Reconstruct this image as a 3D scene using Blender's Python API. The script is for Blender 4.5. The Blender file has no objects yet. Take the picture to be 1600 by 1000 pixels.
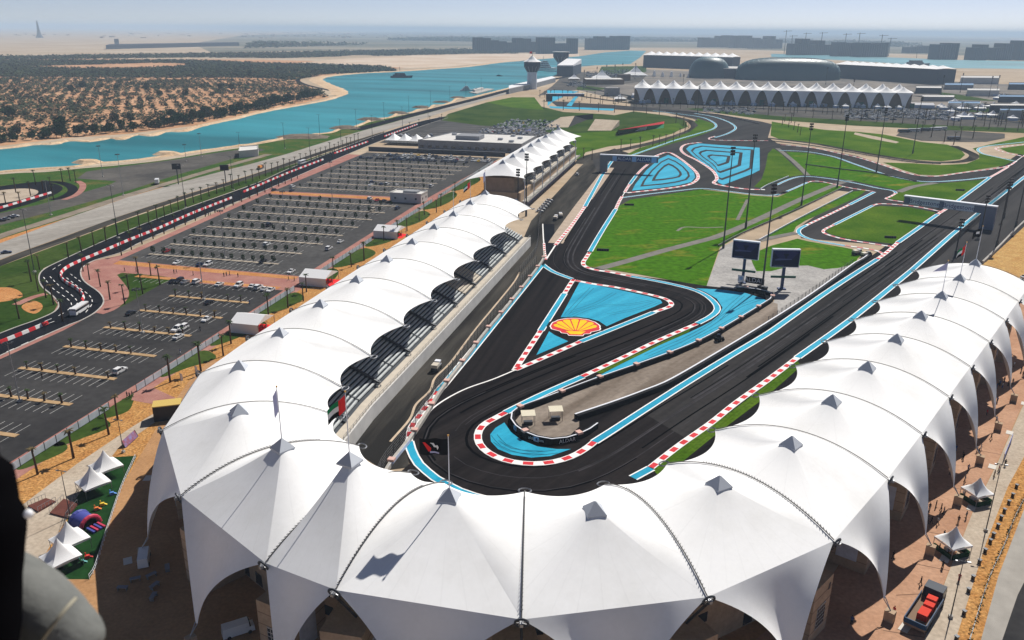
import bpy, bmesh, math, random
from mathutils import Vector, Matrix
from mathutils.geometry import tessellate_polygon
random.seed(7)
SC = bpy.context.scene
COL = SC.collection
R = math.radians

# ------------------------------------------------------------------ camera
CAM_H, FPX, PITCH, ROLL = 100.0, 1270.0, R(19.67), R(0.45)
_c, _s = math.cos(PITCH), math.sin(PITCH)
FW = Vector((0, _c, -_s)); _r0 = Vector((1, 0, 0)); _u0 = Vector((0, _s, _c))
RT = _r0 * math.cos(ROLL) + _u0 * math.sin(ROLL)
UP = -_r0 * math.sin(ROLL) + _u0 * math.cos(ROLL)
cd = bpy.data.cameras.new('camera')
cam = bpy.data.objects.new('camera', cd); COL.objects.link(cam)
cam.matrix_world = Matrix(((RT.x, UP.x, -FW.x, 0), (RT.y, UP.y, -FW.y, 0), (RT.z, UP.z, -FW.z, CAM_H), (0, 0, 0, 1)))
cd.sensor_width = 36.0; cd.lens = 36.0 * FPX / 1600.0
cd.clip_start = 0.05; cd.clip_end = 200000
cd.dof.use_dof = True; cd.dof.focus_distance = 260.0; cd.dof.aperture_fstop = 6.3
SC.camera = cam

# ------------------------------------------------------------------ sky, sun, exposure
SUN_EL, SUN_AZ = R(47), R(56)             # azimuth measured from +X towards +Y
w = bpy.data.worlds.new('World'); SC.world = w; w.use_nodes = True
nt = w.node_tree; nt.nodes.clear()
sky = nt.nodes.new('ShaderNodeTexSky'); sky.sky_type = 'NISHITA'; sky.sun_disc = False
sky.sun_elevation = SUN_EL; sky.sun_rotation = math.pi / 2 - SUN_AZ
sky.altitude = 0; sky.air_density = 0.36; sky.dust_density = 0.12; sky.ozone_density = 0.0
bg = nt.nodes.new('ShaderNodeBackground'); bg.inputs[1].default_value = 0.08
ow = nt.nodes.new('ShaderNodeOutputWorld')
tint = nt.nodes.new('ShaderNodeVectorMath'); tint.operation = 'MULTIPLY'; tint.inputs[1].default_value = (1.15, 1.0, 0.96)   # dusty gulf air, the whole dome
nt.links.new(sky.outputs[0], tint.inputs[0]); nt.links.new(tint.outputs[0], bg.inputs[0]); nt.links.new(bg.outputs[0], ow.inputs[0])
sl = bpy.data.lights.new('sun', 'SUN'); sl.energy = 5.0; sl.angle = R(0.53); sl.color = (1, 0.955, 0.88)
sun = bpy.data.objects.new('sun', sl); COL.objects.link(sun)
SUN_D = Vector((math.cos(SUN_EL) * math.cos(SUN_AZ), math.cos(SUN_EL) * math.sin(SUN_AZ), math.sin(SUN_EL)))
sun.rotation_euler = SUN_D.to_track_quat('Z', 'Y').to_euler()
SC.view_settings.view_transform = 'Standard'; SC.view_settings.look = 'None'
SC.view_settings.exposure = 0.22; SC.view_settings.gamma = 1.0
SC.cycles.use_denoising = True
SC.cycles.max_bounces = 6; SC.cycles.diffuse_bounces = 3; SC.cycles.volume_bounces = 1
SC.cycles.caustics_reflective = False; SC.cycles.caustics_refractive = False

# ------------------------------------------------------------------ survey helpers
def G(x, y, z=0.0):
    """a sighting (photo pixel) dropped on the level z: gives the place's own metres"""
    d = FW * FPX + RT * (x - 800) + UP * (500 - y)
    t = (z - CAM_H) / d.z
    return Vector((d.x * t, d.y * t, z))
VA = Vector((0.233, 0.9725, 0)).normalized(); UA = Vector((VA.y, -VA.x, 0))      # axes of the car parks and the west stand
VB = Vector((0.629, 0.777, 0)).normalized(); UB = Vector((VB.y, -VB.x, 0))       # axes of the long straight
ZV = Vector((0, 0, 1))
def U(u, v, z=0.0): return UA * u + VA * v + ZV * z
ANG_A = math.atan2(VA.y, VA.x); ANG_B = math.atan2(VB.y, VB.x)
def cr(pts, n=6, closed=False):
    """Catmull-Rom through pts"""
    P = [Vector(p) for p in pts]; out = []; N = len(P)
    for i in range(N if closed else N - 1):
        p1, p2 = P[i], P[(i + 1) % N]
        p0 = P[(i - 1) % N] if (closed or i > 0) else p1 * 2 - p2
        p3 = P[(i + 2) % N] if (closed or i + 2 < N) else p2 * 2 - p1
        for k in range(n):
            t = k / n
            out.append(0.5 * ((2 * p1) + (p2 - p0) * t + (2 * p0 - 5 * p1 + 4 * p2 - p3) * t * t + (3 * p1 - p0 - 3 * p2 + p3) * t ** 3))
    if not closed: out.append(P[-1])
    return out
def resample(pts, step):
    L = [0.0]
    for a, b in zip(pts, pts[1:]): L.append(L[-1] + (b - a).length)
    n = max(1, round(L[-1] / step)); out = []; j = 0
    for i in range(n + 1):
        d = L[-1] * i / n
        while j < len(L) - 2 and L[j + 1] < d: j += 1
        sg = L[j + 1] - L[j]
        out.append(pts[j].lerp(pts[j + 1], (d - L[j]) / sg if sg > 1e-9 else 0))
    return out
def px(lst, z=0.0): return [G(x, y, z) for x, y in lst]

# ------------------------------------------------------------------ materials
MATS = {}
def mat(name, col, rough=0.85, var=0.0, scale=0.2, col2=None, metal=0.0, bump=0.0, bscale=4.0, stretch=None, rot=0.0, spec=None, detail=6.0, contrast=(0.35, 0.65), fine=0.0, fscale=3.0):
    if name in MATS: return MATS[name]
    m = bpy.data.materials.new(name); m.use_nodes = True
    t = m.node_tree; b = t.nodes['Principled BSDF']
    b.inputs['Roughness'].default_value = rough; b.inputs['Metallic'].default_value = metal
    b.inputs['Specular IOR Level'].default_value = spec if spec is not None else (0.0 if rough > .83 else 0.06 if rough > .58 else 0.3)
    b.inputs['Base Color'].default_value = (*col, 1)
    geo = None
    if var > 0 or col2 or bump or fine:
        geo = t.nodes.new('ShaderNodeNewGeometry'); mp = t.nodes.new('ShaderNodeMapping')
        t.links.new(geo.outputs['Position'], mp.inputs['Vector'])
        if stretch:
            mp.vector_type = 'TEXTURE'; mp.inputs['Rotation'].default_value = (0, 0, rot); mp.inputs['Scale'].default_value = (*stretch, 1)
    if var > 0 or col2:
        n = t.nodes.new('ShaderNodeTexNoise'); n.inputs['Scale'].default_value = scale; n.inputs['Detail'].default_value = detail; n.inputs['Roughness'].default_value = 0.62
        t.links.new(mp.outputs[0], n.inputs['Vector'])
        rp = t.nodes.new('ShaderNodeValToRGB')
        rp.color_ramp.elements[0].position, rp.color_ramp.elements[1].position = contrast
        c2 = col2 or tuple(min(1, c * (1 + var)) for c in col)
        c1 = col if col2 else tuple(c * (1 - var) for c in col)
        rp.color_ramp.elements[0].color = (*c1, 1); rp.color_ramp.elements[1].color = (*c2, 1)
        t.links.new(n.outputs['Fac'], rp.inputs['Fac'])
        out = rp.outputs['Color']
        if fine:
            n2 = t.nodes.new('ShaderNodeTexNoise'); n2.inputs['Scale'].default_value = fscale; n2.inputs['Detail'].default_value = 3
            t.links.new(geo.outputs['Position'], n2.inputs['Vector'])
            r2 = t.nodes.new('ShaderNodeMapRange'); r2.inputs['From Min'].default_value = 0.3; r2.inputs['From Max'].default_value = 0.7
            r2.inputs['To Min'].default_value = 1 - fine; r2.inputs['To Max'].default_value = 1 + fine
            t.links.new(n2.outputs['Fac'], r2.inputs['Value'])
            mx = t.nodes.new('ShaderNodeVectorMath'); mx.operation = 'SCALE'
            t.links.new(out, mx.inputs[0]); t.links.new(r2.outputs[0], mx.inputs['Scale']); out = mx.outputs[0]
        t.links.new(out, b.inputs['Base Color'])
    if bump:
        n3 = t.nodes.new('ShaderNodeTexNoise'); n3.inputs['Scale'].default_value = bscale; n3.inputs['Detail'].default_value = 4
        t.links.new(geo.outputs['Position'], n3.inputs['Vector'])
        bp = t.nodes.new('ShaderNodeBump'); bp.inputs['Strength'].default_value = 1.0; bp.inputs['Distance'].default_value = bump
        t.links.new(n3.outputs['Fac'], bp.inputs['Height']); t.links.new(bp.outputs[0], b.inputs['Normal'])
    MATS[name] = m
    return m

M_SAND = mat('desert_sand', (0.36, 0.27, 0.18), 0.95, col2=(0.46, 0.38, 0.29), scale=0.004, fine=0.12, fscale=0.08)
M_ORANGE = mat('orange_earth', (0.40, 0.17, 0.06), 0.95, col2=(0.50, 0.25, 0.10), scale=0.12, fine=0.25, fscale=1.2, bump=0.1, bscale=1.0)
M_MULCH = mat('raked_soil', (0.36, 0.17, 0.055), 0.95, col2=(0.46, 0.25, 0.09), scale=0.3, fine=0.45, fscale=1.6, bump=0.2, bscale=1.5)
M_GRASS = mat('lawn', (0.036, 0.095, 0.004), 0.95, col2=(0.085, 0.145, 0.012), scale=0.035, fine=0.25, fscale=0.9)
M_GRASSDRY = mat('worn_lawn', (0.05, 0.14, 0.005), 0.95, col2=(0.27, 0.20, 0.035), scale=0.03, contrast=(0.55, 0.8), fine=0.3, fscale=0.35, stretch=(1.0, 0.4), rot=0.2)
M_GRASSDK = mat('bank_grass', (0.022, 0.052, 0.008), 0.95, col2=(0.055, 0.085, 0.018), scale=0.03, fine=0.2, fscale=0.5)
M_VERGE = mat('verge_grass', (0.04, 0.09, 0.018), 0.95, col2=(0.16, 0.12, 0.04), scale=0.05, contrast=(0.5, 0.75), fine=0.3, fscale=0.8)
M_TRACK = mat('track_asphalt', (0.002, 0.0016, 0.0024), 0.85, col2=(0.024, 0.020, 0.0195), scale=0.16, stretch=(34, 1.0), rot=ANG_B, contrast=(0.3, 0.72), fine=0.12, fscale=0.5, spec=0.02)
M_TRACKA = mat('track_asphalt_west', (0.002, 0.0016, 0.0024), 0.85, col2=(0.024, 0.020, 0.0195), scale=0.16, stretch=(34, 1.0), rot=ANG_A, contrast=(0.3, 0.72), fine=0.12, fscale=0.5, spec=0.02)
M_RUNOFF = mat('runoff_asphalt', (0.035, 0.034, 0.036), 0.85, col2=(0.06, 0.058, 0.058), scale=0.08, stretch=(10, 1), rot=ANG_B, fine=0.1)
M_SERVICE = mat('service_asphalt', (0.022, 0.021, 0.02), 0.88, col2=(0.10, 0.092, 0.08), scale=0.12, stretch=(12, 1.2), rot=ANG_A, contrast=(0.4, 0.75), fine=0.15)
M_PARK = mat('car_park_asphalt', (0.03, 0.0295, 0.031), 0.9, col2=(0.062, 0.06, 0.06), scale=0.03, fine=0.14, fscale=0.4, contrast=(0.3, 0.75))
M_PARK2 = mat('hazy_car_park_asphalt', (0.052, 0.051, 0.052), 0.9, col2=(0.092, 0.09, 0.088), scale=0.03, fine=0.16, fscale=0.4, contrast=(0.3, 0.75))  # paler grey of the farther lots, haze and glare mixed in
M_ROAD = mat('road_asphalt', (0.012, 0.013, 0.017), 0.85, var=0.25, scale=0.06, fine=0.1)
M_CONC = mat('pale_concrete_road', (0.26, 0.24, 0.215), 0.9, col2=(0.36, 0.34, 0.31), scale=0.05, stretch=(8, 1), rot=1.0, fine=0.1, fscale=0.3)
M_PLAZA = mat('plaza_asphalt', (0.065, 0.062, 0.06), 0.9, col2=(0.12, 0.112, 0.102), scale=0.03, fine=0.12, fscale=0.3)
M_PAVE = mat('pink_paving', (0.30, 0.135, 0.115), 0.9, col2=(0.38, 0.20, 0.165), scale=0.15, fine=0.12, fscale=1.5)
M_TAN = mat('tan_paving', (0.33, 0.18, 0.085), 0.9, col2=(0.42, 0.24, 0.12), scale=0.09, fine=0.13, fscale=1.5)
M_CREAM = mat('cream_paving', (0.38, 0.31, 0.24), 0.9, col2=(0.46, 0.39, 0.31), scale=0.12, fine=0.15, fscale=1.2)
M_APRON = mat('worn_concrete_apron', (0.14, 0.112, 0.09), 0.9, col2=(0.30, 0.255, 0.215), scale=0.11, stretch=(14, 1.2), rot=ANG_B, fine=0.15, fscale=0.6)
M_YARD = mat('grey_gravel_yard', (0.30, 0.29, 0.28), 0.95, col2=(0.40, 0.385, 0.37), scale=0.1, fine=0.15, fscale=0.8)
M_BLUE = mat('blue_track_paint', (0.008, 0.26, 0.42), 0.65, col2=(0.03, 0.38, 0.56), scale=0.12, stretch=(14, 0.8), rot=ANG_B, fine=0.07, fscale=0.8)
M_WHITE = mat('white_paint', (0.78, 0.77, 0.76), 0.6, var=0.06, scale=0.4)
M_WORNWHITE = mat('worn_white_paint', (0.44, 0.44, 0.43), 0.7, var=0.25, scale=1.5)
M_RED = mat('red_paint', (0.60, 0.035, 0.045), 0.6, var=0.12, scale=0.5)
M_BLACK = mat('black_rubber', (0.012, 0.012, 0.014), 0.7, var=0.2, scale=1.0)
M_BLACKP = mat('black_panel', (0.01, 0.01, 0.014), 0.4)
M_STEEL = mat('galvanised_steel', (0.32, 0.33, 0.35), 0.45, metal=0.6, var=0.1, scale=1.0)
M_DSTEEL = mat('dark_steel', (0.045, 0.05, 0.06), 0.5, metal=0.3)
M_CONCRETE = mat('precast_concrete', (0.42, 0.40, 0.37), 0.9, var=0.1, scale=0.5, fine=0.08)
M_STONE = mat('beige_cladding', (0.42, 0.31, 0.215), 0.9, var=0.1, scale=0.4, fine=0.08, fscale=2.0)
M_PINK = mat('pale_pink_block', (0.62, 0.40, 0.35), 0.8)
M_GLASS = mat('dark_glass', (0.02, 0.03, 0.045), 0.12, spec=0.6)
M_BGLASS = mat('blue_glass', (0.04, 0.12, 0.28), 0.15, spec=0.6)

# ------------------------------------------------------------------ object helpers
def setp(o, label=None, cat=None, group=None, kind=None):
    if label: o['label'] = label
    if cat: o['category'] = cat
    if group: o['group'] = group
    if kind: o['kind'] = kind
    return o
def link(name, me, m=None, parent=None, **k):
    o = bpy.data.objects.new(name, me); COL.objects.link(o)
    if m is not None and me is not None:
        for x in (m if isinstance(m, (list, tuple)) else [m]): me.materials.append(x)
    if parent:
        o.parent = parent
        if parent.name in WP: o.matrix_parent_inverse = Matrix.Translation(-parent.location)
    return setp(o, **k)
WP = set()
def site(name, base, label=None, cat=None, group=None):
    '''an Empty at the base of a one-off thing whose parts are modelled in world metres'''
    o = empty(name, base, 0, label, cat, group); WP.add(o.name); return o
def empty(name, loc=(0, 0, 0), rz=0.0, label=None, cat=None, group=None):
    o = bpy.data.objects.new(name, None); COL.objects.link(o)
    o.location = loc; o.rotation_euler = (0, 0, rz)
    o.empty_display_size = 0.5
    return setp(o, label, cat, group)
class MB:
    def __init__(s): s.v = []; s.f = []; s.mi = []; s.m = 0
    def add(s, vs, fs):
        b = len(s.v); s.v += [tuple(v) for v in vs]
        for f in fs: s.f.append([b + i for i in f]); s.mi.append(s.m)
    def box(s, cx, cy, z0, sx, sy, h, rz=0.0, taper=1.0, top=None):
        c, n = math.cos(rz), math.sin(rz); vs = []
        for k, z in ((1.0, z0), (taper, z0 + h)):
            for a, b in ((-1, -1), (1, -1), (1, 1), (-1, 1)):
                x, y = a * sx / 2 * k, b * sy / 2 * k
                vs.append((cx + x * c - y * n, cy + x * n + y * c, z))
        s.add(vs, [(3, 2, 1, 0), (4, 5, 6, 7), (0, 1, 5, 4), (1, 2, 6, 5), (2, 3, 7, 6), (3, 0, 4, 7)])
    def beam(s, a, b, w, h=None, up=ZV):
        a, b = Vector(a), Vector(b); h = h or w; d = (b - a).normalized()
        if abs(d.dot(up)) > 0.99: up = Vector((1, 0, 0))
        x = d.cross(up).normalized() * (w / 2); y = x.cross(d).normalized() * (h / 2)
        vs = [p + x * i + y * j for p in (a, b) for i, j in ((-1, -1), (1, -1), (1, 1), (-1, 1))]
        s.add(vs, [(3, 2, 1, 0), (4, 5, 6, 7), (0, 1, 5, 4), (1, 2, 6, 5), (2, 3, 7, 6), (3, 0, 4, 7)])
    def tube(s, pts, r, n=6, r2=None, cap=True):
        pts = [Vector(p) for p in pts]; N = len(pts); vs = []; fs = []
        for i, p in enumerate(pts):
            d = (pts[min(i + 1, N - 1)] - pts[max(i - 1, 0)]).normalized()
            up = ZV if abs(d.z) < 0.95 else Vector((1, 0, 0))
            x = d.cross(up).normalized(); y = x.cross(d)
            rr = r if r2 is None else r + (r2 - r) * i / (N - 1)
            for k in range(n):
                a = 2 * math.pi * k / n; vs.append(p + (x * math.cos(a) + y * math.sin(a)) * rr)
        for i in range(N - 1):
            for k in range(n):
                k2 = (k + 1) % n; fs.append((i * n + k, i * n + k2, (i + 1) * n + k2, (i + 1) * n + k))
        if cap: fs += [tuple(range(n))[::-1], tuple((N - 1) * n + k for k in range(n))]
        s.add(vs, fs)
    def grid(s, rows, closed=False):
        n = len(rows[0]); vs = [v for r in rows for v in r]; fs = []
        for i in range(len(rows) - 1):
            for k in range(n if closed else n - 1):
                k2 = (k + 1) % n; fs.append((i * n + k, i * n + k2, (i + 1) * n + k2, (i + 1) * n + k))
        s.add(vs, fs)
    def poly(s, pts, z=None):
        P = [Vector(p) for p in pts]
        tri = tessellate_polygon([[Vector((p.x, p.y, 0)) for p in P]])
        if z is not None: P = [Vector((p.x, p.y, z)) for p in P]
        fs = []
        for a, b, c in tri:
            nz = (P[b] - P[a]).cross(P[c] - P[a]).z
            fs.append((a, b, c) if nz >= 0 else (a, c, b))
        s.add(P, fs)
    def prism(s, pts, z0, z1):
        P = [Vector(p) for p in pts]; s.poly(P, z1); n = len(P)
        area = sum(P[i].x * P[(i + 1) % n].y - P[(i + 1) % n].x * P[i].y for i in range(n))
        if area < 0: P.reverse()
        s.add([(p.x, p.y, z) for z in (z0, z1) for p in P], [(i, (i + 1) % n, n + (i + 1) % n, n + i) for i in range(n)])
    def strip(s, pts, w, z=0.0, h=None, off=0.0):
        """flat band along pts (width w, shifted sideways by off); with h it becomes a solid of that height"""
        L, Rr = [], []; N = len(pts)
        for i, p in enumerate(pts):
            d = pts[min(i + 1, N - 1)] - pts[max(i - 1, 0)]; d = Vector((d.x, d.y, 0)).normalized()
            n = Vector((-d.y, d.x, 0))
            L.append(Vector((p.x, p.y, z)) + n * (off + w / 2)); Rr.append(Vector((p.x, p.y, z)) + n * (off - w / 2))
        if h is None:
            s.grid([Rr, L])
            return
        up = ZV * h
        s.grid([Rr, [p + up for p in Rr], [p + up for p in L], L])
        s.add([Rr[0], L[0], L[0] + up, Rr[0] + up], [(0, 1, 2, 3)])
        s.add([Rr[-1], L[-1], L[-1] + up, Rr[-1] + up], [(3, 2, 1, 0)])
    def mesh(s, name='m', smooth=False):
        me = bpy.data.meshes.new(name); me.from_pydata(s.v, [], s.f)
        if any(s.mi): me.polygons.foreach_set('material_index', s.mi)
        if smooth: me.polygons.foreach_set('use_smooth', [True] * len(me.polygons))
        me.update(); return me
    def build(s, name, m=None, parent=None, smooth=False, **k):
        return link(name, s.mesh(name, smooth), m, parent, **k)
def sheet(name, pts, z, m, parent=None, smoothn=0, **k):
    P = cr(pts, smoothn, True) if smoothn else pts
    b = MB(); b.poly(P, z)
    if not parent: k.setdefault('kind', 'structure')
    return b.build(name, m, parent, **k)
def band(name, pts, w, z, m, parent=None, off=0.0, h=None, **k):
    b = MB(); b.strip(pts, w, z, h, off)
    if not parent: k.setdefault('kind', 'structure')
    return b.build(name, m, parent, **k)
def copy_tree(root, loc=None, rz=None, scale=None):
    r = root.copy(); COL.objects.link(r)
    for ch in root.children:
        c = ch.copy(); COL.objects.link(c); c.parent = r
        for g in ch.children:
            d = g.copy(); COL.objects.link(d); d.parent = c
    if loc is not None: r.location = loc
    if rz is not None: r.rotation_euler = (0, 0, rz)
    if scale is not None: r.scale = (scale,) * 3 if not hasattr(scale, '__len__') else scale
    return r
ORD = ['first', 'second', 'third', 'fourth', 'fifth', 'sixth', 'seventh', 'eighth', 'ninth', 'tenth', 'eleventh', 'twelfth', 'thirteenth', 'fourteenth', 'fifteenth', 'sixteenth', 'seventeenth', 'eighteenth', 'nineteenth', 'twentieth']
TENS = {2: 'twenty', 3: 'thirty', 4: 'forty', 5: 'fifty', 6: 'sixty', 7: 'seventy', 8: 'eighty', 9: 'ninety'}
def nth(i):
    if i < 20: return ORD[i]
    n = i + 1
    if n < 100:
        t, o = divmod(n, 10)
        return (TENS[t][:-1] + 'ieth') if o == 0 else TENS[t] + '-' + ORD[o - 1]
    return '%dth' % n if 10 <= n % 100 <= 20 else '%d%s' % (n, {1: 'st', 2: 'nd', 3: 'rd'}.get(n % 10, 'th'))
_FONT = {}
def text_mesh(s, size, depth=0.0):
    c = bpy.data.curves.new('txt', 'FONT'); c.body = s; c.size = size; c.align_x = 'CENTER'; c.align_y = 'CENTER'; c.extrude = depth; c.resolution_u = 3
    o = bpy.data.objects.new('txt', c); COL.objects.link(o)
    me = bpy.data.meshes.new_from_object(o.evaluated_get(bpy.context.evaluated_depsgraph_get()))
    bpy.data.objects.remove(o); bpy.data.curves.remove(c)
    return me
def put_text(s, size, m, origin, xdir, ydir, parent, name='lettering', depth=0.01):
    me = text_mesh(s, size, depth)
    x = Vector(xdir).normalized(); y = Vector(ydir).normalized(); n = x.cross(y)
    T = Matrix(((x.x, y.x, n.x, origin[0]), (x.y, y.y, n.y, origin[1]), (x.z, y.z, n.z, origin[2]), (0, 0, 0, 1)))
    me.transform(T); me.materials.clear()
    return link(name, me, m, parent)

def mow(m, w=5.0, amp=.07, rot=ANG_B):
    t = m.node_tree; b = t.nodes['Principled BSDF']; src = b.inputs['Base Color'].links[0].from_socket
    g = t.nodes.new('ShaderNodeNewGeometry'); mp = t.nodes.new('ShaderNodeMapping'); mp.vector_type = 'TEXTURE'; mp.inputs['Rotation'].default_value = (0, 0, rot)
    wv = t.nodes.new('ShaderNodeTexWave'); wv.wave_type = 'BANDS'; wv.bands_direction = 'Y'; wv.inputs['Scale'].default_value = .314 / w * 5; wv.inputs['Distortion'].default_value = 1.2; wv.inputs['Detail Scale'].default_value = .2
    mr = t.nodes.new('ShaderNodeMapRange'); mr.inputs['To Min'].default_value = 1 - amp; mr.inputs['To Max'].default_value = 1 + amp
    vm = t.nodes.new('ShaderNodeVectorMath'); vm.operation = 'SCALE'
    t.links.new(g.outputs['Position'], mp.inputs[0]); t.links.new(mp.outputs[0], wv.inputs['Vector']); t.links.new(wv.outputs['Fac'], mr.inputs['Value']); t.links.new(src, vm.inputs[0]); t.links.new(mr.outputs[0], vm.inputs['Scale']); t.links.new(vm.outputs[0], b.inputs['Base Color'])
mow(M_GRASS); mow(M_GRASSDRY)
# ================================================================== the ground
b = MB(); b.poly([(-90000, -20000, 0), (90000, -20000, 0), (90000, 120000, 0), (-90000, 120000, 0)], -0.06)
b.build('ground', M_SAND, kind='structure')

# ---- water
wm = bpy.data.materials.new('sea_water'); wm.use_nodes = True
_t = wm.node_tree; _b = _t.nodes['Principled BSDF']
_g = _t.nodes.new('ShaderNodeNewGeometry'); _n = _t.nodes.new('ShaderNodeTexNoise'); _n.inputs['Scale'].default_value = 0.006; _n.inputs['Detail'].default_value = 5
_mp = _t.nodes.new('ShaderNodeMapping'); _mp.vector_type = 'TEXTURE'; _mp.inputs['Scale'].default_value = (0.5, 2.2, 1); _mp.inputs['Rotation'].default_value = (0, 0, 1.2)
_rp = _t.nodes.new('ShaderNodeValToRGB'); _rp.color_ramp.elements[0].position = 0.36; _rp.color_ramp.elements[1].position = 0.68
_rp.color_ramp.elements[0].color = (0.005, 0.125, 0.148, 1); _rp.color_ramp.elements[1].color = (0.03, 0.275, 0.33, 1)
_t.links.new(_g.outputs['Position'], _mp.inputs[0]); _t.links.new(_mp.outputs[0], _n.inputs['Vector']); _t.links.new(_n.outputs['Fac'], _rp.inputs[0]); _t.links.new(_rp.outputs[0], _b.inputs['Base Color'])
_b.inputs['Roughness'].default_value = 0.4; _b.inputs['Specular IOR Level'].default_value = 0.12
_n2 = _t.nodes.new('ShaderNodeTexNoise'); _n2.inputs['Scale'].default_value = 0.5; _n2.inputs['Detail'].default_value = 4
_bp = _t.nodes.new('ShaderNodeBump'); _bp.inputs['Distance'].default_value = 0.25; _t.links.new(_g.outputs['Position'], _n2.inputs['Vector'])
_t.links.new(_n2.outputs['Fac'], _bp.inputs['Height']); _t.links.new(_bp.outputs[0], _b.inputs['Normal'])
FAR_SHORE = [(-260, 262), (-120, 243), (0, 233), (30, 230), (55, 226), (85, 226), (110, 220), (140, 222), (175, 216), (190, 219), (215, 211), (240, 213), (260, 206), (290, 206), (310, 199), (345, 191), (370, 186), (400, 178), (440, 170), (480, 163), (515, 156), (536, 149), (541, 145), (533, 139), (517, 132), (503, 126), (505, 122), (520, 119), (560, 115), (620, 112), (680, 108), (730, 104.5), (780, 98), (815, 95), (850, 92), (905, 88), (945, 82), (985, 79)]
NEAR_SHORE = [(1010, 79.5), (1000, 90), (985, 100), (930, 102), (880, 107), (868, 118), (840, 124), (818, 130), (800, 136), (760, 146), (735, 152), (712, 154), (705, 159), (690, 164), (676, 164), (668, 170), (652, 171), (640, 176), (620, 177), (606, 184), (580, 186), (568, 192), (548, 199), (530, 201), (515, 207), (490, 210), (462, 216), (452, 213), (430, 218), (400, 224), (330, 233), (283, 240), (262, 243), (245, 245), (200, 251), (145, 255), (120, 260), (60, 264), (0, 269), (-120, 281), (-260, 297)]
sheet('water', px(FAR_SHORE) + px(NEAR_SHORE), -0.02, wm)
sheet('water', px([(1205, 84), (1300, 86), (1387, 89.5), (1490, 93.5), (1600, 95.5), (1800, 100), (1800, 114), (1600, 107.5), (1475, 106.5), (1440, 103), (1380, 98), (1295, 93), (1205, 89)]), -0.02, wm)
# sand rims of the two shores, real low banks
def bank(name, line, w, hgt, m, side):
    P = resample(cr(line, 4), 9); rows = [[], [], [], []]
    N = len(P)
    for i, p in enumerate(P):
        d = (P[min(i + 1, N - 1)] - P[max(i - 1, 0)]); d = Vector((d.x, d.y, 0)).normalized(); n = Vector((-d.y, d.x, 0)) * side
        k = 1 + random.uniform(-.45, .45); 
        rows[0].append(p - n * w * .25 * k - ZV * .1); rows[1].append(p + n * w * .25 * k + ZV * hgt * k); rows[2].append(p + n * w * .7 * k + ZV * hgt * .8 * k); rows[3].append(p + n * w * 1.25 - ZV * .08)
    b = MB(); b.grid(rows); return b.build(name, m, kind='structure')
M_SHORE = mat('shore_sand', (0.52, 0.36, 0.22), 0.95, col2=(0.62, 0.47, 0.32), scale=0.05, fine=0.2, fscale=0.5)
bank('shore_bank', px(FAR_SHORE[:22]), 8, 1.0, M_SHORE, 1)
bank('shore_bank', px(FAR_SHORE[21:34]), 20, 0.8, M_SHORE, 1)
bank('shore_bank', px(NEAR_SHORE[6:]), 3.5, 0.9, M_SHORE, 1)
# scrub floor of the island, with bare sandy clearings
M_SCRUBFLOOR = mat('scrub_floor', (0.38, 0.20, 0.105), 0.95, col2=(0.54, 0.33, 0.20), scale=0.012, fine=0.25, fscale=0.06, contrast=(0.3, 0.7))
sheet('island_soil', px([(-300, 255), (-120, 236), (0, 228), (100, 216), (200, 209), (300, 197), (400, 176), (470, 162), (515, 152), (470, 128), (470, 122), (560, 113), (660, 103), (560, 97), (400, 93), (200, 92), (0, 92), (-300, 94)]), -0.045, M_SCRUBFLOOR)
sheet('sand_flat', px([(440, 101), (520, 93), (640, 87), (780, 84), (905, 84), (905, 88), (780, 97), (700, 104), (640, 106), (560, 103)]), -0.035, mat('pale_sand', (0.50, 0.37, 0.26), 0.95, col2=(0.60, 0.50, 0.40), scale=0.006))
sheet('sand_flat', px([(1270, 107), (1475, 108), (1800, 116), (1800, 132), (1600, 126), (1480, 121), (1440, 112)]), -0.035, M_SAND)
band('beach_track', cr(px([(540, 146.5), (510, 140), (480, 133), (466, 127), (470, 122.5), (500, 118)]), 6), 9, -0.01, M_ROAD)

# ---- west side: plaza, roads, verges
sheet('verge_grass', px([(-200, 300), (0, 272), (60, 268), (130, 261), (200, 255), (262, 248), (330, 237), (400, 226), (440, 219), (520, 203), (600, 186), (690, 167), (690, 175), (520, 222), (400, 262), (200, 322), (0, 395), (0, 470), (-260, 560)]), -0.03, M_VERGE)
band('shore_path', cr(px([(-200, 293), (0, 271.5), (70, 268), (130, 262), (190, 257), (262, 248.5), (330, 237), (400, 227)]), 4), 5, 0.0, M_CREAM)
sheet('coach_park', px([(120, 279), (135, 268), (200, 259), (262, 251), (330, 240), (398, 230), (415, 234), (350, 252), (270, 275), (200, 298), (130, 318), (60, 336), (0, 352), (-200, 400), (-200, 370), (0, 333), (60, 320), (110, 306), (170, 289), (182, 283)]), -0.01, M_PLAZA)
sheet('roundabout', px([(-160, 345), (-100, 305), (0, 291), (30, 287), (60, 284), (85, 287), (98, 293), (90, 302), (60, 314), (20, 326), (-40, 340)]), 0.0, M_ROAD, smoothn=4)
sheet('roundabout_island', px([(-20, 318), (-10, 301), (15, 296), (45, 295), (60, 299), (52, 306), (20, 315)]), 0.12, M_CREAM, smoothn=4)
band('slip_road', cr(px([(70, 284), (92, 285), (110, 291), (113, 299), (98, 308), (80, 312)]), 6), 6, 0.02, M_ROAD)
band('pink_path', cr(px([(100, 312), (118, 305), (128, 296), (129, 288), (121, 283)]), 6), 4, 0.04, M_PAVE)
band('dirt_track', cr(px([(-200, 440), (0, 369), (60, 350), (120, 331), (200, 305), (260, 287), (330, 266), (420, 241)]), 5), 7, 0.0, mat('dirt_track', (0.24, 0.2, 0.16), .95, var=.2, scale=.1))
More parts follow.
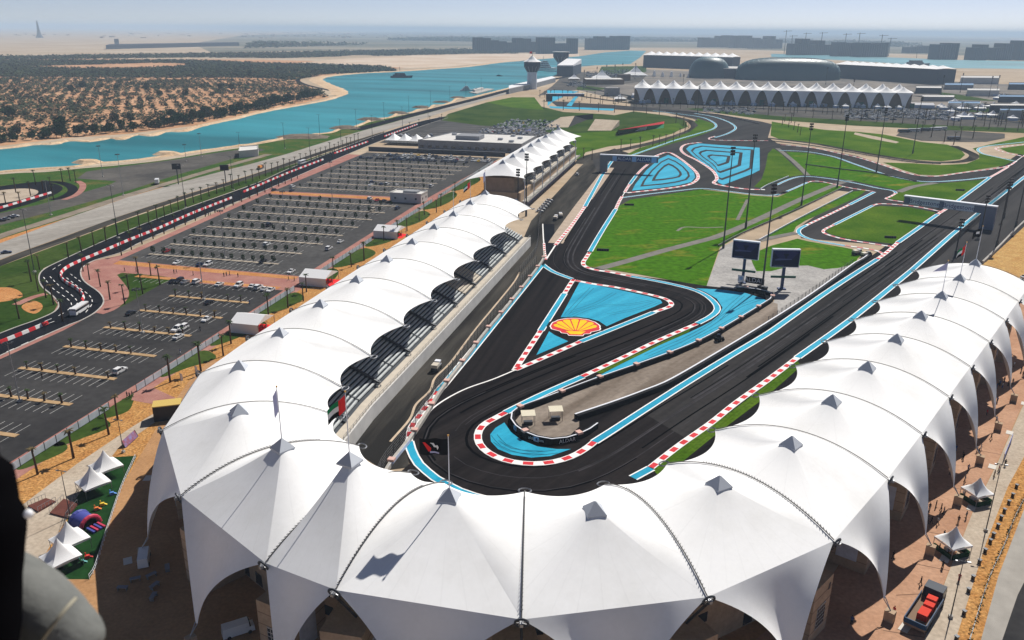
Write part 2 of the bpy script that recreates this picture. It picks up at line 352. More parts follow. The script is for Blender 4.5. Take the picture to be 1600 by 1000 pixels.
band('earth_strip', cr(px([(-200, 450), (0, 377), (60, 357), (120, 338), (200, 310), (260, 292)]), 5), 5, -0.005, M_ORANGE)
conc_u = px([(-200, 448), (0, 380), (100, 342.5), (200, 308), (260, 291), (330, 272), (400, 254), (450, 240), (520, 218), (560, 206), (640, 184), (700, 168), (760, 152), (815, 138)])
conc_l = px([(-200, 480), (0, 405), (100, 369), (200, 333), (300, 300), (400, 270), (450, 254), (520, 230), (580, 211), (650, 189), (710, 170), (770, 153), (822, 139)])
sheet('concrete_road', conc_u + conc_l[::-1], 0.02, M_CONC)
band('shore_road', cr(px([(556, 203), (620, 186), (690, 168), (750, 153), (800, 139.5), (850, 127), (900, 117)]), 4), 15, 0.05, M_ROAD)
band('frontage_lane', cr(px([(-200, 489), (0, 411), (50, 392), (100, 374), (200, 337), (300, 304), (400, 273.5), (520, 232.5), (600, 207)]), 4), 7, 0.0, M_SERVICE)
sheet('palm_verge', px([(-200, 500), (0, 416), (100, 379), (200, 342), (300, 308), (400, 276), (520, 236), (600, 211), (640, 199), (600, 214), (505, 248), (400, 286), (300, 321), (225, 349), (150, 381), (100, 404), (68, 419), (60, 432), (64, 447), (80, 462), (90, 476), (84, 487), (56, 500), (0, 520), (-200, 600)]), -0.015, M_GRASSDK)
sheet('bare_earth', px([(-60, 455), (0, 449), (25, 452), (36, 462), (22, 468), (0, 472), (-60, 480)]), 0.01, M_ORANGE, smoothn=4)
sheet('bare_earth', px([(34, 478), (50, 470), (64, 474), (66, 482), (55, 490), (40, 486)]), 0.01, M_ORANGE, smoothn=4)
band('pink_path', cr(px([(25, 476), (50, 465), (72, 459)]), 5), 3.5, 0.02, M_PAVE)
# the barrier road with its S-bend
road_o = px([(700, 181), (652, 191), (575, 216), (505, 243), (450, 264), (400, 286.5), (300, 322), (225, 350), (150, 382), (100, 405), (70, 420), (61, 432), (65, 447), (82, 462), (92, 475), (85, 487), (57, 500), (0, 521), (-200, 605)])
road_i = px([(700, 184), (662, 196), (590, 222), (520, 251), (465, 275), (400, 303), (300, 344), (225, 376), (190, 394), (150, 406), (131, 416), (126, 426), (132, 440), (155, 457), (162, 472), (150, 487), (128, 500), (100, 511), (0, 556), (-200, 650)])
sheet('barrier_road', cr(road_o, 4) + cr(road_i, 4)[::-1], 0.01, M_ROAD)
for L in (road_o, road_i): band('kerb', cr(L, 4), 0.5, 0.0, M_CONCRETE, h=0.14)
LANES = MB()
for L in ([(68, 433), (82, 450), (104, 466), (112, 477), (98, 490), (70, 502)], [(78, 432), (92, 446), (113, 462), (121, 474), (108, 486)], [(104, 434), (122, 448), (140, 462), (144, 474), (134, 488)], [(110, 428), (126, 440)], [(95, 413), (78, 424)], [(30, 523), (60, 511), (85, 502)], [(10, 550), (45, 534), (80, 519), (110, 506)]):
    P = resample(cr(px(L), 6), 3.2)
    for i in range(0, len(P) - 1, 2): LANES.strip(P[i:i + 2], 0.28, 0.03)
LANES.build('lane_marking', M_WHITE, kind='structure')

# ---- car parks (their own grid: u across, v away from the camera)
sheet('pavement', [U(-222, 100), U(-150, 100), U(-157, 290), U(-163, 470), U(-163, 640), U(-300, 640), U(-276, 440), U(-262, 312), U(-272, 290), U(-222, 216)], -0.02, M_PAVE)
sheet('car_park', [U(-214, 110), U(-158.5, 110), U(-160, 200), U(-163, 283), U(-221, 283), U(-214, 222)], 0.0, M_PARK)
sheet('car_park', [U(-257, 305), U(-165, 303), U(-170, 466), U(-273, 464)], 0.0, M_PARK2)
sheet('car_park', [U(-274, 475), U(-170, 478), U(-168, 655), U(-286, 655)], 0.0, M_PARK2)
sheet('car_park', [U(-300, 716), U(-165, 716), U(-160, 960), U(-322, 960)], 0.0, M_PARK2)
sheet('earth_strip', [U(-255, 298.5), U(-166, 298), U(-166, 302), U(-256, 304)], 0.005, M_ORANGE)
sheet('earth_strip', [U(-233, 284), U(-166, 284), U(-166, 287), U(-233, 287)], 0.005, M_ORANGE)
sheet('earth_strip', [U(-272, 466.5), U(-186, 467), U(-186, 474), U(-274, 473)], 0.005, M_ORANGE)
sheet('lawn', px([(175, 437), (186, 428), (200, 427), (268, 434), (250, 445), (220, 462), (192, 478), (185, 478), (192, 462), (190, 450)]), 0.004, M_GRASSDK, smoothn=3)
band('pink_path', cr(px([(150, 412), (165, 425), (178, 440), (188, 455), (186, 468), (170, 482), (152, 489)]), 5), 6, 0.008, M_PAVE)
# east of the car parks: pink footway, fence line, soil bank and lawn patches
sheet('soil_bank', [U(-154, 60), U(-118, 60), U(-118, 180), U(-128, 230), U(-130, 640), U(-161, 640), U(-160, 350), U(-156, 230)], -0.025, M_MULCH)
for v0, v1, w0, w1 in ((140, 152, 4, 5), (152, 166, 5, 7), (168, 182, 6, 3), (197, 216, 4, 8), (224, 248, 6, 9), (256, 280, 7, 8), (290, 316, 9, 7), (322, 352, 9, 10), (360, 392, 9, 8), (400, 440, 9, 9), (450, 500, 9, 8), (510, 560, 8, 8), (575, 630, 8, 7)):
    u0 = -155.5 - (v0 - 140) * .022
    sheet('lawn', [U(u0, v0), U(u0 + w0 * .5, v0 - 1), U(u0 + w0, v0 + (v1 - v0) * .3), U(u0 + w1 * 1.05, v0 + (v1 - v0) * .75), U(u0 + w1 * .6, v1), U(u0 - .3, v1)], 0.0, M_GRASSDK, smoothn=4)
sheet('footway', px([(210, 614), (240, 606), (275, 622), (262, 635), (225, 629), (205, 625)]), 0.01, M_PAVE)
# plaza around the stand (tan paving), cream walk, steps
sheet('stand_plaza', px([(30, 1100), (100, 905), (170, 800), (205, 735), (262, 640), (300, 590), (330, 560), (420, 600), (420, 800), (700, 1000), (1100, 1000), (1300, 900), (1420, 700), (1520, 520), (1640, 420), (1700, 420), (1640, 560), (1595, 640), (1560, 720), (1520, 800), (1480, 900), (1440, 1010), (1400, 1150)]), 0.0, M_TAN, smoothn=0)
sheet('stand_floor', px([(300, 1250), (1400, 1250), (1400, 1000), (30, 1000)]), -0.004, M_TAN)
sheet('cream_walk', px([(250, 640), (262, 646), (185, 700), (130, 770), (80, 850), (40, 920), (-20, 1040), (-140, 1040), (-60, 900), (20, 800), (60, 770), (120, 725), (205, 668)]), 0.012, M_CREAM)
sheet('artificial_turf', px([(70, 905), (95, 850), (112, 790), (140, 745), (168, 715), (214, 712), (190, 760), (165, 830), (147, 890), (140, 905)]), 0.02, mat('artificial_turf', (0.012, 0.045, 0.012), .95, var=.25, scale=.5))
# east of the stand: cream walk, tree bed, concrete road
ec = lambda a, z=0: [G(x, y) for x, y in a]
sheet('cream_walk', px([(1440, 1010), (1480, 900), (1520, 800), (1560, 720), (1600, 632), (1720, 480), (1760, 480), (1640, 640), (1575, 760), (1540, 850), (1490, 1010), (1470, 1060), (1420, 1060)]), 0.014, M_CREAM)
sheet('tree_bed', px([(1490, 1010), (1540, 850), (1575, 760), (1640, 640), (1760, 480), (1790, 480), (1690, 640), (1610, 770), (1560, 900), (1530, 1010), (1510, 1060), (1470, 1060)]), 0.018, M_MULCH)
sheet('access_road', px([(1530, 1010), (1560, 900), (1610, 770), (1690, 640), (1790, 480), (1900, 480), (1760, 800), (1700, 1060), (1510, 1060)]), 0.016, M_CONC)
sheet('east_car_park', px([(1566, 1000), (1590, 930), (1640, 830), (1700, 740), (1800, 800), (1720, 1060), (1545, 1060)]), 0.03, M_PARK)
sheet('dry_verge', px([(1530, 412), (1600, 350), (1700, 270), (1800, 270), (1700, 420), (1600, 440), (1560, 432), (1540, 428)]), 0.0, mat('dry_grass', (0.40, 0.22, 0.08), .95, col2=(.5, .33, .13), scale=.2, fine=.3, fscale=1.2))

sheet('stand_plaza', px([(1180, 1000), (1300, 900), (1400, 760), (1500, 560), (1640, 422), (1698, 422), (1638, 560), (1594, 640), (1559, 720), (1519, 800), (1479, 900), (1439, 1010), (1400, 1140), (1150, 1140)]), 0.006, mat('pinkish_paving', (0.36, 0.20, 0.125), .9, col2=(0.47, 0.285, 0.19), scale=.07, fine=.14, fscale=1.2))
M_JOINT = mat('paving_joint', (.2, .12, .08), .95)
jb = MB()
for p0_, p1_ in (((1400, 930), (1500, 925)), ((1425, 880), (1500, 895)), ((1445, 830), (1520, 845)), ((1480, 760), (1552, 775)), ((1380, 985), (1470, 1000)), ((1510, 700), (1572, 712))): jb.strip(px([p0_, p1_]), .25, .012)
jb.build('paving_joint', M_JOINT, kind='structure')

M_FARLAND = mat('distant_scrubland', (0.13, 0.13, 0.10), .95, col2=(0.34, 0.29, 0.22), scale=.0012, contrast=(.45, .72), stretch=(2.5, .8))
sheet('distant_scrubland', px([(330, 82), (560, 78), (740, 75), (900, 74), (1100, 76), (1250, 80), (1750, 93), (1750, 66), (1250, 54), (900, 50.5), (600, 50.5), (380, 55), (300, 68)]), -.05, M_FARLAND)

# the east side runs on along the straight, beyond the frame
def runon(name, p, q, d, L, z, m_): sheet(name, [p, q, q + d * L, p + d * L], z, m_)
E0, E1, E2, E3 = G(1720, 480), G(1760, 480), G(1790, 480), G(1900, 480)
runon('cream_walk', E0, E1, VB, 320, .0142, M_CREAM); runon('tree_bed', E1, E2, VB, 320, .0182, M_MULCH); runon('access_road', E2, E3, VB, 320, .0162, M_CONC)
S0, S1, S2, S3 = G(1420, 1060), G(1470, 1060), G(1510, 1060), G(1700, 1060)
runon('cream_walk', S0, S1, -VB, 90, .0144, M_CREAM); runon('tree_bed', S1, S2, -VB, 90, .0184, M_MULCH); runon('access_road', S2, S3, -VB, 90, .0164, M_CONC)
w0 = G(1566, 1000)
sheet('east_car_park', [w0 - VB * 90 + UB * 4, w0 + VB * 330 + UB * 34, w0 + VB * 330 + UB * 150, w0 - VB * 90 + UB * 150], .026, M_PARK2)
eb = MB()
for i in range(70):
    for r_ in range(4): p = w0 + VB * (-70 + i * 2.8) + UB * (38 + r_ * 17); eb.strip([p, p + UB * 5.2], .16, .034)
eb.build('stall_marking', M_WORNWHITE, kind='structure')
# ================================================================== the circuit
# service road along the west stand
sheet('service_road', px([(600, 735), (545, 700), (555, 686), (640, 585), (700, 515), (800, 408), (818, 372), (830, 345), (860, 312), (885, 285), (905, 262), (925, 245), (960, 232), (985, 240), (960, 262), (930, 300), (880, 362), (856, 385), (850, 410), (760, 510), (690, 600), (650, 650), (632, 690), (640, 730)]), 0.02, M_SERVICE)
band('cream_line', cr(px([(610, 690), (640, 655), (650, 632), (672, 610), (680, 590), (705, 565), (745, 512), (800, 445), (812, 425)]), 5), 0.7, 0.035, mat('cream_kerbline', (.5, .4, .3), .9, var=.15, scale=.3))
sheet('pit_entry', px([(850, 392), (849, 350), (866, 350), (867, 375), (868, 383), (856, 402)]), 0.03, M_ROAD)
# asphalt of the hairpin complex
sheet('track_asphalt', px([(957, 250), (905, 320), (868, 378), (850, 408), (760, 510), (690, 600), (650, 650), (630, 690), (640, 725), (600, 760), (640, 830), (800, 860), (1000, 830), (1130, 730), (1250, 640), (1440, 480), (1540, 408), (1600, 346), (1700, 262), (1700, 215), (1600, 235), (1500, 300), (1390, 380), (1290, 450), (1200, 500), (1195, 455), (1110, 446), (985, 430), (915, 416), (910, 410), (965, 322), (985, 290), (1015, 250), (1000, 244)]), 0.04, M_TRACK)
sheet('track_asphalt', px([(957, 250), (905, 320), (868, 378), (850, 408), (848, 415), (760, 515), (690, 607), (700, 612), (800, 578), (895, 440), (960, 320), (1018, 250)]), 0.045, M_TRACKA)
# upper circuit: one grey sheet, painted islands and lawns lie on it
sheet('runoff_asphalt', px([(925, 248), (985, 241), (1000, 236), (1052, 219), (1105, 200), (1105, 190), (1040, 176), (960, 171), (870, 166), (860, 158), (960, 164), (1060, 172), (1120, 178), (1190, 190), (1206, 194), (1200, 215), (1215, 224), (1272, 231), (1340, 244), (1412, 268), (1436, 274), (1465, 275), (1508, 269), (1570, 260), (1600, 246), (1700, 215), (1700, 262), (1540, 410), (1390, 384), (1252, 372), (1244, 358), (1330, 300), (1260, 292), (1215, 306), (1100, 296), (985, 312), (965, 325), (955, 320)]), 0.035, M_RUNOFF)  # track tone greyed here, haze and glare put into the colour
# lawns
def lawn(L, m=M_GRASSDRY, n=0): sheet('lawn', px(L), 0.075, m, smoothn=n)
lawn([(913, 413), (925, 386), (945, 352), (964, 324), (985, 312), (1040, 304), (1095, 296), (1130, 300), (1180, 306), (1215, 308), (1238, 298), (1265, 285), (1300, 287), (1322, 292), (1310, 297), (1240, 331), (1160, 365), (1125, 386), (1104, 447), (1060, 440), (1000, 429), (950, 421), (922, 417)])
lawn([(1186, 376), (1250, 340), (1330, 300), (1356, 296), (1340, 308), (1258, 345), (1244, 354), (1240, 362), (1215, 368)])
lawn([(1172, 398), (1205, 384), (1246, 373), (1262, 377), (1320, 387), (1352, 394), (1340, 404), (1337, 412), (1310, 419), (1287, 421), (1262, 415), (1235, 416), (1205, 424), (1180, 424)])
lawn([(1377, 322), (1420, 324), (1462, 332), (1430, 357), (1395, 381), (1325, 373), (1297, 366), (1290, 361), (1302, 354), (1362, 324)], M_GRASS)
lawn([(1388, 311), (1402, 302), (1440, 289), (1500, 284), (1543, 280), (1512, 302), (1484, 320), (1440, 317)], M_GRASS)
lawn([(1228, 237), (1262, 239), (1300, 246), (1340, 260), (1388, 276), (1430, 284.5), (1456, 286), (1420, 292), (1400, 297), (1388, 294), (1340, 284), (1300, 277.5), (1265, 273.5), (1258, 270), (1240, 250)])
lawn([(1178, 292), (1190, 280), (1196, 262), (1200, 240), (1208, 232), (1218, 238), (1236, 255), (1256, 273), (1236, 276), (1210, 286), (1190, 294)], M_GRASS)
lawn([(1206, 190), (1240, 196), (1290, 203), (1340, 206), (1380, 210), (1440, 222), (1480, 226), (1500, 233), (1508, 242), (1500, 249), (1470, 252), (1420, 249), (1340, 236), (1272, 225), (1222, 219), (1204, 212)], M_GRASS)
lawn([(1412, 266), (1380, 254), (1420, 255), (1470, 258), (1510, 256), (1530, 248), (1530, 240), (1520, 232), (1545, 226), (1600, 214), (1660, 205), (1660, 218), (1600, 224), (1540, 229), (1527, 232), (1535, 240), (1560, 246), (1586, 250), (1568, 259), (1508, 268), (1465, 274), (1436, 273)], M_GRASS)
lawn([(1562, 232), (1600, 227), (1660, 220), (1660, 226), (1600, 242), (1575, 238)], M_GRASS)
lawn([(985, 250), (1000, 240), (1052, 224), (1096, 211), (1118, 202), (1114, 193), (1090, 185), (1085, 190), (1091, 196), (1078, 206), (1040, 220), (1000, 231), (980, 241)], M_GRASS)
sheet('bank_lawn', px([(905, 253), (915, 238), (950, 228), (1000, 222), (1050, 208), (1075, 198), (1070, 188), (1045, 181), (990, 174), (960, 180), (940, 178), (880, 175), (840, 165), (800, 155), (760, 160), (700, 178), (690, 188), (750, 196), (840, 200), (865, 210), (880, 225), (895, 245)]), 0.02, M_GRASSDK)
sheet('bank_lawn', px([(800, 168), (850, 172), (835, 152), (800, 152), (760, 160)]), 0.03, M_GRASS)
sheet('lawn', px([(905, 250), (915, 238), (950, 229), (1000, 223), (1050, 209), (1068, 200), (1060, 192), (1020, 196), (960, 205), (900, 208), (868, 212), (882, 228), (895, 245)]), 0.03, M_GRASS)
# grey paths over the lawns
for L, w_ in (([(936, 420), (980, 408), (1040, 391), (1090, 378), (1125, 368), (1180, 345), (1250, 312), (1310, 287), (1330, 282)], 5.0), ([(1185, 376), (1218, 369), (1244, 364)], 4.5), ([(1215, 232), (1240, 252), (1262, 274)], 4), ([(1404, 300), (1430, 291), (1462, 286)], 5), ([(1152, 344), (1160, 328), (1168, 312)], 2.0), ([(1058, 361), (1070, 355), (1100, 356), (1130, 355)], 1.6)):
    band('path', cr(px(L), 5), w_, 0.095, mat('grey_path', (0.19, 0.18, 0.165), .9, var=.15, scale=.2))
band('perimeter_road', cr(px([(905, 256), (925, 243), (985, 231), (1040, 218), (1080, 204), (1086, 196), (1075, 188), (1050, 182)]), 6), 10, 0.05, M_SERVICE)
band('perimeter_road', cr(px([(1200, 216), (1270, 224), (1340, 237), (1420, 250), (1470, 254), (1510, 251), (1522, 243), (1505, 234), (1490, 228)]), 6), 8, 0.085, M_SERVICE)
# yard with the screens, worn apron between the walls
sheet('yard', px([(1127, 386), (1145, 378), (1168, 396), (1182, 424), (1205, 424), (1235, 416), (1262, 415), (1287, 421), (1310, 419), (1338, 412), (1300, 440), (1205, 505), (1196, 487), (1210, 470), (1204, 460), (1180, 455), (1104, 447)]), 0.08, M_YARD)
apron = px([(905, 667), (880, 690), (835, 682), (812, 672), (805, 658), (815, 646), (848, 633), (895, 615), (942, 597), (1055, 558), (1118, 529), (1180, 488), (1205, 472), (1215, 475), (1215, 500), (1128, 554), (1052, 597), (965, 632), (905, 652)])
sheet('apron', apron, 0.088, M_APRON)
# --- blue painted run-off
def blue(L, n=0, z=0.08): return sheet('painted_runoff', px(L), z, M_BLUE, smoothn=n)
blue([(905.6, 441), (958, 451), (1012, 463), (1032, 469), (1035, 473.5), (1021, 480), (977, 497), (948, 510), (936, 502), (920, 497.5), (900, 495), (876, 496)])
blue([(858, 518), (867, 524), (880, 530), (888, 533.5), (838, 555)])
blue([(1087, 450.5), (1130, 453), (1165, 458), (1190, 466), (1198, 470), (1177, 485), (1115, 527), (1052, 555), (942, 594), (874, 619), (930, 590), (975, 567), (1030, 540), (1078, 519), (1097, 510), (1112, 502), (1124, 492), (1129, 481), (1120, 467), (1103, 457)])
blue([(788, 660.5), (774, 669), (766, 679), (767, 690), (778, 702), (800, 711), (830, 715.5), (860, 713), (892, 702), (870, 702), (840, 698), (815, 688), (798, 675)])
# upper painted islands: blue with dark rings
T1 = [(1044, 242), (1058, 247.5), (1073, 257.5), (1084, 269), (1086.5, 277), (1080, 284.5), (1060, 289.5), (1030, 294), (987.5, 298), (992.5, 288), (1010, 266), (1030, 248.5)]
T2 = [(1072, 233), (1077, 228), (1092, 224), (1115, 226), (1187, 231), (1187, 266), (1175, 272), (1130, 289), (1122, 285), (1117, 273), (1105, 260), (1082, 243)]
def ringed(L, scales):
    P = [G(x, y) for x, y in L]; c = sum(P, Vector()) / len(P)
    for i, k in enumerate(scales):
        sheet('painted_runoff' if i % 2 == 0 else 'asphalt_ring', [c + (p - c) * k for p in P], 0.08 + 0.02 * i, M_BLUE if i % 2 == 0 else M_RUNOFF)
ringed(T1, (1, .80, .72, .50, .40)); ringed(T2, (1, .84, .77, .58, .50, .30, .22))
sheet('green_strip', px([(931, 582), (975, 562), (1030, 536.5), (1080, 513), (1076, 519), (1030, 541), (975, 567), (940, 584)]), 0.075, M_GRASS)
sheet('green_strip', px([(1020, 734), (1060, 704), (1115, 664), (1205, 596), (1246, 564), (1252, 572), (1200, 618), (1120, 678), (1050, 735), (1030, 745)]), 0.075, M_GRASS)
# blue landscape of the far corner
for L in ([(855, 141), (885, 141.5), (905, 143), (882, 150), (862, 160), (856, 166)], [(905, 147), (897, 152), (885, 165), (893, 166), (900, 155), (907, 148)], [(858, 166), (960, 170), (958, 173), (860, 169)]): blue(L)
# --- edge bands: blue stripes and kerbs that follow one line
def stripe(L, w_=2.0, sm=5, raw=False):
    P = L if raw else cr(px(L), sm)
    P = resample(P, 4.0)
    band('white_line', P, w_ + 0.7, 0.095, M_WHITE); band('blue_stripe', P, w_ - 0.1, 0.11, M_BLUE)
KERB_N = 0
def kerb(L, w_=2.0, step=2.6, sm=5, pieces=True):
    P = resample(cr(px(L), sm), step)
    k = band('kerb', P, w_, 0.04, M_WHITE, h=0.10)
    if pieces:
        for i in range(0, len(P) - 1, 2):
            b = MB(); b.strip(P[i:i + 2], w_ * 0.72, 0.10, h=0.06); b.build('kerb_block', M_RED, k)
    else:
        b = MB()
        for i in range(0, len(P) - 1, 2): b.strip(P[i:i + 2], w_ * 0.72, 0.10, h=0.06)
        b.build('kerb_blocks', M_RED, k, kind='stuff')
stripe([(848, 413), (740, 546), (725, 564), (690, 606), (684, 612)])
kerb([(684, 612), (677, 622), (667, 634), (657, 648), (646, 662), (640, 678), (639, 690)])
stripe([(639, 690), (643, 704), (652, 722), (665, 735), (681, 748), (699, 758), (730, 772), (790, 788)])
kerb([(790, 645), (775, 653), (755, 664.5), (746.7, 679), (750, 695), (767, 710), (796, 721), (832, 725), (866, 722), (895, 713), (916, 701), (928.5, 691)], 2.1)
stripe([(928.5, 691), (960, 671), (1000, 645), (1075, 597), (1150, 551), (1200, 521), (1230, 500), (1300, 451), (1371, 405)])
kerb([(1371, 405), (1385, 395), (1403, 379)], 2.0)
stripe([(1403, 379), (1430, 360), (1465, 335)]); kerb([(1465, 335), (1478, 327), (1490, 319)], 2.0)
stripe([(1490, 319), (1547, 277)]); kerb([(1547, 277), (1560, 270), (1575, 261)], 2.0); band('white_line', px([(1575, 261), (1600, 243), (1650, 212)]), .6, .1, M_WHITE)
stripe([(989, 747), (1017, 732)]); kerb([(1017, 731), (1062, 696), (1110, 662), (1150, 630), (1200, 594), (1246, 559)], 2.0)
stripe([(1246, 559), (1300, 521), (1330, 499), (1375, 463), (1425, 422), (1487, 367), (1550, 316), (1600, 277), (1680, 220)], sm=1)
stripe([(910, 589), (880, 602), (840, 620), (791, 644.5)])
kerb([(1088, 506.5), (1027, 533), (971, 560), (910, 588.5)])
stripe([(986, 432), (1025, 439), (1062, 447), (1087, 454), (1105, 463), (1118, 475), (1120.5, 485), (1110, 495), (1090, 505.5)])
kerb([(921, 395), (915, 404), (911, 411), (915, 417), (930, 422), (950, 425), (986, 432)])
stripe([(962, 327), (940, 362), (922, 393)]); kerb([(972, 307), (967, 316), (962, 327)]); 
kerb([(1012, 257), (1003, 264.5), (995, 273)]); stripe([(995, 273), (984, 288)]); kerb([(984, 288), (980, 294), (976, 301)])
band('white_line', px([(976, 301), (966, 317)]), .6, .1, M_WHITE)
stripe([(956, 252), (940, 275), (914, 323)], sm=1); kerb([(914, 323), (895, 350), (868, 383)]); band('white_line', px([(868, 383), (853, 406)]), .8, .1, M_WHITE)
kerb([(853, 406), (851, 395), (850, 380)], 1.2, 2.0); band('white_line', px([(851, 395), (849, 372), (848, 350)]), .6, .1, M_WHITE)
stripe([(848, 413), (854, 418), (865, 425), (880, 431), (894, 436)], 1.8)
kerb([(896, 437), (890, 446), (882, 459)]); stripe([(882, 459), (845, 517)]); kerb([(845, 517), (825, 547), (804, 579)])
kerb([(899, 438.5), (927, 444), (958, 448.5), (990, 455), (1021, 462), (1040, 467.5), (1049, 474), (1047, 479), (1037, 483), (1022, 488)])
stripe([(1022, 488), (980, 505), (907, 534)]); kerb([(907, 534), (846, 561), (806, 578)])
band('white_line', cr(px([(806, 578), (770, 593), (730, 607), (700, 622), (678, 637), (664, 652)]), 5), .55, .1, M_WHITE)
# upper circuit edges
for L in ([(1021, 245), (1043, 238), (1060, 246), (1080, 261.5), (1090, 272.5), (1089, 281), (1075, 289), (1040, 295), (980, 301.5)], [(1096, 222.5), (1072, 225.5), (1064, 232.5), (1070, 241), (1090, 251), (1110, 264), (1118, 272.5), (1120, 280), (1115, 286), (1128, 290), (1165, 295.5), (1195, 296.5)]):
    kerb(L, 2.4, 3.5, pieces=True)
stripe([(985, 243.5), (1015, 233), (1052, 220), (1090, 209), (1115, 201), (1118, 194), (1105, 186), (1090, 182), (1065, 178.5), (1020, 173)], 1.8)
stripe([(1117, 215), (1135, 209.5), (1148, 202.5), (1148, 197), (1137, 190), (1115, 182.5), (1085, 177)], 1.8)
kerb([(1200, 220), (1140, 219.5), (1112, 218.5), (1108, 216), (1117, 213)], 1.8, 4)
stripe([(972, 309), (1020, 302.5), (1060, 298), (1096, 294.5), (1130, 298), (1180, 304), (1210, 305), (1230, 299)], 1.2)
stripe([(1211, 290), (1237, 279), (1260, 275.7), (1301, 280), (1340, 287), (1371, 294), (1395, 298), (1400, 302)], 1.4)
kerb([(1400, 302), (1392, 307), (1384, 311), (1400, 314), (1441, 319.5), (1468, 323)], 1.6, 3)
stripe([(1214, 305), (1237, 296), (1262, 285)], 1.2); kerb([(1262, 285), (1272, 283), (1290, 285), (1324, 293), (1366, 299.5)], 1.5, 3)
stripe([(1366, 300), (1327, 320)], 1.8); kerb([(1327, 320), (1290, 338), (1260, 352)], 1.8, 3); stripe([(1260, 352), (1249, 358), (1248, 364), (1256, 370), (1275, 376), (1320, 384)], 1.8); kerb([(1320, 384), (1350, 388), (1373, 393), (1380, 398)], 1.6, 3)
kerb([(1472, 331), (1425, 322), (1378, 318.5), (1364, 321)], 1.6, 3); stripe([(1364, 321), (1303, 351.5)], 1.6); kerb([(1303, 351.5), (1288, 359), (1287, 364), (1300, 369), (1325, 375), (1397, 386)], 1.6, 3)
kerb([(1220, 226), (1272, 231.5), (1312, 240), (1340, 246), (1376, 257), (1412, 269), (1436, 274.5), (1465, 275.5), (1508, 269.5), (1570, 261), (1588, 252)], 1.6, 5)
stripe([(1217, 235), (1260, 237), (1301, 244.5), (1340, 258), (1388, 274), (1431, 282.5), (1460, 284), (1508, 281), (1550, 276)], 1.6)
stripe([(1586, 252), (1560, 246), (1535, 240), (1528, 233), (1545, 228), (1600, 222), (1660, 215)], 1.6)
kerb([(1600, 245), (1570, 238), (1556, 233), (1562, 230), (1600, 226)], 1.6, 4)
# --- the shell emblem painted on the asphalt
c0 = G(899, 511); ex = (G(938, 511) - c0).length; d_top = (G(899, 497.5) - c0).length; d_bot = (G(899, 525.5) - c0).length
XS = Vector((1, 0, 0)); YS = Vector((0, 1, 0)).lerp(Vector((c0.x, c0.y, 0)).normalized(), 1.0); XS = Vector((YS.y, -YS.x, 0))
XS = (G(938, 512) - G(860, 510)).normalized(); YS = Vector((-XS.y, XS.x, 0))
def shell_outline(k):
    out = []
    for i in range(25):
        a = math.pi * (-0.10 + 1.20 * i / 24); rr = 1.0 + 0.035 * abs(math.sin(a * 7.5))
        out.append(c0 + XS * math.cos(a) * ex * k * rr + YS * (math.sin(a) * d_top * k * rr))
    for x, y in ((-.62, -.55), (-.58, -.72), (-.34, -.78), (-.28, -.98), (.28, -.98), (.34, -.78), (.58, -.72), (.62, -.55)):
        out.append(c0 + XS * x * ex * k + YS * (y * d_bot * k))
    return out
em = site('painted_emblem', c0, 'large red and yellow scallop shell emblem painted on the track run-off', 'painted emblem')
for k, z, m_, nm in ((1.12, .10, M_TRACK, 'dark_surround'), (1.0, .115, M_WHITE, 'white_outline'), (.95, .13, M_RED, 'red_shell')): sheet(nm, shell_outline(k), z, m_, em)
M_YEL = mat('yellow_paint', (.85, .50, .005), .6, var=.05, scale=.5)
root_ = c0 - YS * d_bot * .62
for i in range(7):
    a0 = math.pi * (1.03 - 1.06 * i / 7 - .012); a1 = math.pi * (1.03 - 1.06 * (i + 1) / 7 + .012)
    pt = lambda a, k: c0 + XS * math.cos(a) * ex * k + YS * (math.sin(a) * d_top * k)
    am = (a0 + a1) / 2
    rb = root_ + (pt(am, .8) - root_) * .10
    sheet('yellow_ray', [rb + (pt(a0, .8) - rb) * .08, pt(a0, .80), pt(a0 * .75 + a1 * .25, .86), pt(am, .88), pt(a0 * .25 + a1 * .75, .86), pt(a1, .80), rb + (pt(a1, .8) - rb) * .08], .145, M_YEL, em)
sheet('yellow_base', [root_ + XS * x * ex + YS * y * d_bot for x, y in ((-.4, .12), (-.3, -.02), (-.22, -.2), (.22, -.2), (.3, -.02), (.4, .12))], .145, M_YEL, em)

# rubber laid on the racing line, and tyre marks over the paint
RL = cr(px([(968, 262), (935, 312), (900, 368), (884, 400), (892, 420), (925, 432), (985, 444), (1045, 456), (1082, 470), (1088, 483), (1072, 497), (1005, 527), (900, 569), (800, 611), (735, 642), (702, 668), (697, 700), (730, 729), (800, 747), (875, 744), (950, 714), (1050, 650), (1200, 553), (1400, 412), (1560, 296), (1620, 250)]), 8)
rr_ = random.Random(77); M_RUB = mat('rubber_mark', (.0016, .0014, .0016), .9, var=.5, scale=.3); M_POL = mat('polished_asphalt', (.032, .030, .034), .8, var=.5, scale=.12)
b1, b2 = MB(), MB()
RLs = resample(RL, 5.0)
for i in range(64):
    n0 = rr_.randrange(0, len(RLs) - 20); n1 = min(len(RLs), n0 + rr_.randrange(14, 50)); off = rr_.gauss(0, 3.2); dr = rr_.uniform(-.06, .06)
    seg = RLs[n0:n1]; bb_ = b1 if i % 2 else b2
    for q in range(len(seg) - 1): pass
    bb_.strip(seg, rr_.uniform(.18, .75), .0505 + i * .0006, off=max(-5.5, min(5.5, off)))
b1.build('rubber_marks', M_RUB, kind='structure'); b2.build('polished_lines', M_POL, kind='structure')
b3 = MB()
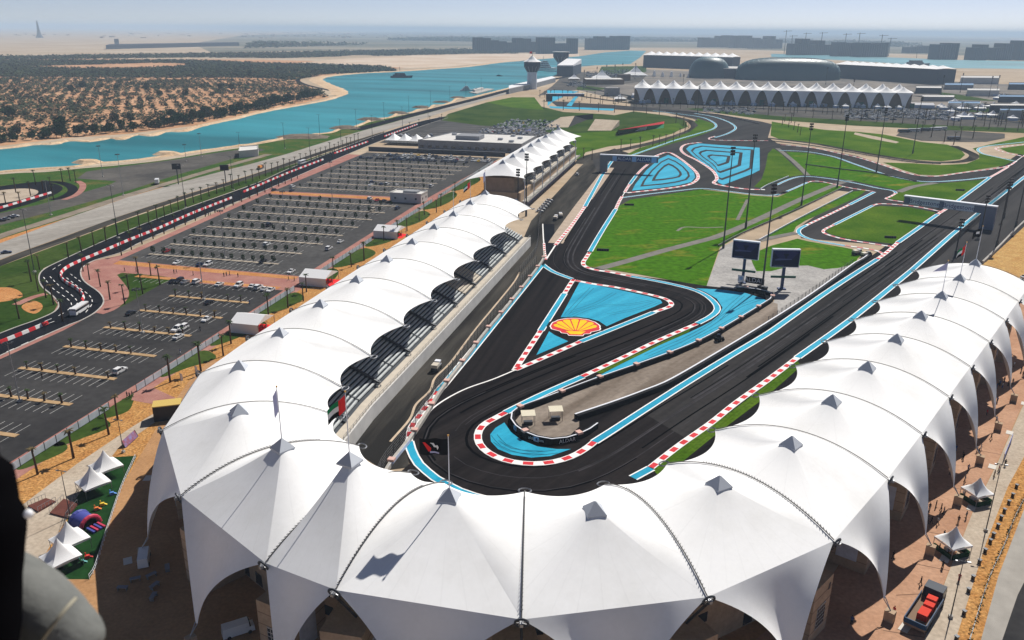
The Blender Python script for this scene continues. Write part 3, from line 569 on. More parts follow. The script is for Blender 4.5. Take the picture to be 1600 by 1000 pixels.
for i, L in enumerate(([(1018, 470), (985, 476), (930, 480), (880, 500)], [(1028, 472), (1000, 482), (950, 492)], [(960, 458), (930, 475), (890, 488)], [(1186, 468), (1150, 482), (1090, 520), (1010, 556)], [(1160, 462), (1140, 480), (1115, 505), (1060, 535)], [(1180, 480), (1130, 508), (1070, 540)], [(775, 690), (800, 704), (850, 708)], [(772, 680), (790, 698), (830, 709), (870, 706)], [(1070, 541), (1020, 560), (960, 585)], [(925, 450), (905, 470), (885, 492)])):
    P = resample(cr(px(L), 6), 3)
    for o_ in (-.8, .8): b3.strip(P, .22, .1005 + i * .001, off=o_)
b3.build('tyre_marks', mat('faint_tyre_mark', (.012, .13, .2), .8, var=.4, scale=.5), kind='structure')

M_TRACKG = mat('worn_straight_asphalt', (.010, .0095, .0105), .85, col2=(.046, .043, .042), scale=.16, stretch=(36, 1.0), rot=ANG_B, contrast=(.3, .72), fine=.12, fscale=.5, spec=.02)
sheet('straight_asphalt', px([(1010, 648), (1075, 604), (1150, 557), (1200, 526), (1300, 456), (1405, 384), (1550, 280), (1640, 222), (1690, 222), (1600, 282), (1487, 373), (1375, 468), (1300, 526), (1246, 564), (1200, 598), (1130, 648), (1080, 690)]), .0475, M_TRACKG)
sheet('outer_tarmac', px([(1450, 418), (1500, 372), (1560, 322), (1604, 284), (1690, 226), (1690, 268), (1600, 342), (1538, 404), (1500, 440)]), .0478, M_RUNOFF)
# ================================================================== the horseshoe grandstand
M_FAB = mat('tent_fabric', (0.86, 0.86, 0.86), 0.7, col2=(0.74, 0.735, 0.72), scale=0.07, contrast=(.45, .8), spec=0.05, fine=.015, fscale=1.5)
M_CAP = mat('cap_sheet', (0.50, 0.53, 0.58), 0.55)
M_SEAM = mat('seam_truss', (0.13, 0.125, 0.12), 0.6)
M_SEAT = mat('seat_row', (0.50, 0.53, 0.54), 0.6, var=.15, scale=.5)
M_AISLE = mat('stand_aisle', (0.06, 0.068, 0.078), 0.7)
M_TERR = mat('cream_terrace', (0.52, 0.47, 0.40), 0.9, var=.08, scale=.4)
M_WALLW = mat('white_render', (0.58, 0.57, 0.55), 0.9, var=.08, scale=.2)
M_FABP = M_FAB.copy(); M_FABP.name = 'tent_fabric_panels'
_t = M_FABP.node_tree; _b = _t.nodes['Principled BSDF']; _src = _b.inputs['Base Color'].links[0].from_socket
_at = _t.nodes.new('ShaderNodeAttribute'); _at.attribute_name = 'panel'
_fr = _t.nodes.new('ShaderNodeMath'); _fr.operation = 'FRACT'; _t.links.new(_at.outputs['Fac'], _fr.inputs[0])
_lt = _t.nodes.new('ShaderNodeMath'); _lt.operation = 'LESS_THAN'; _lt.inputs[1].default_value = .05; _t.links.new(_fr.outputs[0], _lt.inputs[0])
_mr = _t.nodes.new('ShaderNodeMapRange'); _mr.inputs['To Min'].default_value = 1.0; _mr.inputs['To Max'].default_value = .955; _t.links.new(_lt.outputs[0], _mr.inputs['Value'])
_vm = _t.nodes.new('ShaderNodeVectorMath'); _vm.operation = 'SCALE'; _t.links.new(_src, _vm.inputs[0]); _t.links.new(_mr.outputs[0], _vm.inputs['Scale']); _t.links.new(_vm.outputs[0], _b.inputs['Base Color'])
HO, HI, HP = 20.0, 18.7, 29.0
I_px = [(820, 327), (808, 343.6), (792, 362), (769, 382.5), (742, 406.6), (710.6, 434), (674.6, 468), (631, 508.5), (580, 556), (535, 605), (527, 650), (561, 697), (642, 739), None, (820, 768), (945, 757), (1042, 725), (1117, 672), (1190, 615), (1245, 567), (1296, 529), (1336, 498), (1373, 467), (1403, 443.6), (1431, 422.7)]
O_px = {9: (313, 584), 10: (255, 672), 11: (283, 775), 12: (415, 880), 13: (525, 922), 14: (815, 968), 15: (1105, 933), 16: (1303, 845), 17: (1387, 748), 18: (1440, 678), 19: (1482, 620)}
IN = [G(*p, HI) if p else None for p in I_px]; IN[13] = Vector((-12.6, 135.0, HI))
b0, b1 = IN[3], IN[8]; dL = Vector((b1.x - b0.x, b1.y - b0.y, 0)) / 5
for k in range(9): IN[k] = Vector((b1.x, b1.y, HI)) - dL * (8 - k)          # the west arm is straight and evenly spaced
dR = Vector((IN[24].x - IN[17].x, IN[24].y - IN[17].y, 0)) / 7
for k in range(17, 26):
    q = IN[17] + dR * (k - 17)
    if k < 25: IN[k] = q
    else: IN.append(q)
OUT = []
for k in range(26):
    if k in O_px: OUT.append(G(*O_px[k], HO))
    elif k < 9: OUT.append(None)
    else: OUT.append(OUT[19] + dR * (k - 19))
pL = Vector((dL.y, -dL.x, 0)).normalized()
if pL.x > 0: pL = -pL
for k in range(9): OUT[k] = Vector((IN[k].x, IN[k].y, HO)) + pL * 35.5
PEAKZ = {12: 33.0, 11: 31.0}
P_px = {9: (373, 562), 10: (372, 630), 11: (440, 684), 12: (545.6, 705), 13: (702, 761), 14: (930, 782), 15: (1125, 742), 16: (1238, 680)}
def seam(k, t):
    p = OUT[k].lerp(IN[k], t); p = p + ZV * (4 * t * (1 - t)) * 4.9
    return p
stand = site('grandstand', (OUT[14].x, OUT[14].y, 0), 'huge white tented horseshoe grandstand curling round the hairpin in the foreground', 'grandstand')
NB = 24
PK = []
for k in range(NB):
    mo = (OUT[k] + OUT[k + 1]) / 2; mi = (IN[k] + IN[k + 1]) / 2
    d = Vector((mi.x - mo.x, mi.y - mo.y, 0)).normalized()
    z = PEAKZ.get(k, HP)
    p = G(*P_px[k], z) if k in P_px else Vector((mo.x, mo.y, z)) + d * 15.6
    PK.append(p)
def fall(s): return 0.88 * s + 0.12 * s ** 3          # tent profile from rim (0) to peak (1)
def sector(rim, top, nr=11):
    rows = []
    for j in range(nr + 1):
        r = (j / nr)
        row = []
        for q in rim:
            a = q[0]; c = q[1]
            w = q[2] if len(q) > 2 else 0.0; p = a.lerp(c, r); p.z = a.z + (c.z - a.z) * (fall(r) * (1 - w) + (.38 * r + .62 * r ** 2.3) * w); row.append(p)
        rows.append(row)
    return rows
for k in range(NB):
    P = PK[k]; ax = (IN[k] + IN[k + 1]) / 2 - (OUT[k] + OUT[k + 1]) / 2; ax = Vector((ax.x, ax.y, 0)).normalized(); ay = Vector((-ax.y, ax.x, 0))
    zc = P.z - 1.6; rc = .8
    def ringpt(q):
        d = Vector((q.x - P.x, q.y - P.y, 0)).normalized(); return Vector((P.x + d.x * rc, P.y + d.y * rc, zc))
    O0, O1, I0, I1 = OUT[k], OUT[k + 1], IN[k], IN[k + 1]
    front = [O0.lerp(O1, i / 10) for i in range(11)]
    rest = [seam(k + 1, i / 14) for i in range(15)]
    for i in range(1, 16):
        t = i / 16; q = I1.lerp(I0, t); q = q - ax * (4 * t * (1 - t)) * min(3.4, (I1 - I0).length * .18); rest.append(q)
    rest += [seam(k, 1 - i / 14) for i in range(15)]
    b = MB(); b.grid(sector([(q, ringpt(q)) for q in front], P)); n_r = len(rest); b.grid(sector([(q, ringpt(q), min(.42, 1.2 * math.sin(math.pi * i / (n_r - 1)))) for i, q in enumerate(rest)], P))
    cn = b.build('canopy', M_FABP, stand, smooth=True)
    at_ = cn.data.attributes.new('panel', 'FLOAT', 'POINT'); vals = []
    for j in range(12): vals += [float(i) * .7 for i in range(len(front))]
    for j in range(12): vals += [float(i) * .4 for i in range(len(rest))]
    at_.data.foreach_set('value', vals)
    # steel hoop under the inner edge
    # cap
    b = MB(); hw = 1.62; c4 = [Vector((P.x, P.y, 0)) + ax * hw * i + ay * hw * j for i, j in ((-1, -1), (1, -1), (1, 1), (-1, 1))]
    zb = zc - .6
    lo = [Vector((p.x, p.y, zb)) for p in c4]; hi = [Vector((p.x, p.y, zb + .3)) for p in c4]; tip = Vector((P.x, P.y, P.z))
    t4 = [tip + (h - tip) * .06 for h in hi]
    b.grid([lo + [lo[0]], hi + [hi[0]], t4 + [t4[0]]]); b.add(lo, [(3, 2, 1, 0)]); b.add(t4, [(0, 1, 2, 3)])
    cp = b.build('peak_cap', M_CAP, stand)
    # skirt that runs down to the anchor
    mo = (O0 + O1) / 2; A = Vector((mo.x, mo.y, 0)) - ax * 7.2
    tipz = 3.9
    TL = A + ay * .35 + ZV * tipz + ax * .8; TR = A - ay * .35 + ZV * tipz + ax * .8
    if (O0 - TL).length > (O0 - TR).length: TL, TR = TR, TL
    wid = (O1 - O0).length
    def edge(Oq, T, t):
        c = Vector((T.x, T.y, 0)).lerp(Vector((Oq.x, Oq.y, 0)), .17); c.z = 14.8
        return Oq * (1 - t) ** 2 + c * 2 * t * (1 - t) + T * t * t
    rows = []
    for j in range(19):
        t = j / 18; l = edge(O0, TL, t); r = edge(O1, TR, t); row = []
        for i in range(9):
            s_ = i / 8; q = l.lerp(r, s_); 
            q = q + ax * 1.6 * (4 * s_ * (1 - s_)) * math.sin(math.pi * t)
            row.append(q)
        rows.append(row)
    b = MB(); b.grid(rows); b.build('canopy_skirt', M_FAB, stand, smooth=True)
    # anchor block and cables
    b = MB(); b.box(A.x - ax.x * .6, A.y - ax.y * .6, 0, 1.7, 1.3, 2.1, math.atan2(ax.y, ax.x)); ab = b.build('anchor_block', M_STONE, stand)
    b = MB()
    for q in (TL, TR): b.tube([q + ZV * .2, A - ax * .6 + ZV * 2.1 + (q - A).cross(ZV) * 0], .09, 5)
    b.build('stay_cable', M_STEEL, ab)
    b = MB(); b.box(A.x - ax.x * 3.4, A.y - ax.y * 3.4, 0.03, 1.6, 2.4, .05, math.atan2(ax.y, ax.x)); b.build('ground_plate', mat('pale_plate', (.6, .57, .52), .8), ab)
    # rear building behind the skirt
    wl = [O0 + ax * 9 - ZV * O0.z, O1 + ax * 9 - ZV * O1.z]
    dd = (wl[1] - wl[0]).normalized(); nn = -ax
    b = MB(); b.beam(wl[0] + ZV * 6.5, wl[1] + ZV * 6.5, .6, 13.0); w_ = b.build('rear_wall', M_STONE, stand)
    L_ = (wl[1] - wl[0]).length
    for f in (.14, .3, .7, .86):
        q = wl[0].lerp(wl[1], f) + nn * .32
        for z0, h_ in ((.3, 2.6), (5.2, 2.0), (9.2, 2.0)):
            b = MB(); b.beam(q - dd * 1.1 + ZV * (z0 + h_ / 2), q + dd * 1.1 + ZV * (z0 + h_ / 2), .1, h_); b.build('window', M_GLASS, w_)
    # projecting stair tower at each seam, stone with lattice window and a poster panel
    q = OUT[k] + ax * 4.6; q.z = 0; rz = math.atan2(ax.y, ax.x)
    b = MB(); b.box(q.x, q.y, 0, 8.6, 7.0, 11.5, rz); tw = b.build('stair_tower', M_STONE, stand)
    b = MB(); f_ = q - ax * 4.36; b.beam(f_ - ay * 1.6 + ZV * 4.6, f_ + ay * 1.6 + ZV * 4.6, .1, 4.6); fr = b.build('lattice_window', M_CONCRETE, tw)
    b = MB()
    for i in range(4):
        for j in range(5): 
            c = f_ - ax * .06 + ay * (-1.2 + .8 * i) + ZV * (2.9 + .85 * j); b.beam(c - ay * .3, c + ay * .3, .06, .62)
    b.build('lattice_panes', M_GLASS, fr, kind='stuff')
    b = MB(); b.beam(f_ - ay * 2.6 + ZV * 9.6, f_ - ay * 1.9 + ZV * 9.6, .08, 1.2); b.build('emblem_plate', M_DSTEEL, tw)
    for sd in (-1, 1):
        g_ = q + ay * sd * 3.56
        b = MB(); b.beam(g_ - ax * 2.4 + ZV * 5, g_ + ax * 1.6 + ZV * 5, .1, 5.6); b.build('poster_panel', mat('poster_sheet', (.55, .58, .66), .7, var=.1, scale=.8), tw)
    b = MB()
    for j in range(1, 5): b.box(q.x, q.y, j * 2.3, 8.66, 7.06, .09, rz)
    b.build('cladding_joints', mat('joint', (.2, .14, .1), .9), tw, kind='stuff')
# seams: dark truss lines over the fabric, rings at both ends
for k in range(NB + 1):
    pts = [seam(k, t / 20) + ZV * .2 for t in range(21)]
    b = MB(); b.tube(pts, .1 if 11 <= k <= 16 else .085, 5)
    if 10 <= k <= 18:
        pass
    tr = b.build('seam_truss', M_SEAM, stand)
    b = MB()
    n_ = 46 if 11 <= k <= 16 else 0
    for i in range(n_):
        a = seam(k, .02 + .75 * i / n_) + ZV * .42; a2 = seam(k, .02 + .75 * (i + .6) / n_) + ZV * .42
        sd = (a2 - a).cross(ZV).normalized() * .17
        b.beam(a - sd, a2 + sd, .09, .08)
    if n_: b.build('truss_lacing', M_DSTEEL, tr, kind='stuff')
    # hub ring at the outer node
    d = OUT[k] - IN[k]; d = Vector((d.x, d.y, 0)).normalized(); c = OUT[k] + d * .5 - ZV * .2; s_ = d.cross(ZV)
    b = MB(); ring = [c + (s_ * math.cos(a) + (ZV * .92 + d * .3) * math.sin(a)) * .95 for a in [2 * math.pi * i / 14 for i in range(15)]]
    b.tube(ring, .2, 5); hb = b.build('hub_ring', M_DSTEEL, stand)
    b = MB()
    for i in range(7): b.beam(c, ring[i * 2], .1)
    b.beam(c - d * .3, c + d * .7, .5); b.build('hub_spokes', M_STEEL, hb)
    b = MB(); b.tube([c + ZV * -.4, Vector((c.x, c.y, 0)) - d * 5.2 + ZV * 11.5], .22, 6); b.build('prop_post', M_DSTEEL, stand)
    # inner hoop light
    c = IN[k] - d * .7 - ZV * .2
    b = MB(); b.tube([c + (s_ * math.cos(a) * 1.2 + d * math.sin(a) * .8) for a in [2 * math.pi * i / 12 for i in range(13)]], .16, 4); b.build('edge_ring', M_STEEL, stand)
REST = MB()
# ---- seating on the inside: rows step down towards the track
def tier(k):
    ax = (IN[k] + IN[k + 1]) / 2 - (OUT[k] + OUT[k + 1]) / 2; ax = Vector((ax.x, ax.y, 0)).normalized()
    def at(t, dist, z):
        o = OUT[k].lerp(OUT[k + 1], t); i = IN[k].lerp(IN[k + 1], t); d = Vector((i.x - o.x, i.y - o.y, 0)).normalized(); return Vector((i.x, i.y, z)) + d * dist
    D1 = -1.2
    NR = 15; z_of = lambda d: 4.9 + (D1 - 3.2 - d) * .47
    b = MB(); b.grid([[at(t, -24, z_of(-24) - .5) for t in (0, .25, .5, .75, 1)], [at(t, D1 - 2, z_of(D1 - 2) - .5) for t in (0, .25, .5, .75, 1)]]); rk = b.build('seating_rake', M_AISLE, stand)
    for r in range(NR):
        d = D1 - 3.6 - 1.15 * r
        for s0, s1 in ((.02, .485), (.515, .98)):
            a = at(s0, d, z_of(d) + .15); c = at(s1, d, z_of(d) + .15)
            if not 3 <= k <= 9: REST.beam(a, c, .6, .42); continue
            b = MB(); b.beam(a, c, .6 if k != 3 else 1.0, .42); b.build('seat_row', M_SEAT if not (k == 3 and r < 9) else M_TERR, rk)  # end bay: cream terrace rows, sunlight also put into their colour
    b = MB(); b.grid([[at(0, D1 - 2.6, 4.3), at(1, D1 - 2.6, 4.3)], [at(0, D1 + .6, 4.25), at(1, D1 + .6, 4.25)]]); b.build('front_terrace', M_TERR, stand)
    b = MB(); b.beam(at(0, D1 + .7, 2.2), at(1, D1 + .7, 2.2), .5, 4.4); b.build('front_wall', M_WALLW, stand)
    b = MB()
    n = 9
    for i in range(n + 1): b.beam(at(i / n, D1 + .6, 4.4), at(i / n, D1 + .6, 5.5), .09)
    b.beam(at(0, D1 + .6, 5.5), at(1, D1 + .6, 5.5), .08); b.beam(at(0, D1 + .6, 4.95), at(1, D1 + .6, 4.95), .05); b.build('front_railing', M_STEEL, stand)
    for t in (.5,):
        b = MB(); b.beam(at(t, D1 - 20, z_of(D1 - 20) + 1.0), at(t, D1 - 2, z_of(D1 - 2) + 1.0), .9, .5); b.build('aisle_stair', M_DSTEEL, stand)
for k in range(NB):
    if k <= 13 or True: tier(k)
REST.build('seat_rows', M_SEAT, stand, kind='stuff')
# ================================================================== walls, gantries, screens, masts and flags of the circuit
M_LOGO = mat('pale_blue_logo', (0.30, 0.50, 0.80), .5)
M_LETTER = mat('silver_letter', (0.62, 0.64, 0.70), .5)
M_SIGNW = mat('sign_white', (0.72, 0.74, 0.80), .6)
M_NAVY = mat('navy_letter', (0.03, 0.05, 0.18), .5)
M_FENCE = mat('wire_fence', (0.16, 0.16, 0.165), .6)

def wall_line(name, L, label, h=1.5, t=.9, closed=False, posts=True, cat='barrier', topm=None, facem=None, step=4.0, sm=5):
    P = resample(cr(px(L), sm), step)
    w_ = site(name, P[0], label, cat)
    b = MB(); b.strip(P, t, 0.05, h=h); b.build('tyre_face', facem or M_BLACK, w_)
    b = MB(); b.strip(P, t * .34, 0.05 + h, h=.1, off=t * .3); b.build('top_rail', topm or M_SIGNW, w_)
    if posts:
        n = max(1, int(16 / step))
        for i in range(2, len(P) - 1, n):
            b = MB(); d = (P[min(i + 1, len(P) - 1)] - P[i]); b.box(P[i].x, P[i].y, h, 1.5, 1.7, .55, math.atan2(d.y, d.x)); b.build('gap_block', M_PINK, w_)
    return w_, P
hw_, hp = wall_line('tyre_barrier', [(932, 669), (918, 679), (900, 687), (870, 694), (840, 690), (818, 681), (804, 669), (800, 657), (810, 645), (845, 632), (892, 614), (940, 596), (1052, 556), (1115, 527), (1193, 480), (1206, 470), (1203, 462), (1178, 456.5), (1150, 454)], 'long black tyre barrier with white top wrapping the hairpin island, blue lettered panel', 1.6, 1.0)
# lettering on the hairpin face: wall point nearest to the sight line
def on_wall(P, x, y):
    g = G(x, y); i = min(range(len(P)), key=lambda k: (P[k] - g).length); a, c = P[max(i - 1, 0)], P[min(i + 1, len(P) - 1)]
    d = Vector((c.x - a.x, c.y - a.y, 0)).normalized(); return P[i], d
for s_, x, y, sz, m_ in (('ALDAR', 877, 694, 1.5, M_LETTER), ('aldar.com', 829, 687, 1.15, M_LETTER)):
    p, d = on_wall(hp, x, y)
    if d.x < 0: d = -d
    n = Vector((d.y, -d.x, 0)); put_text(s_, sz, m_, p + n * .56 + ZV * .85, d, ZV, hw_)
for x, y in ((846, 692), (812, 677)):
    p, d = on_wall(hp, x, y)
    if d.x < 0: d = -d
    n = Vector((d.y, -d.x, 0)); b = MB(); b.beam(p + n * .53 - d * .75 + ZV * .85, p + n * .53 + d * .75 + ZV * .85, .06, 1.3); lp = b.build('logo_panel', M_LOGO, hw_)
    b = MB(); b.beam(p + n * .58 - d * .1 + ZV * .9, p + n * .58 + d * .45 + ZV * .9, .04, .7); b.build('logo_mark', M_NAVY, lp)
wall_line('tyre_barrier', [(900, 656), (962, 635), (1010, 617), (1050, 600), (1125, 556), (1200, 510), (1270, 464), (1337, 415)], 'straight black tyre barrier on the inner side of the long straight', 1.5, 1.6, posts=False)
wall_line('tyre_barrier', [(1337, 415), (1350, 408), (1360, 400)], 'short black tyre stack beside the buggy and lawn by the straight', 1.5, 1.4, posts=False)
wl_, wp_ = wall_line('debris_wall', [(598, 752), (610, 728), (640, 690), (668, 648), (690, 612), (725, 566), (760, 520), (800, 472), (846, 412), (850, 395)], 'pale concrete wall with pink openings between the service road and the blue edge stripe', 1.1, .8, topm=M_CONCRETE, facem=M_CONCRETE, cat='wall')
p, d = on_wall(wp_, 618, 716); d = -d if d.x < 0 else d
b = MB(); n = Vector((d.y, -d.x, 0)); b.beam(p + n * .46 - d * 7 + ZV * .7, p + n * .46 + d * 7 + ZV * .7, .06, 1.0); b.build('advert_panel', mat('advert_white', (.55, .6, .75), .6, var=.15, scale=.5), wl_)
# debris fences: posts and wire, each fence one thing, posts as parts
def fence(name, L, label, h=3.2, step=4.2, wires=5, m_=M_FENCE, sm=4, lean=0.0):
    P = resample(cr(px(L) if not isinstance(L[0], Vector) else L, sm), step)
    f = site(name, P[0], label, 'fence')
    for p in P:
        b = MB(); b.beam(p, p + ZV * h, .14); b.build('fence_post', M_DSTEEL, f)
    b = MB()
    for j in range(1, wires + 1):
        for a, c in zip(P, P[1:]): b.beam(a + ZV * h * j / wires, c + ZV * h * j / wires, .05)
    for a, c in zip(P, P[1:]):
        b.beam(a, c + ZV * h, .03); b.beam(a + ZV * h, c, .03)
    b.build('wire_mesh', m_, f, kind='stuff')
    return f
fence('debris_fence', [(590, 752), (602, 728), (632, 690), (660, 648), (682, 612), (717, 566), (752, 520), (792, 472), (838, 412)], 'tall wire debris fence along the service road beside the west track edge', 3.6)
fence('debris_fence', [(812, 428), (838, 392), (842, 360), (845, 335)], 'wire debris fence curving up to the small service vehicles', 3.2)
fence('debris_fence', [(1332, 412), (1250, 470), (1200, 503)], 'low wire fence standing along the yard beside the long straight', 2.2)
fence('debris_fence', [(1500, 372), (1530, 338), (1560, 310), (1600, 272), (1660, 222)], 'tall debris fence on the outer side of the long straight beyond the sponsor gantry', 4.5)
f_, fp_ = wall_line('boundary_wall', [(1535, 412), (1560, 388), (1600, 348), (1680, 275)], 'pale concrete wall between the outer tarmac and the dry grass bank', 1.2, .8, posts=False, topm=M_CONCRETE, facem=M_CONCRETE, cat='wall')
for L, lb in (([(1122, 386), (1160, 366), (1240, 331), (1318, 294)], 'dark guard rail along the near side of the infield service road'), ([(1186, 377), (1250, 342), (1332, 300)], 'pale guard rail on the far side of the infield service road'), ([(1258, 258), (1310, 265), (1370, 272), (1432, 284)], 'dark guard rail crossing the upper infield lawn'), ([(1204, 221), (1272, 229), (1340, 241), (1420, 254), (1470, 257)], 'dark guard rail behind the upper sweeping bend'), ([(1188, 297), (1200, 290), (1222, 281), (1232, 277)], 'pale guard rail by the orange utility strip'), ([(1040, 174), (1110, 178.5), (1150, 186), (1185, 194)], 'dark barrier round the outside of the far bend'), ([(1090, 190), (1084, 186), (1060, 181)], 'short dark barrier on the inside of the far bend')):
    P = resample(cr(px(L), 4), 6); g_ = site('guard_rail', P[0], lb, 'guard rail')
    mm = M_SIGNW if lb.startswith('pale') else M_DSTEEL
    b = MB(); b.strip(P, .35, .4, h=.75); b.build('rail', mm, g_)
    for q in P[::2]:
        b = MB(); b.box(q.x, q.y, 0, .25, .5, .45); b.build('post', M_DSTEEL, g_)
for i, (x, y, lb) in enumerate(((942, 392, 'beside the blue edge of the west straight'), (983, 321, 'at the top corner of the big lawn'), (1391, 372, 'on the square lawn by the long straight'), (1500, 298, 'on the small upper lawn by the long straight'))):
    c = G(x, y); ty = site('tyre_stack', c, 'dark bundle of stacked tyres ' + lb, 'tyre stack')
    dx = Vector((1, -.12, 0))
    for k in range(5):
        q = c + dx * (k - 2) * 1.15
        b = MB(); b.tube([q, q + ZV * 1.1], .62, 9); b.build('tyre', M_BLACK, ty)
band('apron_ribbon', cr(px([(952, 262), (930, 292), (905, 326), (880, 362), (868, 380)]), 4), 7.5, 0.06, mat('cream_apron', (.42, .34, .27), .9, var=.1, scale=.2))

# gantries
def gantry(base, dirv, L, z0, z1, depth, label, signs, cap_m, face_m, pw):
    g_ = site('gantry', base, label, 'gantry'); d = dirv.normalized(); n = Vector((d.y, -d.x, 0))
    if n.y > 0: n = -n
    b = MB(); b.box(base.x, base.y, 0, pw, depth, z1 - .2, math.atan2(d.y, d.x), 1.08); b.build('pillar', face_m, g_)
    a = base - d * pw * .5; c = base + d * L
    b = MB(); b.beam(a + ZV * ((z0 + z1) / 2 + .01), c + ZV * ((z0 + z1) / 2 + .01), depth * .86, z1 - z0); bm_ = b.build('beam', face_m, g_)
    b = MB(); b.beam(a - d * .3 + ZV * (z1 + .35), c + d * .3 + ZV * (z1 + .35), depth * 1.1, .7); b.build('top_cap', cap_m, g_)
    for f0, f1, m_, txt, sz, tm in signs:
        p0, p1 = base + d * L * f0 + n * (depth * .45), base + d * L * f1 + n * (depth * .45)
        zc = (z0 + z1) / 2
        b = MB(); b.beam(p0 + ZV * zc, p1 + ZV * zc, .12, (z1 - z0) * .9); sp = b.build('sign_panel', m_, g_)
        if txt:
            x = Vector((1, 0, 0)) if False else (d if d.x > 0 else -d)
            put_text(txt, sz, tm, (p0 + p1) / 2 + n * .1 + ZV * zc, x, ZV, sp)
gb = G(943, 268)
gantry(gb, UA, 40, 8.2, 12.2, 3.0, 'white topped gantry with dark lettered sign over the west straight', [(.16, .24, M_LOGO, '', 1, None), (.25, .51, M_NAVY, 'ALDAR', 3.2, M_LETTER), (.52, .60, M_LOGO, '', 1, None), (.61, .87, M_NAVY, 'ALDAR', 3.2, M_LETTER), (.88, .97, M_LOGO, '', 1, None)], M_SIGNW, mat('grey_panel', (.22, .23, .25), .6), 5.5)
gb2 = G(1540, 358)
gantry(gb2, -UB, 43, 8.4, 12.4, 3.2, 'grey sponsor gantry with black lettering over the long straight', [(.17, .52, mat('pale_sign', (.62, .65, .74), .6), 'Bridgestone', 3.3, M_NAVY), (.57, .93, mat('pale_sign', (.62, .65, .74), .6), 'Bridgestone', 3.3, M_NAVY)], M_SIGNW, mat('shaded_grey_panel', (.16, .19, .27), .6), 6.5)  # pillar and beam: shade of the near face mixed into the grey-blue
gb3 = G(858, 158); gantry(gb3, Vector((1, .02, 0)), 52, 7, 10.5, 4, 'low white topped gantry over the distant blue corner', [(.2, .9, M_NAVY, '', 1, None)], M_SIGNW, M_BLACKP, 9)

# giant screens
def pic(nm, v, f, m_, par): b = MB(); b.add(v, f); return b.build(nm, m_, par)
def emis(name, col, s):
    m_ = mat(name, col, .9); n_ = m_.node_tree.nodes['Principled BSDF']; n_.inputs['Emission Color'].default_value = (*col, 1); n_.inputs['Emission Strength'].default_value = s; return m_
M_SCR = emis('screen_dark', (0.006, 0.008, 0.025), .2); M_SCRB = emis('screen_sky', (0.012, 0.014, 0.055), .2); M_SCRK = emis('screen_shape', (0.005, 0.006, 0.015), .3); M_SCRL = emis('screen_light', (.04, .05, .12), .2)
def screen(base, yaw, wd, ht, zb, label):
    s_ = empty('video_screen', base, yaw, label, 'video screen', 'giant screens in the yard')
    b = MB(); b.box(0, 0, 0, 1.1, 1.0, zb + 1); b.box(0, 0, 0, 3.2, 2.4, .5); b.build('post', mat('navy_post', (.02, .045, .13), .5), s_)
    b = MB(); b.box(0, 0, zb, wd, 1.7, ht); b.build('housing', M_SIGNW, s_)
    b = MB(); b.box(0, -.88, zb + .25, wd - .4, .1, ht - .8); fr = b.build('display', M_SCR, s_)
    y = -.95; W = wd / 2 - .3; z1 = zb + ht - .65; z0 = zb + .35
    def quad(nm, pts, m_, dy): pic(nm, [(x * W, y - dy, z0 + (z1 - z0) * q) for x, q in pts], [tuple(range(len(pts)))], m_, fr)
    quad('picture_sky', [(-.55, .55), (.5, .5), (.95, .92), (.95, .99), (-.95, .99), (-.95, .9)], M_SCRB, .01)
    quad('picture_tower', [(-.08, .5), (.08, .5), (.08, .66), (.2, .74), (.2, .82), (-.2, .82), (-.2, .74), (-.08, .66)], M_SCRK, .02)
    quad('picture_glow', [(-.8, .38), (-.1, .42), (.45, .44), (.45, .5), (-.5, .52), (-.85, .46)], M_SCRL, .03)
    quad('picture_caption', [(-.9, .05), (-.1, .05), (-.1, .09), (-.9, .09)], M_SCRL, .02)
    b = MB(); b.box(0, -.3, 5.0, wd * .9, .5, .9); b.build('green_bar', mat('green_bar', (.01, .09, .06), .5), s_)
    return s_
screen(G(1160, 442), -.42, 10.8, 7.8, 10.6, 'left giant video screen turned aside above the lettered board')
screen(G(1221, 452), -.04, 11.2, 7.6, 9.6, 'right giant video screen facing the horseshoe stand, alone on its post')
ab_ = site('advert_board', G(1172, 448), 'dark board with silver lettering standing beneath the left screen', 'sign')
p0, p1 = G(1158, 444), G(1192, 449); d = (p1 - p0).normalized(); n = Vector((d.y, -d.x, 0))
b = MB(); b.beam(p0 + ZV * 2.4 + d * 1.6, p1 + ZV * 2.4, .3, 2.7); bd = b.build('panel', M_BLACKP, ab_)
put_text('ALDAR', 2.6, M_LETTER, (p0 + p1) / 2 + d * .8 + n * .2 + ZV * 2.4, d, ZV, ab_)
b = MB(); b.beam(p0 + ZV * 2.4 - d * 1.6, p0 + ZV * 2.4 + d * 1.0, .3, 2.7); b.build('logo_panel', M_SIGNW, ab_)
b = MB(); b.beam(p0 + n * .2 + ZV * 2.6 - d * .9, p0 + n * .2 + ZV * 2.6 + d * .3, .1, 1.3); b.build('logo_mark', M_LOGO, ab_)
b = MB(); b.beam(p0, p0 + ZV * 1.2, .25); b.beam(p1, p1 + ZV * 1.2, .25); b.build('leg', M_DSTEEL, ab_)
for i in range(3):
    c = G(1186 + i * 5, 452 + i); bn = site('rubbish_bin', c, ORD[i] + ' dark bin from the left at the foot of the lettered board', 'bin', 'bins in the screen yard'); b = MB(); b.tube([c, c + ZV * 1.5], .8, 8, .9); b.build('barrel', M_BLACKP, bn); b = MB(); b.tube([c + ZV * 1.5, c + ZV * 1.7], .95, 8); b.build('lid', M_DSTEEL, bn)

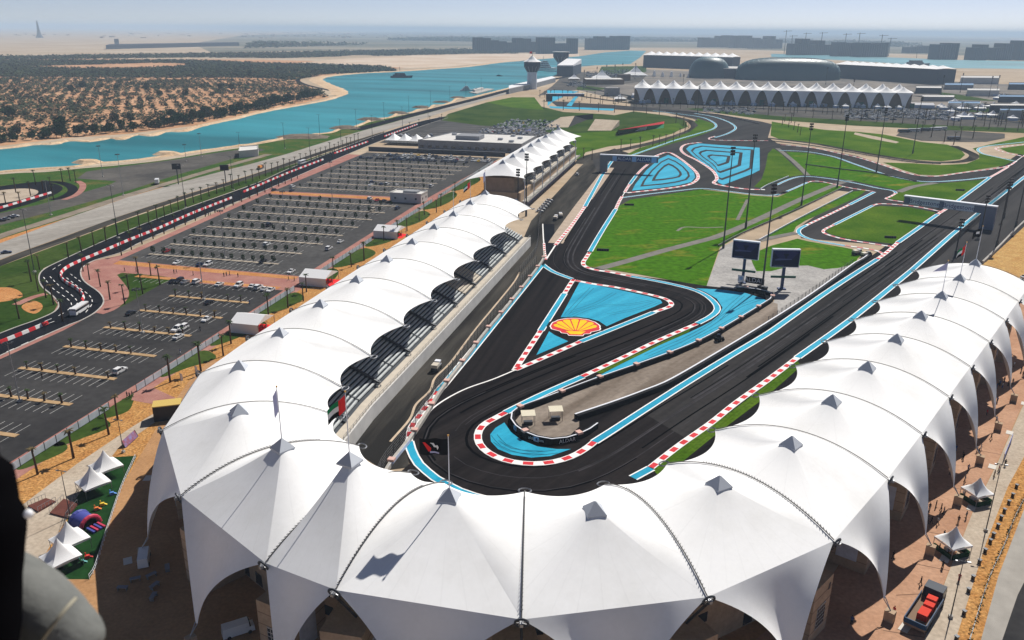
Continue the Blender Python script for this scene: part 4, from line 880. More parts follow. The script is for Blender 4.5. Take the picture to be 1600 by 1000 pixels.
# floodlight masts and lamp posts
def z_over(base_px, top_px):
    g = G(*base_px); d = FW * FPX + RT * (top_px[0] - 800) + UP * (500 - top_px[1])
    return CAM_H + d.z * math.hypot(g.x, g.y) / math.hypot(d.x, d.y)
def make_mast(h, heads):
    t = empty('floodlight_mast', (0, 0, 0))
    b = MB(); b.tube([(0, 0, 0), (0, 0, h)], .42, 8, .2); b.build('mast', M_DSTEEL if heads > 4 else M_STEEL, t)
    b = MB(); b.tube([(0, 0, 0), (0, 0, 3.4)], .62, 8); b.build('sleeve', M_DSTEEL, t)
    b = MB(); b.box(0, 0, h - 3.2, 1.9, .35, .2); b.box(0, 0, h - 1.7, 1.9, .35, .2); b.box(0, 0, h - .2, 1.9, .35, .2); b.build('head_frame', M_DSTEEL, t)
    for j in range(3):
        for i in range(heads // 2):
            b = MB(); b.box(-.8 + 1.6 * i / max(1, heads // 2 - 1), -.25, h - 3.1 + j * 1.45, .62, .55, 1.0); b.build('floodlight', M_BLACKP, t)
    return t
MASTS = [((1130, 388), (1144, 232), 'at the near end of the infield service road'), ((1165, 357), (1178, 212), 'second along the infield service road'), ((1252, 321), (1264, 194.5), 'third along the infield service road'), ((1308, 293), (1324, 181), 'at the far end of the infield service road'), ((1191, 449), (1206, 290), 'standing between the two giant screens'), ((1369, 270), (1384, 170), 'on the inside of the upper sweeping bend'), ((1426, 240), (1440, 152), 'behind the upper sweeping bend by the long lawn'), ((1557, 385), (1575, 285), 'first on the pale wall right of the sponsor gantry'), ((1587, 354), (1604, 262), 'second on the pale wall right of the sponsor gantry'), ((1532, 365), (1543, 307), 'right behind the sponsor gantry pillar'), ((1568, 341), (1578, 281), 'beyond the sponsor gantry on the outer fence'), ((1492, 402), (1497, 343), 'on the outer edge of the straight before the sponsor gantry'), ((809, 342), (811, 266), 'nearest the corner of the raised pavilion stand'), ((822, 338), (824, 242), 'taller one by the corner of the raised pavilion stand')]
for bp, tp, lb in MASTS:
    h = z_over(bp, tp); t = make_mast(h, 6); g = G(*bp); t.location = g; t.rotation_euler = (0, 0, random.uniform(-.4, .4))
    setp(t, 'tall grey floodlight mast ' + lb, 'floodlight mast', 'floodlight masts of the circuit')
def make_lamp(h, kind):
    t = empty('lamp_post', (0, 0, 0))
    b = MB(); b.tube([(0, 0, 0), (0, 0, h)], .2, 6, .1); b.build('pole', M_STEEL if kind == 1 else M_DSTEEL, t)
    b = MB(); b.box(0, 0, 0, 1.1, 1.1, .55); b.build('footing', M_CONCRETE, t)
    if kind == 0:
        b = MB(); b.beam((-1.5, 0, h - .1), (1.5, 0, h + .15), .12); b.build('arm', M_DSTEEL, t)
        for s_ in (-1, 1): b = MB(); b.box(s_ * 1.6, 0, h - .15, 1.0, .4, .22); b.build('lantern', M_STEEL, t)
    else:
        b = MB()
        b.tube([(1.15 * math.cos(a), 1.15 * math.sin(a), h - .2) for a in [2 * math.pi * i / 8 for i in range(9)]], .08, 4); b.build('head_ring', M_DSTEEL, t)
        for i in range(6):
            a = 2 * math.pi * i / 6; b = MB(); b.box(1.15 * math.cos(a), 1.15 * math.sin(a), h - .65, .55, .55, .4); b.build('floodlight', M_DSTEEL, t)
    return t
LAMPS = {'in the near car park': (1, [((31, 627), (12, 534)), ((223, 520), (215, 450)), ((319, 468), (309, 370))]),
 'in the middle car park': (1, [((352, 403), (344, 328)), ((446, 358), (443, 298))]),
 'in the upper car park': (1, [((520, 322), (517, 252)), ((559, 295), (557, 250)), ((640, 300), (640, 262))]),
 'on the green verge beside the pale concrete road': (0, [((54, 425), (33, 328)), ((185, 372), (175, 290)), ((290, 325), (281, 258)), ((365, 297), (362, 245))]),
 'by the coach park west of the concrete road': (1, [((80, 336), (69, 282)), ((161, 276), (158, 227)), ((291, 252), (289, 225)), ((315, 245), (311, 208)), ((193, 305), (189, 240))]),
 'along the water beside the shore road': (0, [((374, 226), (372, 207)), ((445, 232), (444, 192)), ((485, 247), (481, 200)), ((500, 215), (499, 179)), ((533, 225), (532, 186)), ((557, 202), (556, 171)), ((582, 217), (580, 180)), ((600.5, 189), (599.5, 160)), ((629, 197), (627, 167)), ((639, 177), (638, 150)), ((669, 185), (668, 165)), ((673, 165), (672.5, 142)), ((703, 157), (702, 135)), ((728, 150), (728, 129)), ((752, 144), (751, 122))]),
 'in the paved area left of the horseshoe stand': (0, [((193, 707), (184, 656)), ((110, 808), (98, 735))]),
 'on the pale walk right of the horseshoe stand': (0, [((1540, 830), (1562, 725)), ((1485, 965), (1498, 875))])}
for where, (kd, L) in LAMPS.items():
    for i, (bp, tp) in enumerate(L):
        t = make_lamp(max(5, z_over(bp, tp)), kd); t.scale = (.6, .6, 1) if 'horseshoe' in where else (1, 1, 1); t.location = G(*bp); t.rotation_euler = (0, 0, ANG_A + math.pi / 2)
        setp(t, '%s slim lamp post %s' % (ORD[i], where), 'lamp post', 'lamp posts ' + where)
# black message boards beside the concrete road
for i, (bp, tp) in enumerate((((279, 288), (275, 256)), ((353, 286), (351, 258)))):
    h = z_over(bp, tp); c = G(*bp); t = empty('message_board', c, .25, ('near' if i == 0 else 'far') + ' black message board on a post by the pale concrete road', 'sign', 'message boards by the concrete road')
    b = MB(); b.tube([(0, 0, 0), (0, 0, h - 3)], .35, 6); b.build('post', M_DSTEEL, t)
    b = MB(); b.box(0, 0, h - 3.6, 5.6, .6, 3.8); b.build('panel', M_BLACKP, t)

# flags on the canopy peaks
def cloth(t, x0, x1, z0, z1, m_, nm, wave=.35, nx=10, slope=0.0, phase=0.0, y0=0.0):
    rows = []
    for j in range(5):
        rows.append([Vector((x0 + (x1 - x0) * i / nx, y0 + wave * math.sin(phase + 2.2 * (x0 + (x1 - x0) * i / nx)) * min(1, abs(x0 + (x1 - x0) * i / nx) / 1.0), z0 + (z1 - z0) * j / 4 + slope * (x0 + (x1 - x0) * i / nx))) for i in range(nx + 1)])
    b = MB(); b.grid(rows); return b.build(nm, m_, t, smooth=True)
M_FB = mat('flag_black', (.008, .008, .01), .7); M_FW = mat('flag_white', (.75, .75, .76), .7); M_FR = mat('flag_red', (.75, .03, .03), .7); M_FG = mat('flag_green', (.01, .22, .08), .7); M_FL = mat('flag_lilac', (.42, .42, .62), .7); M_GOLD = mat('gilt_finial', (.6, .35, .1), .4, metal=.6)
def flagpole(P, h, kind, label, yaw=0.0, ztop=None):
    t = empty('flagpole', (P.x, P.y, P.z - .6), yaw, label, 'flagpole')
    b = MB(); b.tube([(0, 0, 0), (0, 0, h)], .11, 6, .07); b.build('pole', M_SIGNW, t)
    b = MB(); b.tube([(0, 0, h), (0, 0, h + .25)], .16, 6); b.build('finial', M_GOLD, t)
    if kind == 'uae':
        cloth(t, -.1, -1.25, h - 3.1, h - .4, M_FR, 'flag_hoist', .25, slope=.8)
        for (a, c, m_, nm) in ((h - 1.3, h - .4, M_FG, 'flag_green_band'), (h - 2.2, h - 1.3, M_FW, 'flag_white_band'), (h - 3.1, h - 2.2, M_FB, 'flag_black_band')): cloth(t, -1.25, -3.1, a, c, m_, nm, .28, slope=.8)
    elif kind == 'race':
        cloth(t, -.1, -4.7, h - 3.4, h - .5, M_FB, 'flag_cloth', .22)
        def patch(nm, pts, m_): b = MB(); b.add([(-x, -.34 + .22 * math.sin(-2.2 * x) * min(1, x) * 0.9, h - 3.4 + z) for x, z in pts], [tuple(range(len(pts)))]); b.build(nm, m_, t)
        patch('red_slash', [(4.1, 2.45), (3.7, 2.5), (2.75, 1.35), (2.85, .8), (3.2, .85)], M_FR)
        patch('white_mark', [(2.95, 2.35), (2.35, 2.2), (2.1, 1.75), (1.75, 1.85), (1.55, 1.5), (1.75, .95), (1.9, 1.4), (2.35, 1.5), (2.55, 1.95)], M_FW)
        patch('word_bar', [(2.95, .85), (2.2, .7), (1.5, .55), (1.5, .3), (2.2, .42), (2.95, .5)], M_FL)
    elif kind == 'plain_black':
        cloth(t, -.1, -3.9, h - 3.0, h - .5, M_FB, 'flag_cloth', .4, slope=.28); cloth(t, -1.2, -2.0, h - 2.0, h - 1.2, M_FW, 'flag_mark', .4, slope=.28, y0=-.06)
    elif kind == 'pennant':
        b = MB(); b.add([(-.1, 0, h - .4), (-.1, 0, h - 2.8), (-4.6, .3, h - 2.9)], [(0, 1, 2)]); b.build('flag_cloth', M_FL, t)
    elif kind == 'furled':
        cloth(t, -.1, -.95, h - 4.6, h - .3, M_FL, 'flag_cloth', .35, slope=1.2)
    return t
flagpole(PK[11], 10.5, 'furled', 'flagpole with a furled lilac flag on the left front canopy peak', .6)
flagpole(PK[12], 11.5, 'uae', 'flagpole with red white and black flag on the narrow front canopy peak', .3)
flagpole(PK[13], 10.0, 'race', 'flagpole with black race flag on the centre front canopy peak', 0)
flagpole(PK[21], 9.5, 'pennant', 'flagpole with lilac pennant on the right arm of the stand', .3)
flagpole(PK[22], 10.5, 'uae', 'flagpole with red white and black flag on the right arm of the stand', .3)
flagpole(PK[23], 11.5, 'plain_black', 'flagpole with black flag farthest along the right arm of the stand', .3)
flagpole(PK[2], 9.0, 'bare', 'bare flagpole on the third last canopy peak of the left arm', .3)
flagpole(PK[1], 9.0, 'uae', 'flagpole with red and green flag on the second last peak of the left arm', .3)
flagpole(PK[0], 9.5, 'furled', 'flagpole with a furled lilac flag on the last peak of the left arm', .3)
# ================================================================== planting kinds
M_TRUNK = mat('palm_trunk', (0.075, 0.045, 0.028), .95, var=.25, scale=2.0)
M_FROND = mat('palm_frond', (0.035, 0.055, 0.02), .8, var=.3, scale=1.0)
M_FRONDB = mat('dry_frond', (0.11, 0.085, 0.045), .9, var=.3, scale=1.0)
M_LEAF = mat('leaf', (0.022, 0.05, 0.016), .85, var=.4, scale=1.2)
M_LEAF2 = mat('grey_leaf', (0.045, 0.06, 0.03), .9, var=.35, scale=.8)
def palm_mesh(h, seed, n=15, spread=1.7):
    r = random.Random(seed); tb = MB(); lean = r.uniform(-.25, .25)
    tb.tube([(lean * (i / 5) ** 2, 0, h * i / 5) for i in range(6)], .30, 7, .2)
    fb = MB()
    for i in range(n):
        a = 2 * math.pi * i / n + r.uniform(-.25, .25); up = r.uniform(.15, 1.15); L = spread * r.uniform(.75, 1.15)
        d = Vector((math.cos(a), math.sin(a), 0)); s_ = Vector((-d.y, d.x, 0)); prev = None; rows = []
        for j in range(5):
            t = j / 4; p = Vector((lean, 0, h)) + d * L * t * (1.0 - .12 * t) + ZV * (L * up * t - L * (.55 + .35 * up) * t * t)
            wd = (.10, .26, .26, .18, .02)[j]
            rows.append([p - s_ * wd - ZV * wd * .35, p, p + s_ * wd - ZV * wd * .35])
        fb.grid(rows)
    return tb.mesh('palm_trunk', True), fb.mesh('palm_fronds')
def make_palm(h, seed, n=15, spread=1.7):
    t = empty('palm_tree', (0, 0, 0)); a, c = palm_mesh(h, seed, n, spread)
    link('trunk', a, M_TRUNK, t); link('crown', c, M_FROND if seed % 2 else M_FRONDB, t); return t
PALMS = [make_palm(7.6, 1), make_palm(7.0, 2, 13, 1.5), make_palm(8.2, 3, 15, 1.8)]
def leafball(rng, n, rx, rz, zc, size, cluster=0):
    b = MB()
    for i in range(n):
        th = rng.uniform(0, 2 * math.pi); ph = math.acos(rng.uniform(-1, 1)); k = rng.uniform(.45, 1.0) ** .5
        k *= 1 + .25 * math.sin(3 * th + rng.uniform(0, 1)) * math.sin(2 * ph)
        c = Vector((math.cos(th) * math.sin(ph) * rx * k, math.sin(th) * math.sin(ph) * rx * k, zc + math.cos(ph) * rz * k))
        u = Vector((rng.gauss(0, 1), rng.gauss(0, 1), rng.gauss(0, 1))).normalized(); v = u.orthogonal().normalized(); w = u.cross(v); s_ = size * rng.uniform(.6, 1.3)
        b.add([c + v * s_, c - v * s_ * .5 + w * s_ * .8, c - v * s_ * .5 - w * s_ * .8], [(0, 1, 2)])
    return b
def make_tree(seed, h=3.4, rx=1.05, rz=1.3, n=150, size=.34, m_=None, name='young_tree'):
    r = random.Random(seed); t = empty(name, (0, 0, 0)); b = MB()
    b.tube([(0, 0, 0), (r.uniform(-.08, .08), 0, h * .55), (0, 0, h * .8)], .09 * h / 3.4, 5, .05 * h / 3.4)
    for k in range(3):
        a = r.uniform(0, 6.28); b.tube([(0, 0, h * .5), (math.cos(a) * rx * .5, math.sin(a) * rx * .5, h * .75)], .05 * h / 3.4, 4, .02)
    b.build('trunk', M_TRUNK, t); leafball(r, n, rx, rz, h - rz * .75, size).build('crown', m_ or M_LEAF, t); return t
YTREES = [make_tree(11), make_tree(12, 3.0, .9, 1.2), make_tree(13, 3.7, 1.15, 1.4)]
YPALM = [make_palm(2.6, 21, 9, 1.0), make_palm(2.2, 22, 9, .9)]
_used = set()
def plant(protos, loc, label, cat, group, rz=None, sc=None):
    p = random.choice(protos)
    if p.name not in _used: _used.add(p.name); o = p
    else: o = copy_tree(p)
    o.location = loc; o.rotation_euler = (0, 0, random.uniform(0, 6.28) if rz is None else rz); k = random.uniform(.88, 1.12) * (sc or 1); o.scale = (k, k, k)
    return setp(o, label, cat, group)
def palm_row(P, where, sc=1.0):
    for i, p in enumerate(P): plant(PALMS, p, '%s palm %s' % (nth(i), where), 'palm tree', 'palms ' + where, sc=sc)
palm_row(resample(cr(px([(107, 402), (176, 374), (235, 350), (300, 318), (400, 281), (505, 244), (560, 224)]), 4), 9.6)[::1], 'from the S-bend in the green verge north of the barrier road')
palm_row(resample(cr(px([(190, 399), (225, 380), (300, 347), (400, 306.5), (465, 279)]), 4), 10.5), 'from the S-bend along the car park side of the barrier road')
palm_row(px([(59, 741), (115, 716), (170, 679), (184, 656), (266, 597), (314, 580), (349, 556), (361, 537), (420, 497), (450, 481), (474, 470), (479, 456), (521, 429), (549, 417), (569, 407), (600, 376), (622, 370), (636, 361), (655, 345), (663, 336), (682, 332), (689, 322), (711, 304), (735, 292), (749, 282), (765, 275)]), 'from the near end of the soil bank beside the white fence')
palm_row(px([(130, 424), (140, 437), (157, 448), (172, 468), (195, 475), (201, 452), (223, 459), (250, 445), (236, 431), (216, 428)]), 'on the lawn and kerb inside the S-bend')
palm_row(px([(84, 476), (72, 465), (60, 455), (49, 440), (62, 421), (30, 498), (98, 502)]), 'on the outer side of the S-bend')
palm_row(px([(10, 323), (32, 322), (25, 301), (48, 306), (68, 301), (80, 297), (98, 285), (110, 283), (119, 286), (56, 289), (84, 312)]), 'around the small roundabout by the water', 1.1)
palm_row(px([(640, 203), (655, 198), (672, 193), (690, 188), (560, 232), (600, 218), (545, 240), (520, 250), (500, 258)]), 'beside the red and white barriers near the white marquee')
palm_row(px([(1052, 222), (1040, 224), (1020, 228), (1000, 232), (1062, 214), (1070, 207), (1076, 200), (1068, 196), (1056, 192), (925, 250), (912, 247), (970, 236), (985, 233), (1030, 226)]), 'along the perimeter road below the painted flag bank', 1.2)
palm_row(px([(1222, 196), (1232, 199), (1240, 203), (1246, 207), (1250, 212), (1226, 190), (1236, 192)]), 'in the dark clump on the upper lawn edge', 1.3)
palm_row(px([(880, 172), (905, 173), (935, 175), (960, 176), (990, 177), (1010, 178), (1030, 180), (850, 170), (1200, 180), (1240, 182), (1270, 184), (1300, 186), (1325, 188), (1345, 189)]), 'in the long row edging the far corner', 1.5)
palm_row(px([(1370, 190), (1395, 192), (1410, 193), (1430, 194), (1445, 195), (1460, 196), (1480, 197), (1500, 198), (1520, 200), (1545, 201), (1570, 203), (1590, 204), (1440, 207), (1455, 214), (1475, 222), (1490, 226), (1500, 218), (1520, 216)]), 'in the row edging the coach yard at the upper right', 1.5)

# ================================================================== stall markings, planted strips, trees
def stalls(v, u0, u1, nm, tree_n, lot, row_i, pal=False, depth=5.2, marks=True):
    sb = [U(u0, v - .85), U(u1, v - .85), U(u1, v + .85), U(u0, v + .85)]
    b = MB(); b.prism(sb, 0.0, .16); b.build('planting_strip', M_BED if pal else M_BED2, kind='structure')
    b = MB(); n = int((u1 - u0 - 1) / 2.7)
    for i in range(n + 1):
        u = u0 + .5 + i * 2.7
        for s_ in (-1, 1): b.strip([U(u, v + s_ * 1.0), U(u, v + s_ * (1.0 + depth))], .16, .012)
    b.build('stall_marking', M_WORNWHITE, kind='structure')
    for i in range(tree_n):
        u = u0 + (u1 - u0) * (i + .5) / tree_n + random.uniform(-.4, .4)
        if pal and random.random() < .12: continue
        plant(YPALM if pal else YTREES, U(u, v, .12), '%s young %s from the left in planted row %s of the %s' % (nth(i), 'palm' if pal else 'tree', ORD[row_i], lot), 'tree', 'young trees of the ' + lot, sc=1.0 if pal else .85 if lot.startswith('mid') else .66)
M_BED = mat('sandy_bed', (.40, .27, .15), .95, var=.2, scale=.5)
M_BED2 = mat('pale_bed', (.36, .31, .25), .95, var=.3, scale=.6)
for i, v in enumerate((133.8, 152.6, 171.8, 190, 208.8, 227.8, 246.8, 265)):
    stalls(v, -202.5, -168 - (0 if i else 0), 'row', 6, 'near car park', i, True)
for i in range(8):
    v = 317.5 + 18.9 * i; stalls(v, -250.5 - 2.1 * i, -184 + (1.5 * i if i < 3 else 5), 'row', 13, 'middle car park', i)
for i in range(7):
    v = 490.5 + 18.9 * i; stalls(v, -266 - 1.6 * i, -180, 'row', 13, 'upper car park', i, marks=True)
b = MB()
for v, s_ in ((283, -1), (303.5, 1)):
    for i in range(24): b.strip([U(-229 + i * 2.7, v), U(-229 + i * 2.7, v + s_ * 5)], .16, .014)
for i in range(40):
    for v in (722 + 18 * k for k in range(12)): b.strip([U(-290 + i * 3, v), U(-290 + i * 3, v + 9)], .2, .014)
b.build('stall_marking', M_WORNWHITE, kind='structure')

# ================================================================== red and white road blocks
BAR = cr(px([(0, 537), (42, 520), (75, 506)]), 5), cr(px([(128, 472), (131, 464), (126, 457), (117, 450), (101, 440.5), (95, 430), (105, 419), (130, 407), (162, 393.5), (200, 377), (250, 357), (300, 334.5), (362, 310)]), 5), cr(px([(380, 301), (400, 292.5), (450, 271), (505, 250)]), 5), cr(px([(522, 240.5), (575, 222)]), 5), cr(px([(600, 214), (652, 195)]), 5), cr(px([(-60, 341), (0, 326), (40, 314), (80, 302)]), 5)
WHERE = ('on the barrier road at the left edge', 'from the S-bend along the barrier road', 'along the barrier road past the gap', 'before the white marquee', 'beyond the white marquee', 'on the roundabout road by the water')
bb = MB(); bb.add([(x * 1.0 * k, y * .28 * (1.25 if z == 0 else .55), z) for z, k in ((0, 1), (1.0, .97)) for x, y in ((-1, -1), (1, -1), (1, 1), (-1, 1))], [(3, 2, 1, 0), (4, 5, 6, 7), (0, 1, 5, 4), (1, 2, 6, 5), (2, 3, 7, 6), (3, 0, 4, 7)])
MBR, MBW = bb.mesh('road_block_red'), bb.mesh('road_block_white'); MBR.materials.append(mat('red_plastic', (.62, .03, .035), .5)); MBW.materials.append(mat('white_plastic', (.75, .74, .73), .5))
for P0, wh in zip(BAR, WHERE):
    P = resample(P0, 3.05 if wh.startswith('from') or 'left' in wh else 4.2)
    for i in range(len(P) - 1):
        o = bpy.data.objects.new('road_block', MBR if i % 2 == 0 else MBW); COL.objects.link(o); d = P[i + 1] - P[i]; c = (P[i] + P[i + 1]) / 2
        o.location = (c.x, c.y, .02); o.rotation_euler = (0, 0, math.atan2(d.y, d.x)); o.scale = (d.length * .5, 1.2, 1.15)
        setp(o, '%s road block, %s plastic, %s' % (nth(i), 'red' if i % 2 == 0 else 'white', wh), 'road block', 'red and white road blocks')

# ================================================================== fence between footway and soil bank, with gate tents
fl = [U(-154.9 - (v - 136) * .024, v) for v in range(100, 640, 4)]
M_SHEETF = mat('fence_sheet', (.44, .49, .56), .6, var=.12, scale=.4)
def panel_fence(pts, label):
    f = site('panel_fence', pts[0], label, 'fence')
    for a, c in zip(pts, pts[1:]):
        b = MB(); d = (c - a); b.beam(a + d * .03 + ZV * 1.15, c - d * .03 + ZV * 1.15, .06, 1.9); b.build('fence_panel', M_SHEETF, f)
    for a in pts: b = MB(); b.beam(a, a + ZV * 2.3, .14); b.build('fence_post', M_DSTEEL, f)
seg = [(100, 176, 'white sheet fence at the near left end of the footway'), (180, 228, 'white sheet fence between the paved gap and the nearest gate tent'), (246, 286, 'white sheet fence between the two nearer gate tents'), (306, 370, 'white sheet fence between the second and third gate tents'), (392, 470, 'white sheet fence beyond the third gate tent'), (476, 630, 'white sheet fence at the far end beside the upper car park')]
for v0, v1, lb in seg: panel_fence([p for p in fl if v0 <= p.dot(VA) <= v1], lb)
M_TENT = mat('marquee_sheet', (.74, .74, .75), .7)
def gate_tent(c, rz, sx, sy, label):
    t = empty('gate_tent', c, rz, label, 'tent', 'white gate tents along the fence'); h, rh = 3.6, 2.0
    b = MB(); x, y = sx / 2, sy / 2
    b.add([(-x, -y, h), (x, -y, h), (x, 0, h + rh), (-x, 0, h + rh), (x, y, h), (-x, y, h)], [(0, 1, 2, 3), (3, 2, 4, 5)]); b.build('roof', M_TENT, t)
    b = MB(); b.add([(-x, -y, 0), (-x, -y, h), (-x, 0, h + rh), (-x, y, h), (-x, y, 0)], [(4, 3, 2, 1, 0)]); b.add([(-x, -y, 0), (x, -y, 0), (x, -y, h), (-x, -y, h)], [(0, 1, 2, 3)]); b.build('side_wall', M_TENT, t)
    b = MB(); b.add([(x, -y, h), (x, y, h), (x, 0, h + rh)], [(0, 1, 2)]); b.build('gable', M_TENT, t)
    for q in ((x, -y), (x, 0), (x, y), (0, y)): b = MB(); b.beam((q[0], q[1], 0), (q[0], q[1], h), .18); b.build('post', M_STEEL, t)
    for i in range(4): b = MB(); b.box(x - 1.2 - i * 1.7, y * .3, 0, .9, 1.1, 1.1); b.build('red_desk', M_FR, t)
    b = MB(); b.box(x * .3, y * .1, 0, sx * .9, sy * .8, .08); b.build('red_carpet', M_FR, t)
gate_tent(U(-151.5, 240), 0 + math.atan2(UA.y, UA.x), 11, 11, 'nearest white gate tent beside the fence and near car park')
gate_tent(U(-154, 297), math.atan2(UA.y, UA.x), 12, 12, 'second white gate tent at the end of the pink walkway')
gate_tent(U(-156, 381), math.atan2(UA.y, UA.x), 13, 12, 'third white gate tent beside the middle car park')
# ================================================================== cars
M_TYRE = mat('tyre', (.012, .012, .012), .8); M_RIM = mat('rim', (.3, .3, .31), .4, metal=.7); M_CGLASS = mat('car_glass', (.015, .02, .028), .08, spec=.8)
M_LAMPW = mat('headlamp', (.6, .6, .62), .2); M_LAMPR = mat('tail_lamp', (.35, .02, .02), .3)
PAINT = {'white': mat('paint_white', (.72, .72, .72), .25, spec=.5), 'silver': mat('paint_silver', (.38, .39, .41), .3, metal=.4), 'black': mat('paint_black', (.012, .012, .015), .2, spec=.6), 'dark blue': mat('paint_dark_blue', (.02, .035, .08), .2, spec=.6), 'grey': mat('paint_grey', (.13, .135, .14), .3, metal=.3), 'red': mat('paint_red', (.32, .015, .015), .25), 'beige': mat('paint_beige', (.45, .40, .32), .3), 'yellow': mat('paint_yellow', (.7, .45, .03), .3)}
PROF = {'saloon': dict(L=4.7, W=1.82, body=[(-2.3, .35), (-2.35, .62), (-2.25, .95), (-1.45, 1.0), (.85, .98), (2.1, .82), (2.33, .6), (2.3, .32)], cab=[(-1.7, .97), (-1.05, 1.43), (.15, 1.46), (1.05, .97)]),
        'off-roader': dict(L=4.9, W=1.95, body=[(-2.42, .45), (-2.45, .8), (-2.4, 1.12), (-1.4, 1.16), (.95, 1.14), (2.2, 1.05), (2.42, .8), (2.4, .42)], cab=[(-2.35, 1.1), (-2.15, 1.84), (.25, 1.87), (1.1, 1.12)])}
def car_bits(kind):
    d = PROF[kind]; W = d['W'] / 2
    def loft(prof, wl):
        b = MB(); n = len(prof)
        vs = [(x, s_ * wl(z), z) for s_ in (-1, 1) for x, z in prof]
        fs = [tuple(range(n)), tuple(range(2 * n - 1, n - 1, -1))] + [(i, n + i, n + (i + 1) % n, (i + 1) % n) for i in range(n)]
        b.add(vs, fs); return b
    zb = d['body'][2][1]; zt = max(z for _, z in d['cab'])
    body = loft(d['body'], lambda z: W * (1 - .03 * abs(z - .7)))
    cab = loft(d['cab'], lambda z: W * (.93 - .16 * (z - zb) / (zt - zb)))
    roofp = [(x, z + .015) for x, z in d['cab'][1:3]]
    roof = MB(); x0, x1 = d['cab'][1][0] + .1, d['cab'][2][0] - .1; wr = W * .77
    roof.box((x0 + x1) / 2, 0, zt - .06, x1 - x0, wr * 2 * 1.02, .1)
    pil = MB()
    for s_ in (-1, 1):
        for xa, xb in ((d['cab'][0][0], d['cab'][1][0]), (d['cab'][3][0], d['cab'][2][0]), (-.3, -.3)): pil.beam((xa, s_ * W * .935, zb), (xb, s_ * W * .785, zt), .1, .06)
    wheels = []
    r = .33 if kind == 'saloon' else .39
    for x in (-d['L'] * .29, d['L'] * .3):
        for s_ in (-1, 1):
            a = MB(); a.tube([(x, s_ * (W - .22), r), (x, s_ * (W + .01), r)], r, 12); c = MB(); c.tube([(x, s_ * (W - .1), r), (x, s_ * (W + .03), r)], r * .6, 8); wheels.append((a, c))
    return d, W, body, cab, roof, pil, wheels
def far_car(kind):
    d, W, body, cab, roof, pil, wheels = car_bits(kind); b = MB()
    for src, mi in ((body, 0), (roof, 0), (cab, 1), (wheels[0][0], 2), (wheels[1][0], 2), (wheels[2][0], 2), (wheels[3][0], 2)): b.m = mi; b.add(src.v, src.f)
    me = b.mesh('car_' + kind)
    for m_ in (PAINT['white'], M_CGLASS, M_TYRE): me.materials.append(m_)
    return me
def near_car(kind):
    d, W, body, cab, roof, pil, wheels = car_bits(kind); t = empty('parked_car', (0, 0, 0))
    body.build('body', PAINT['white'], t); cab.build('windows', M_CGLASS, t); roof.build('roof', PAINT['white'], t); pil.build('pillars', PAINT['white'], t)
    for a, c in wheels: w_ = a.build('wheel', M_TYRE, t, smooth=False); c.build('rim', M_RIM, w_)
    L = d['L'] / 2; z = d['body'][1][1]
    for s_ in (-1, 1):
        b = MB(); b.box(L - .06, s_ * W * .72, z - .05, .12, .34, .16); b.build('headlight', M_LAMPW, t)
        b = MB(); b.box(-L + .04, s_ * W * .76, z, .1, .28, .2); b.build('tail_light', M_LAMPR, t)
        b = MB(); b.box(.85, s_ * (W + .08), z + .35, .12, .16, .14); b.build('mirror', PAINT['white'], t)
    return t
NEAR = {k: near_car(k) for k in PROF}; FARM = {k: far_car(k) for k in PROF}; _first = set(); CARN = [0]
def paint_tree(t, col):
    for o in t.children:
        if o.name.split('.')[0] in ('body', 'roof', 'pillars', 'mirror'):
            o.material_slots[0].link = 'OBJECT'; o.material_slots[0].material = PAINT[col]
def car(loc, rz, kind, col, label, group, near=True):
    if near:
        p = NEAR[kind]
        if kind not in _first: _first.add(kind); o = p
        else: o = copy_tree(p)
        paint_tree(o, col)
    else:
        o = bpy.data.objects.new('parked_car', FARM[kind]); COL.objects.link(o)
        if col != 'white': o.material_slots[0].link = 'OBJECT'; o.material_slots[0].material = PAINT[col]
    o.location = loc; o.rotation_euler = (0, 0, rz); CARN[0] += 1
    return setp(o, label, 'car', group)
S, O_ = 'saloon', 'off-roader'
gA = 'cars in the near car park'
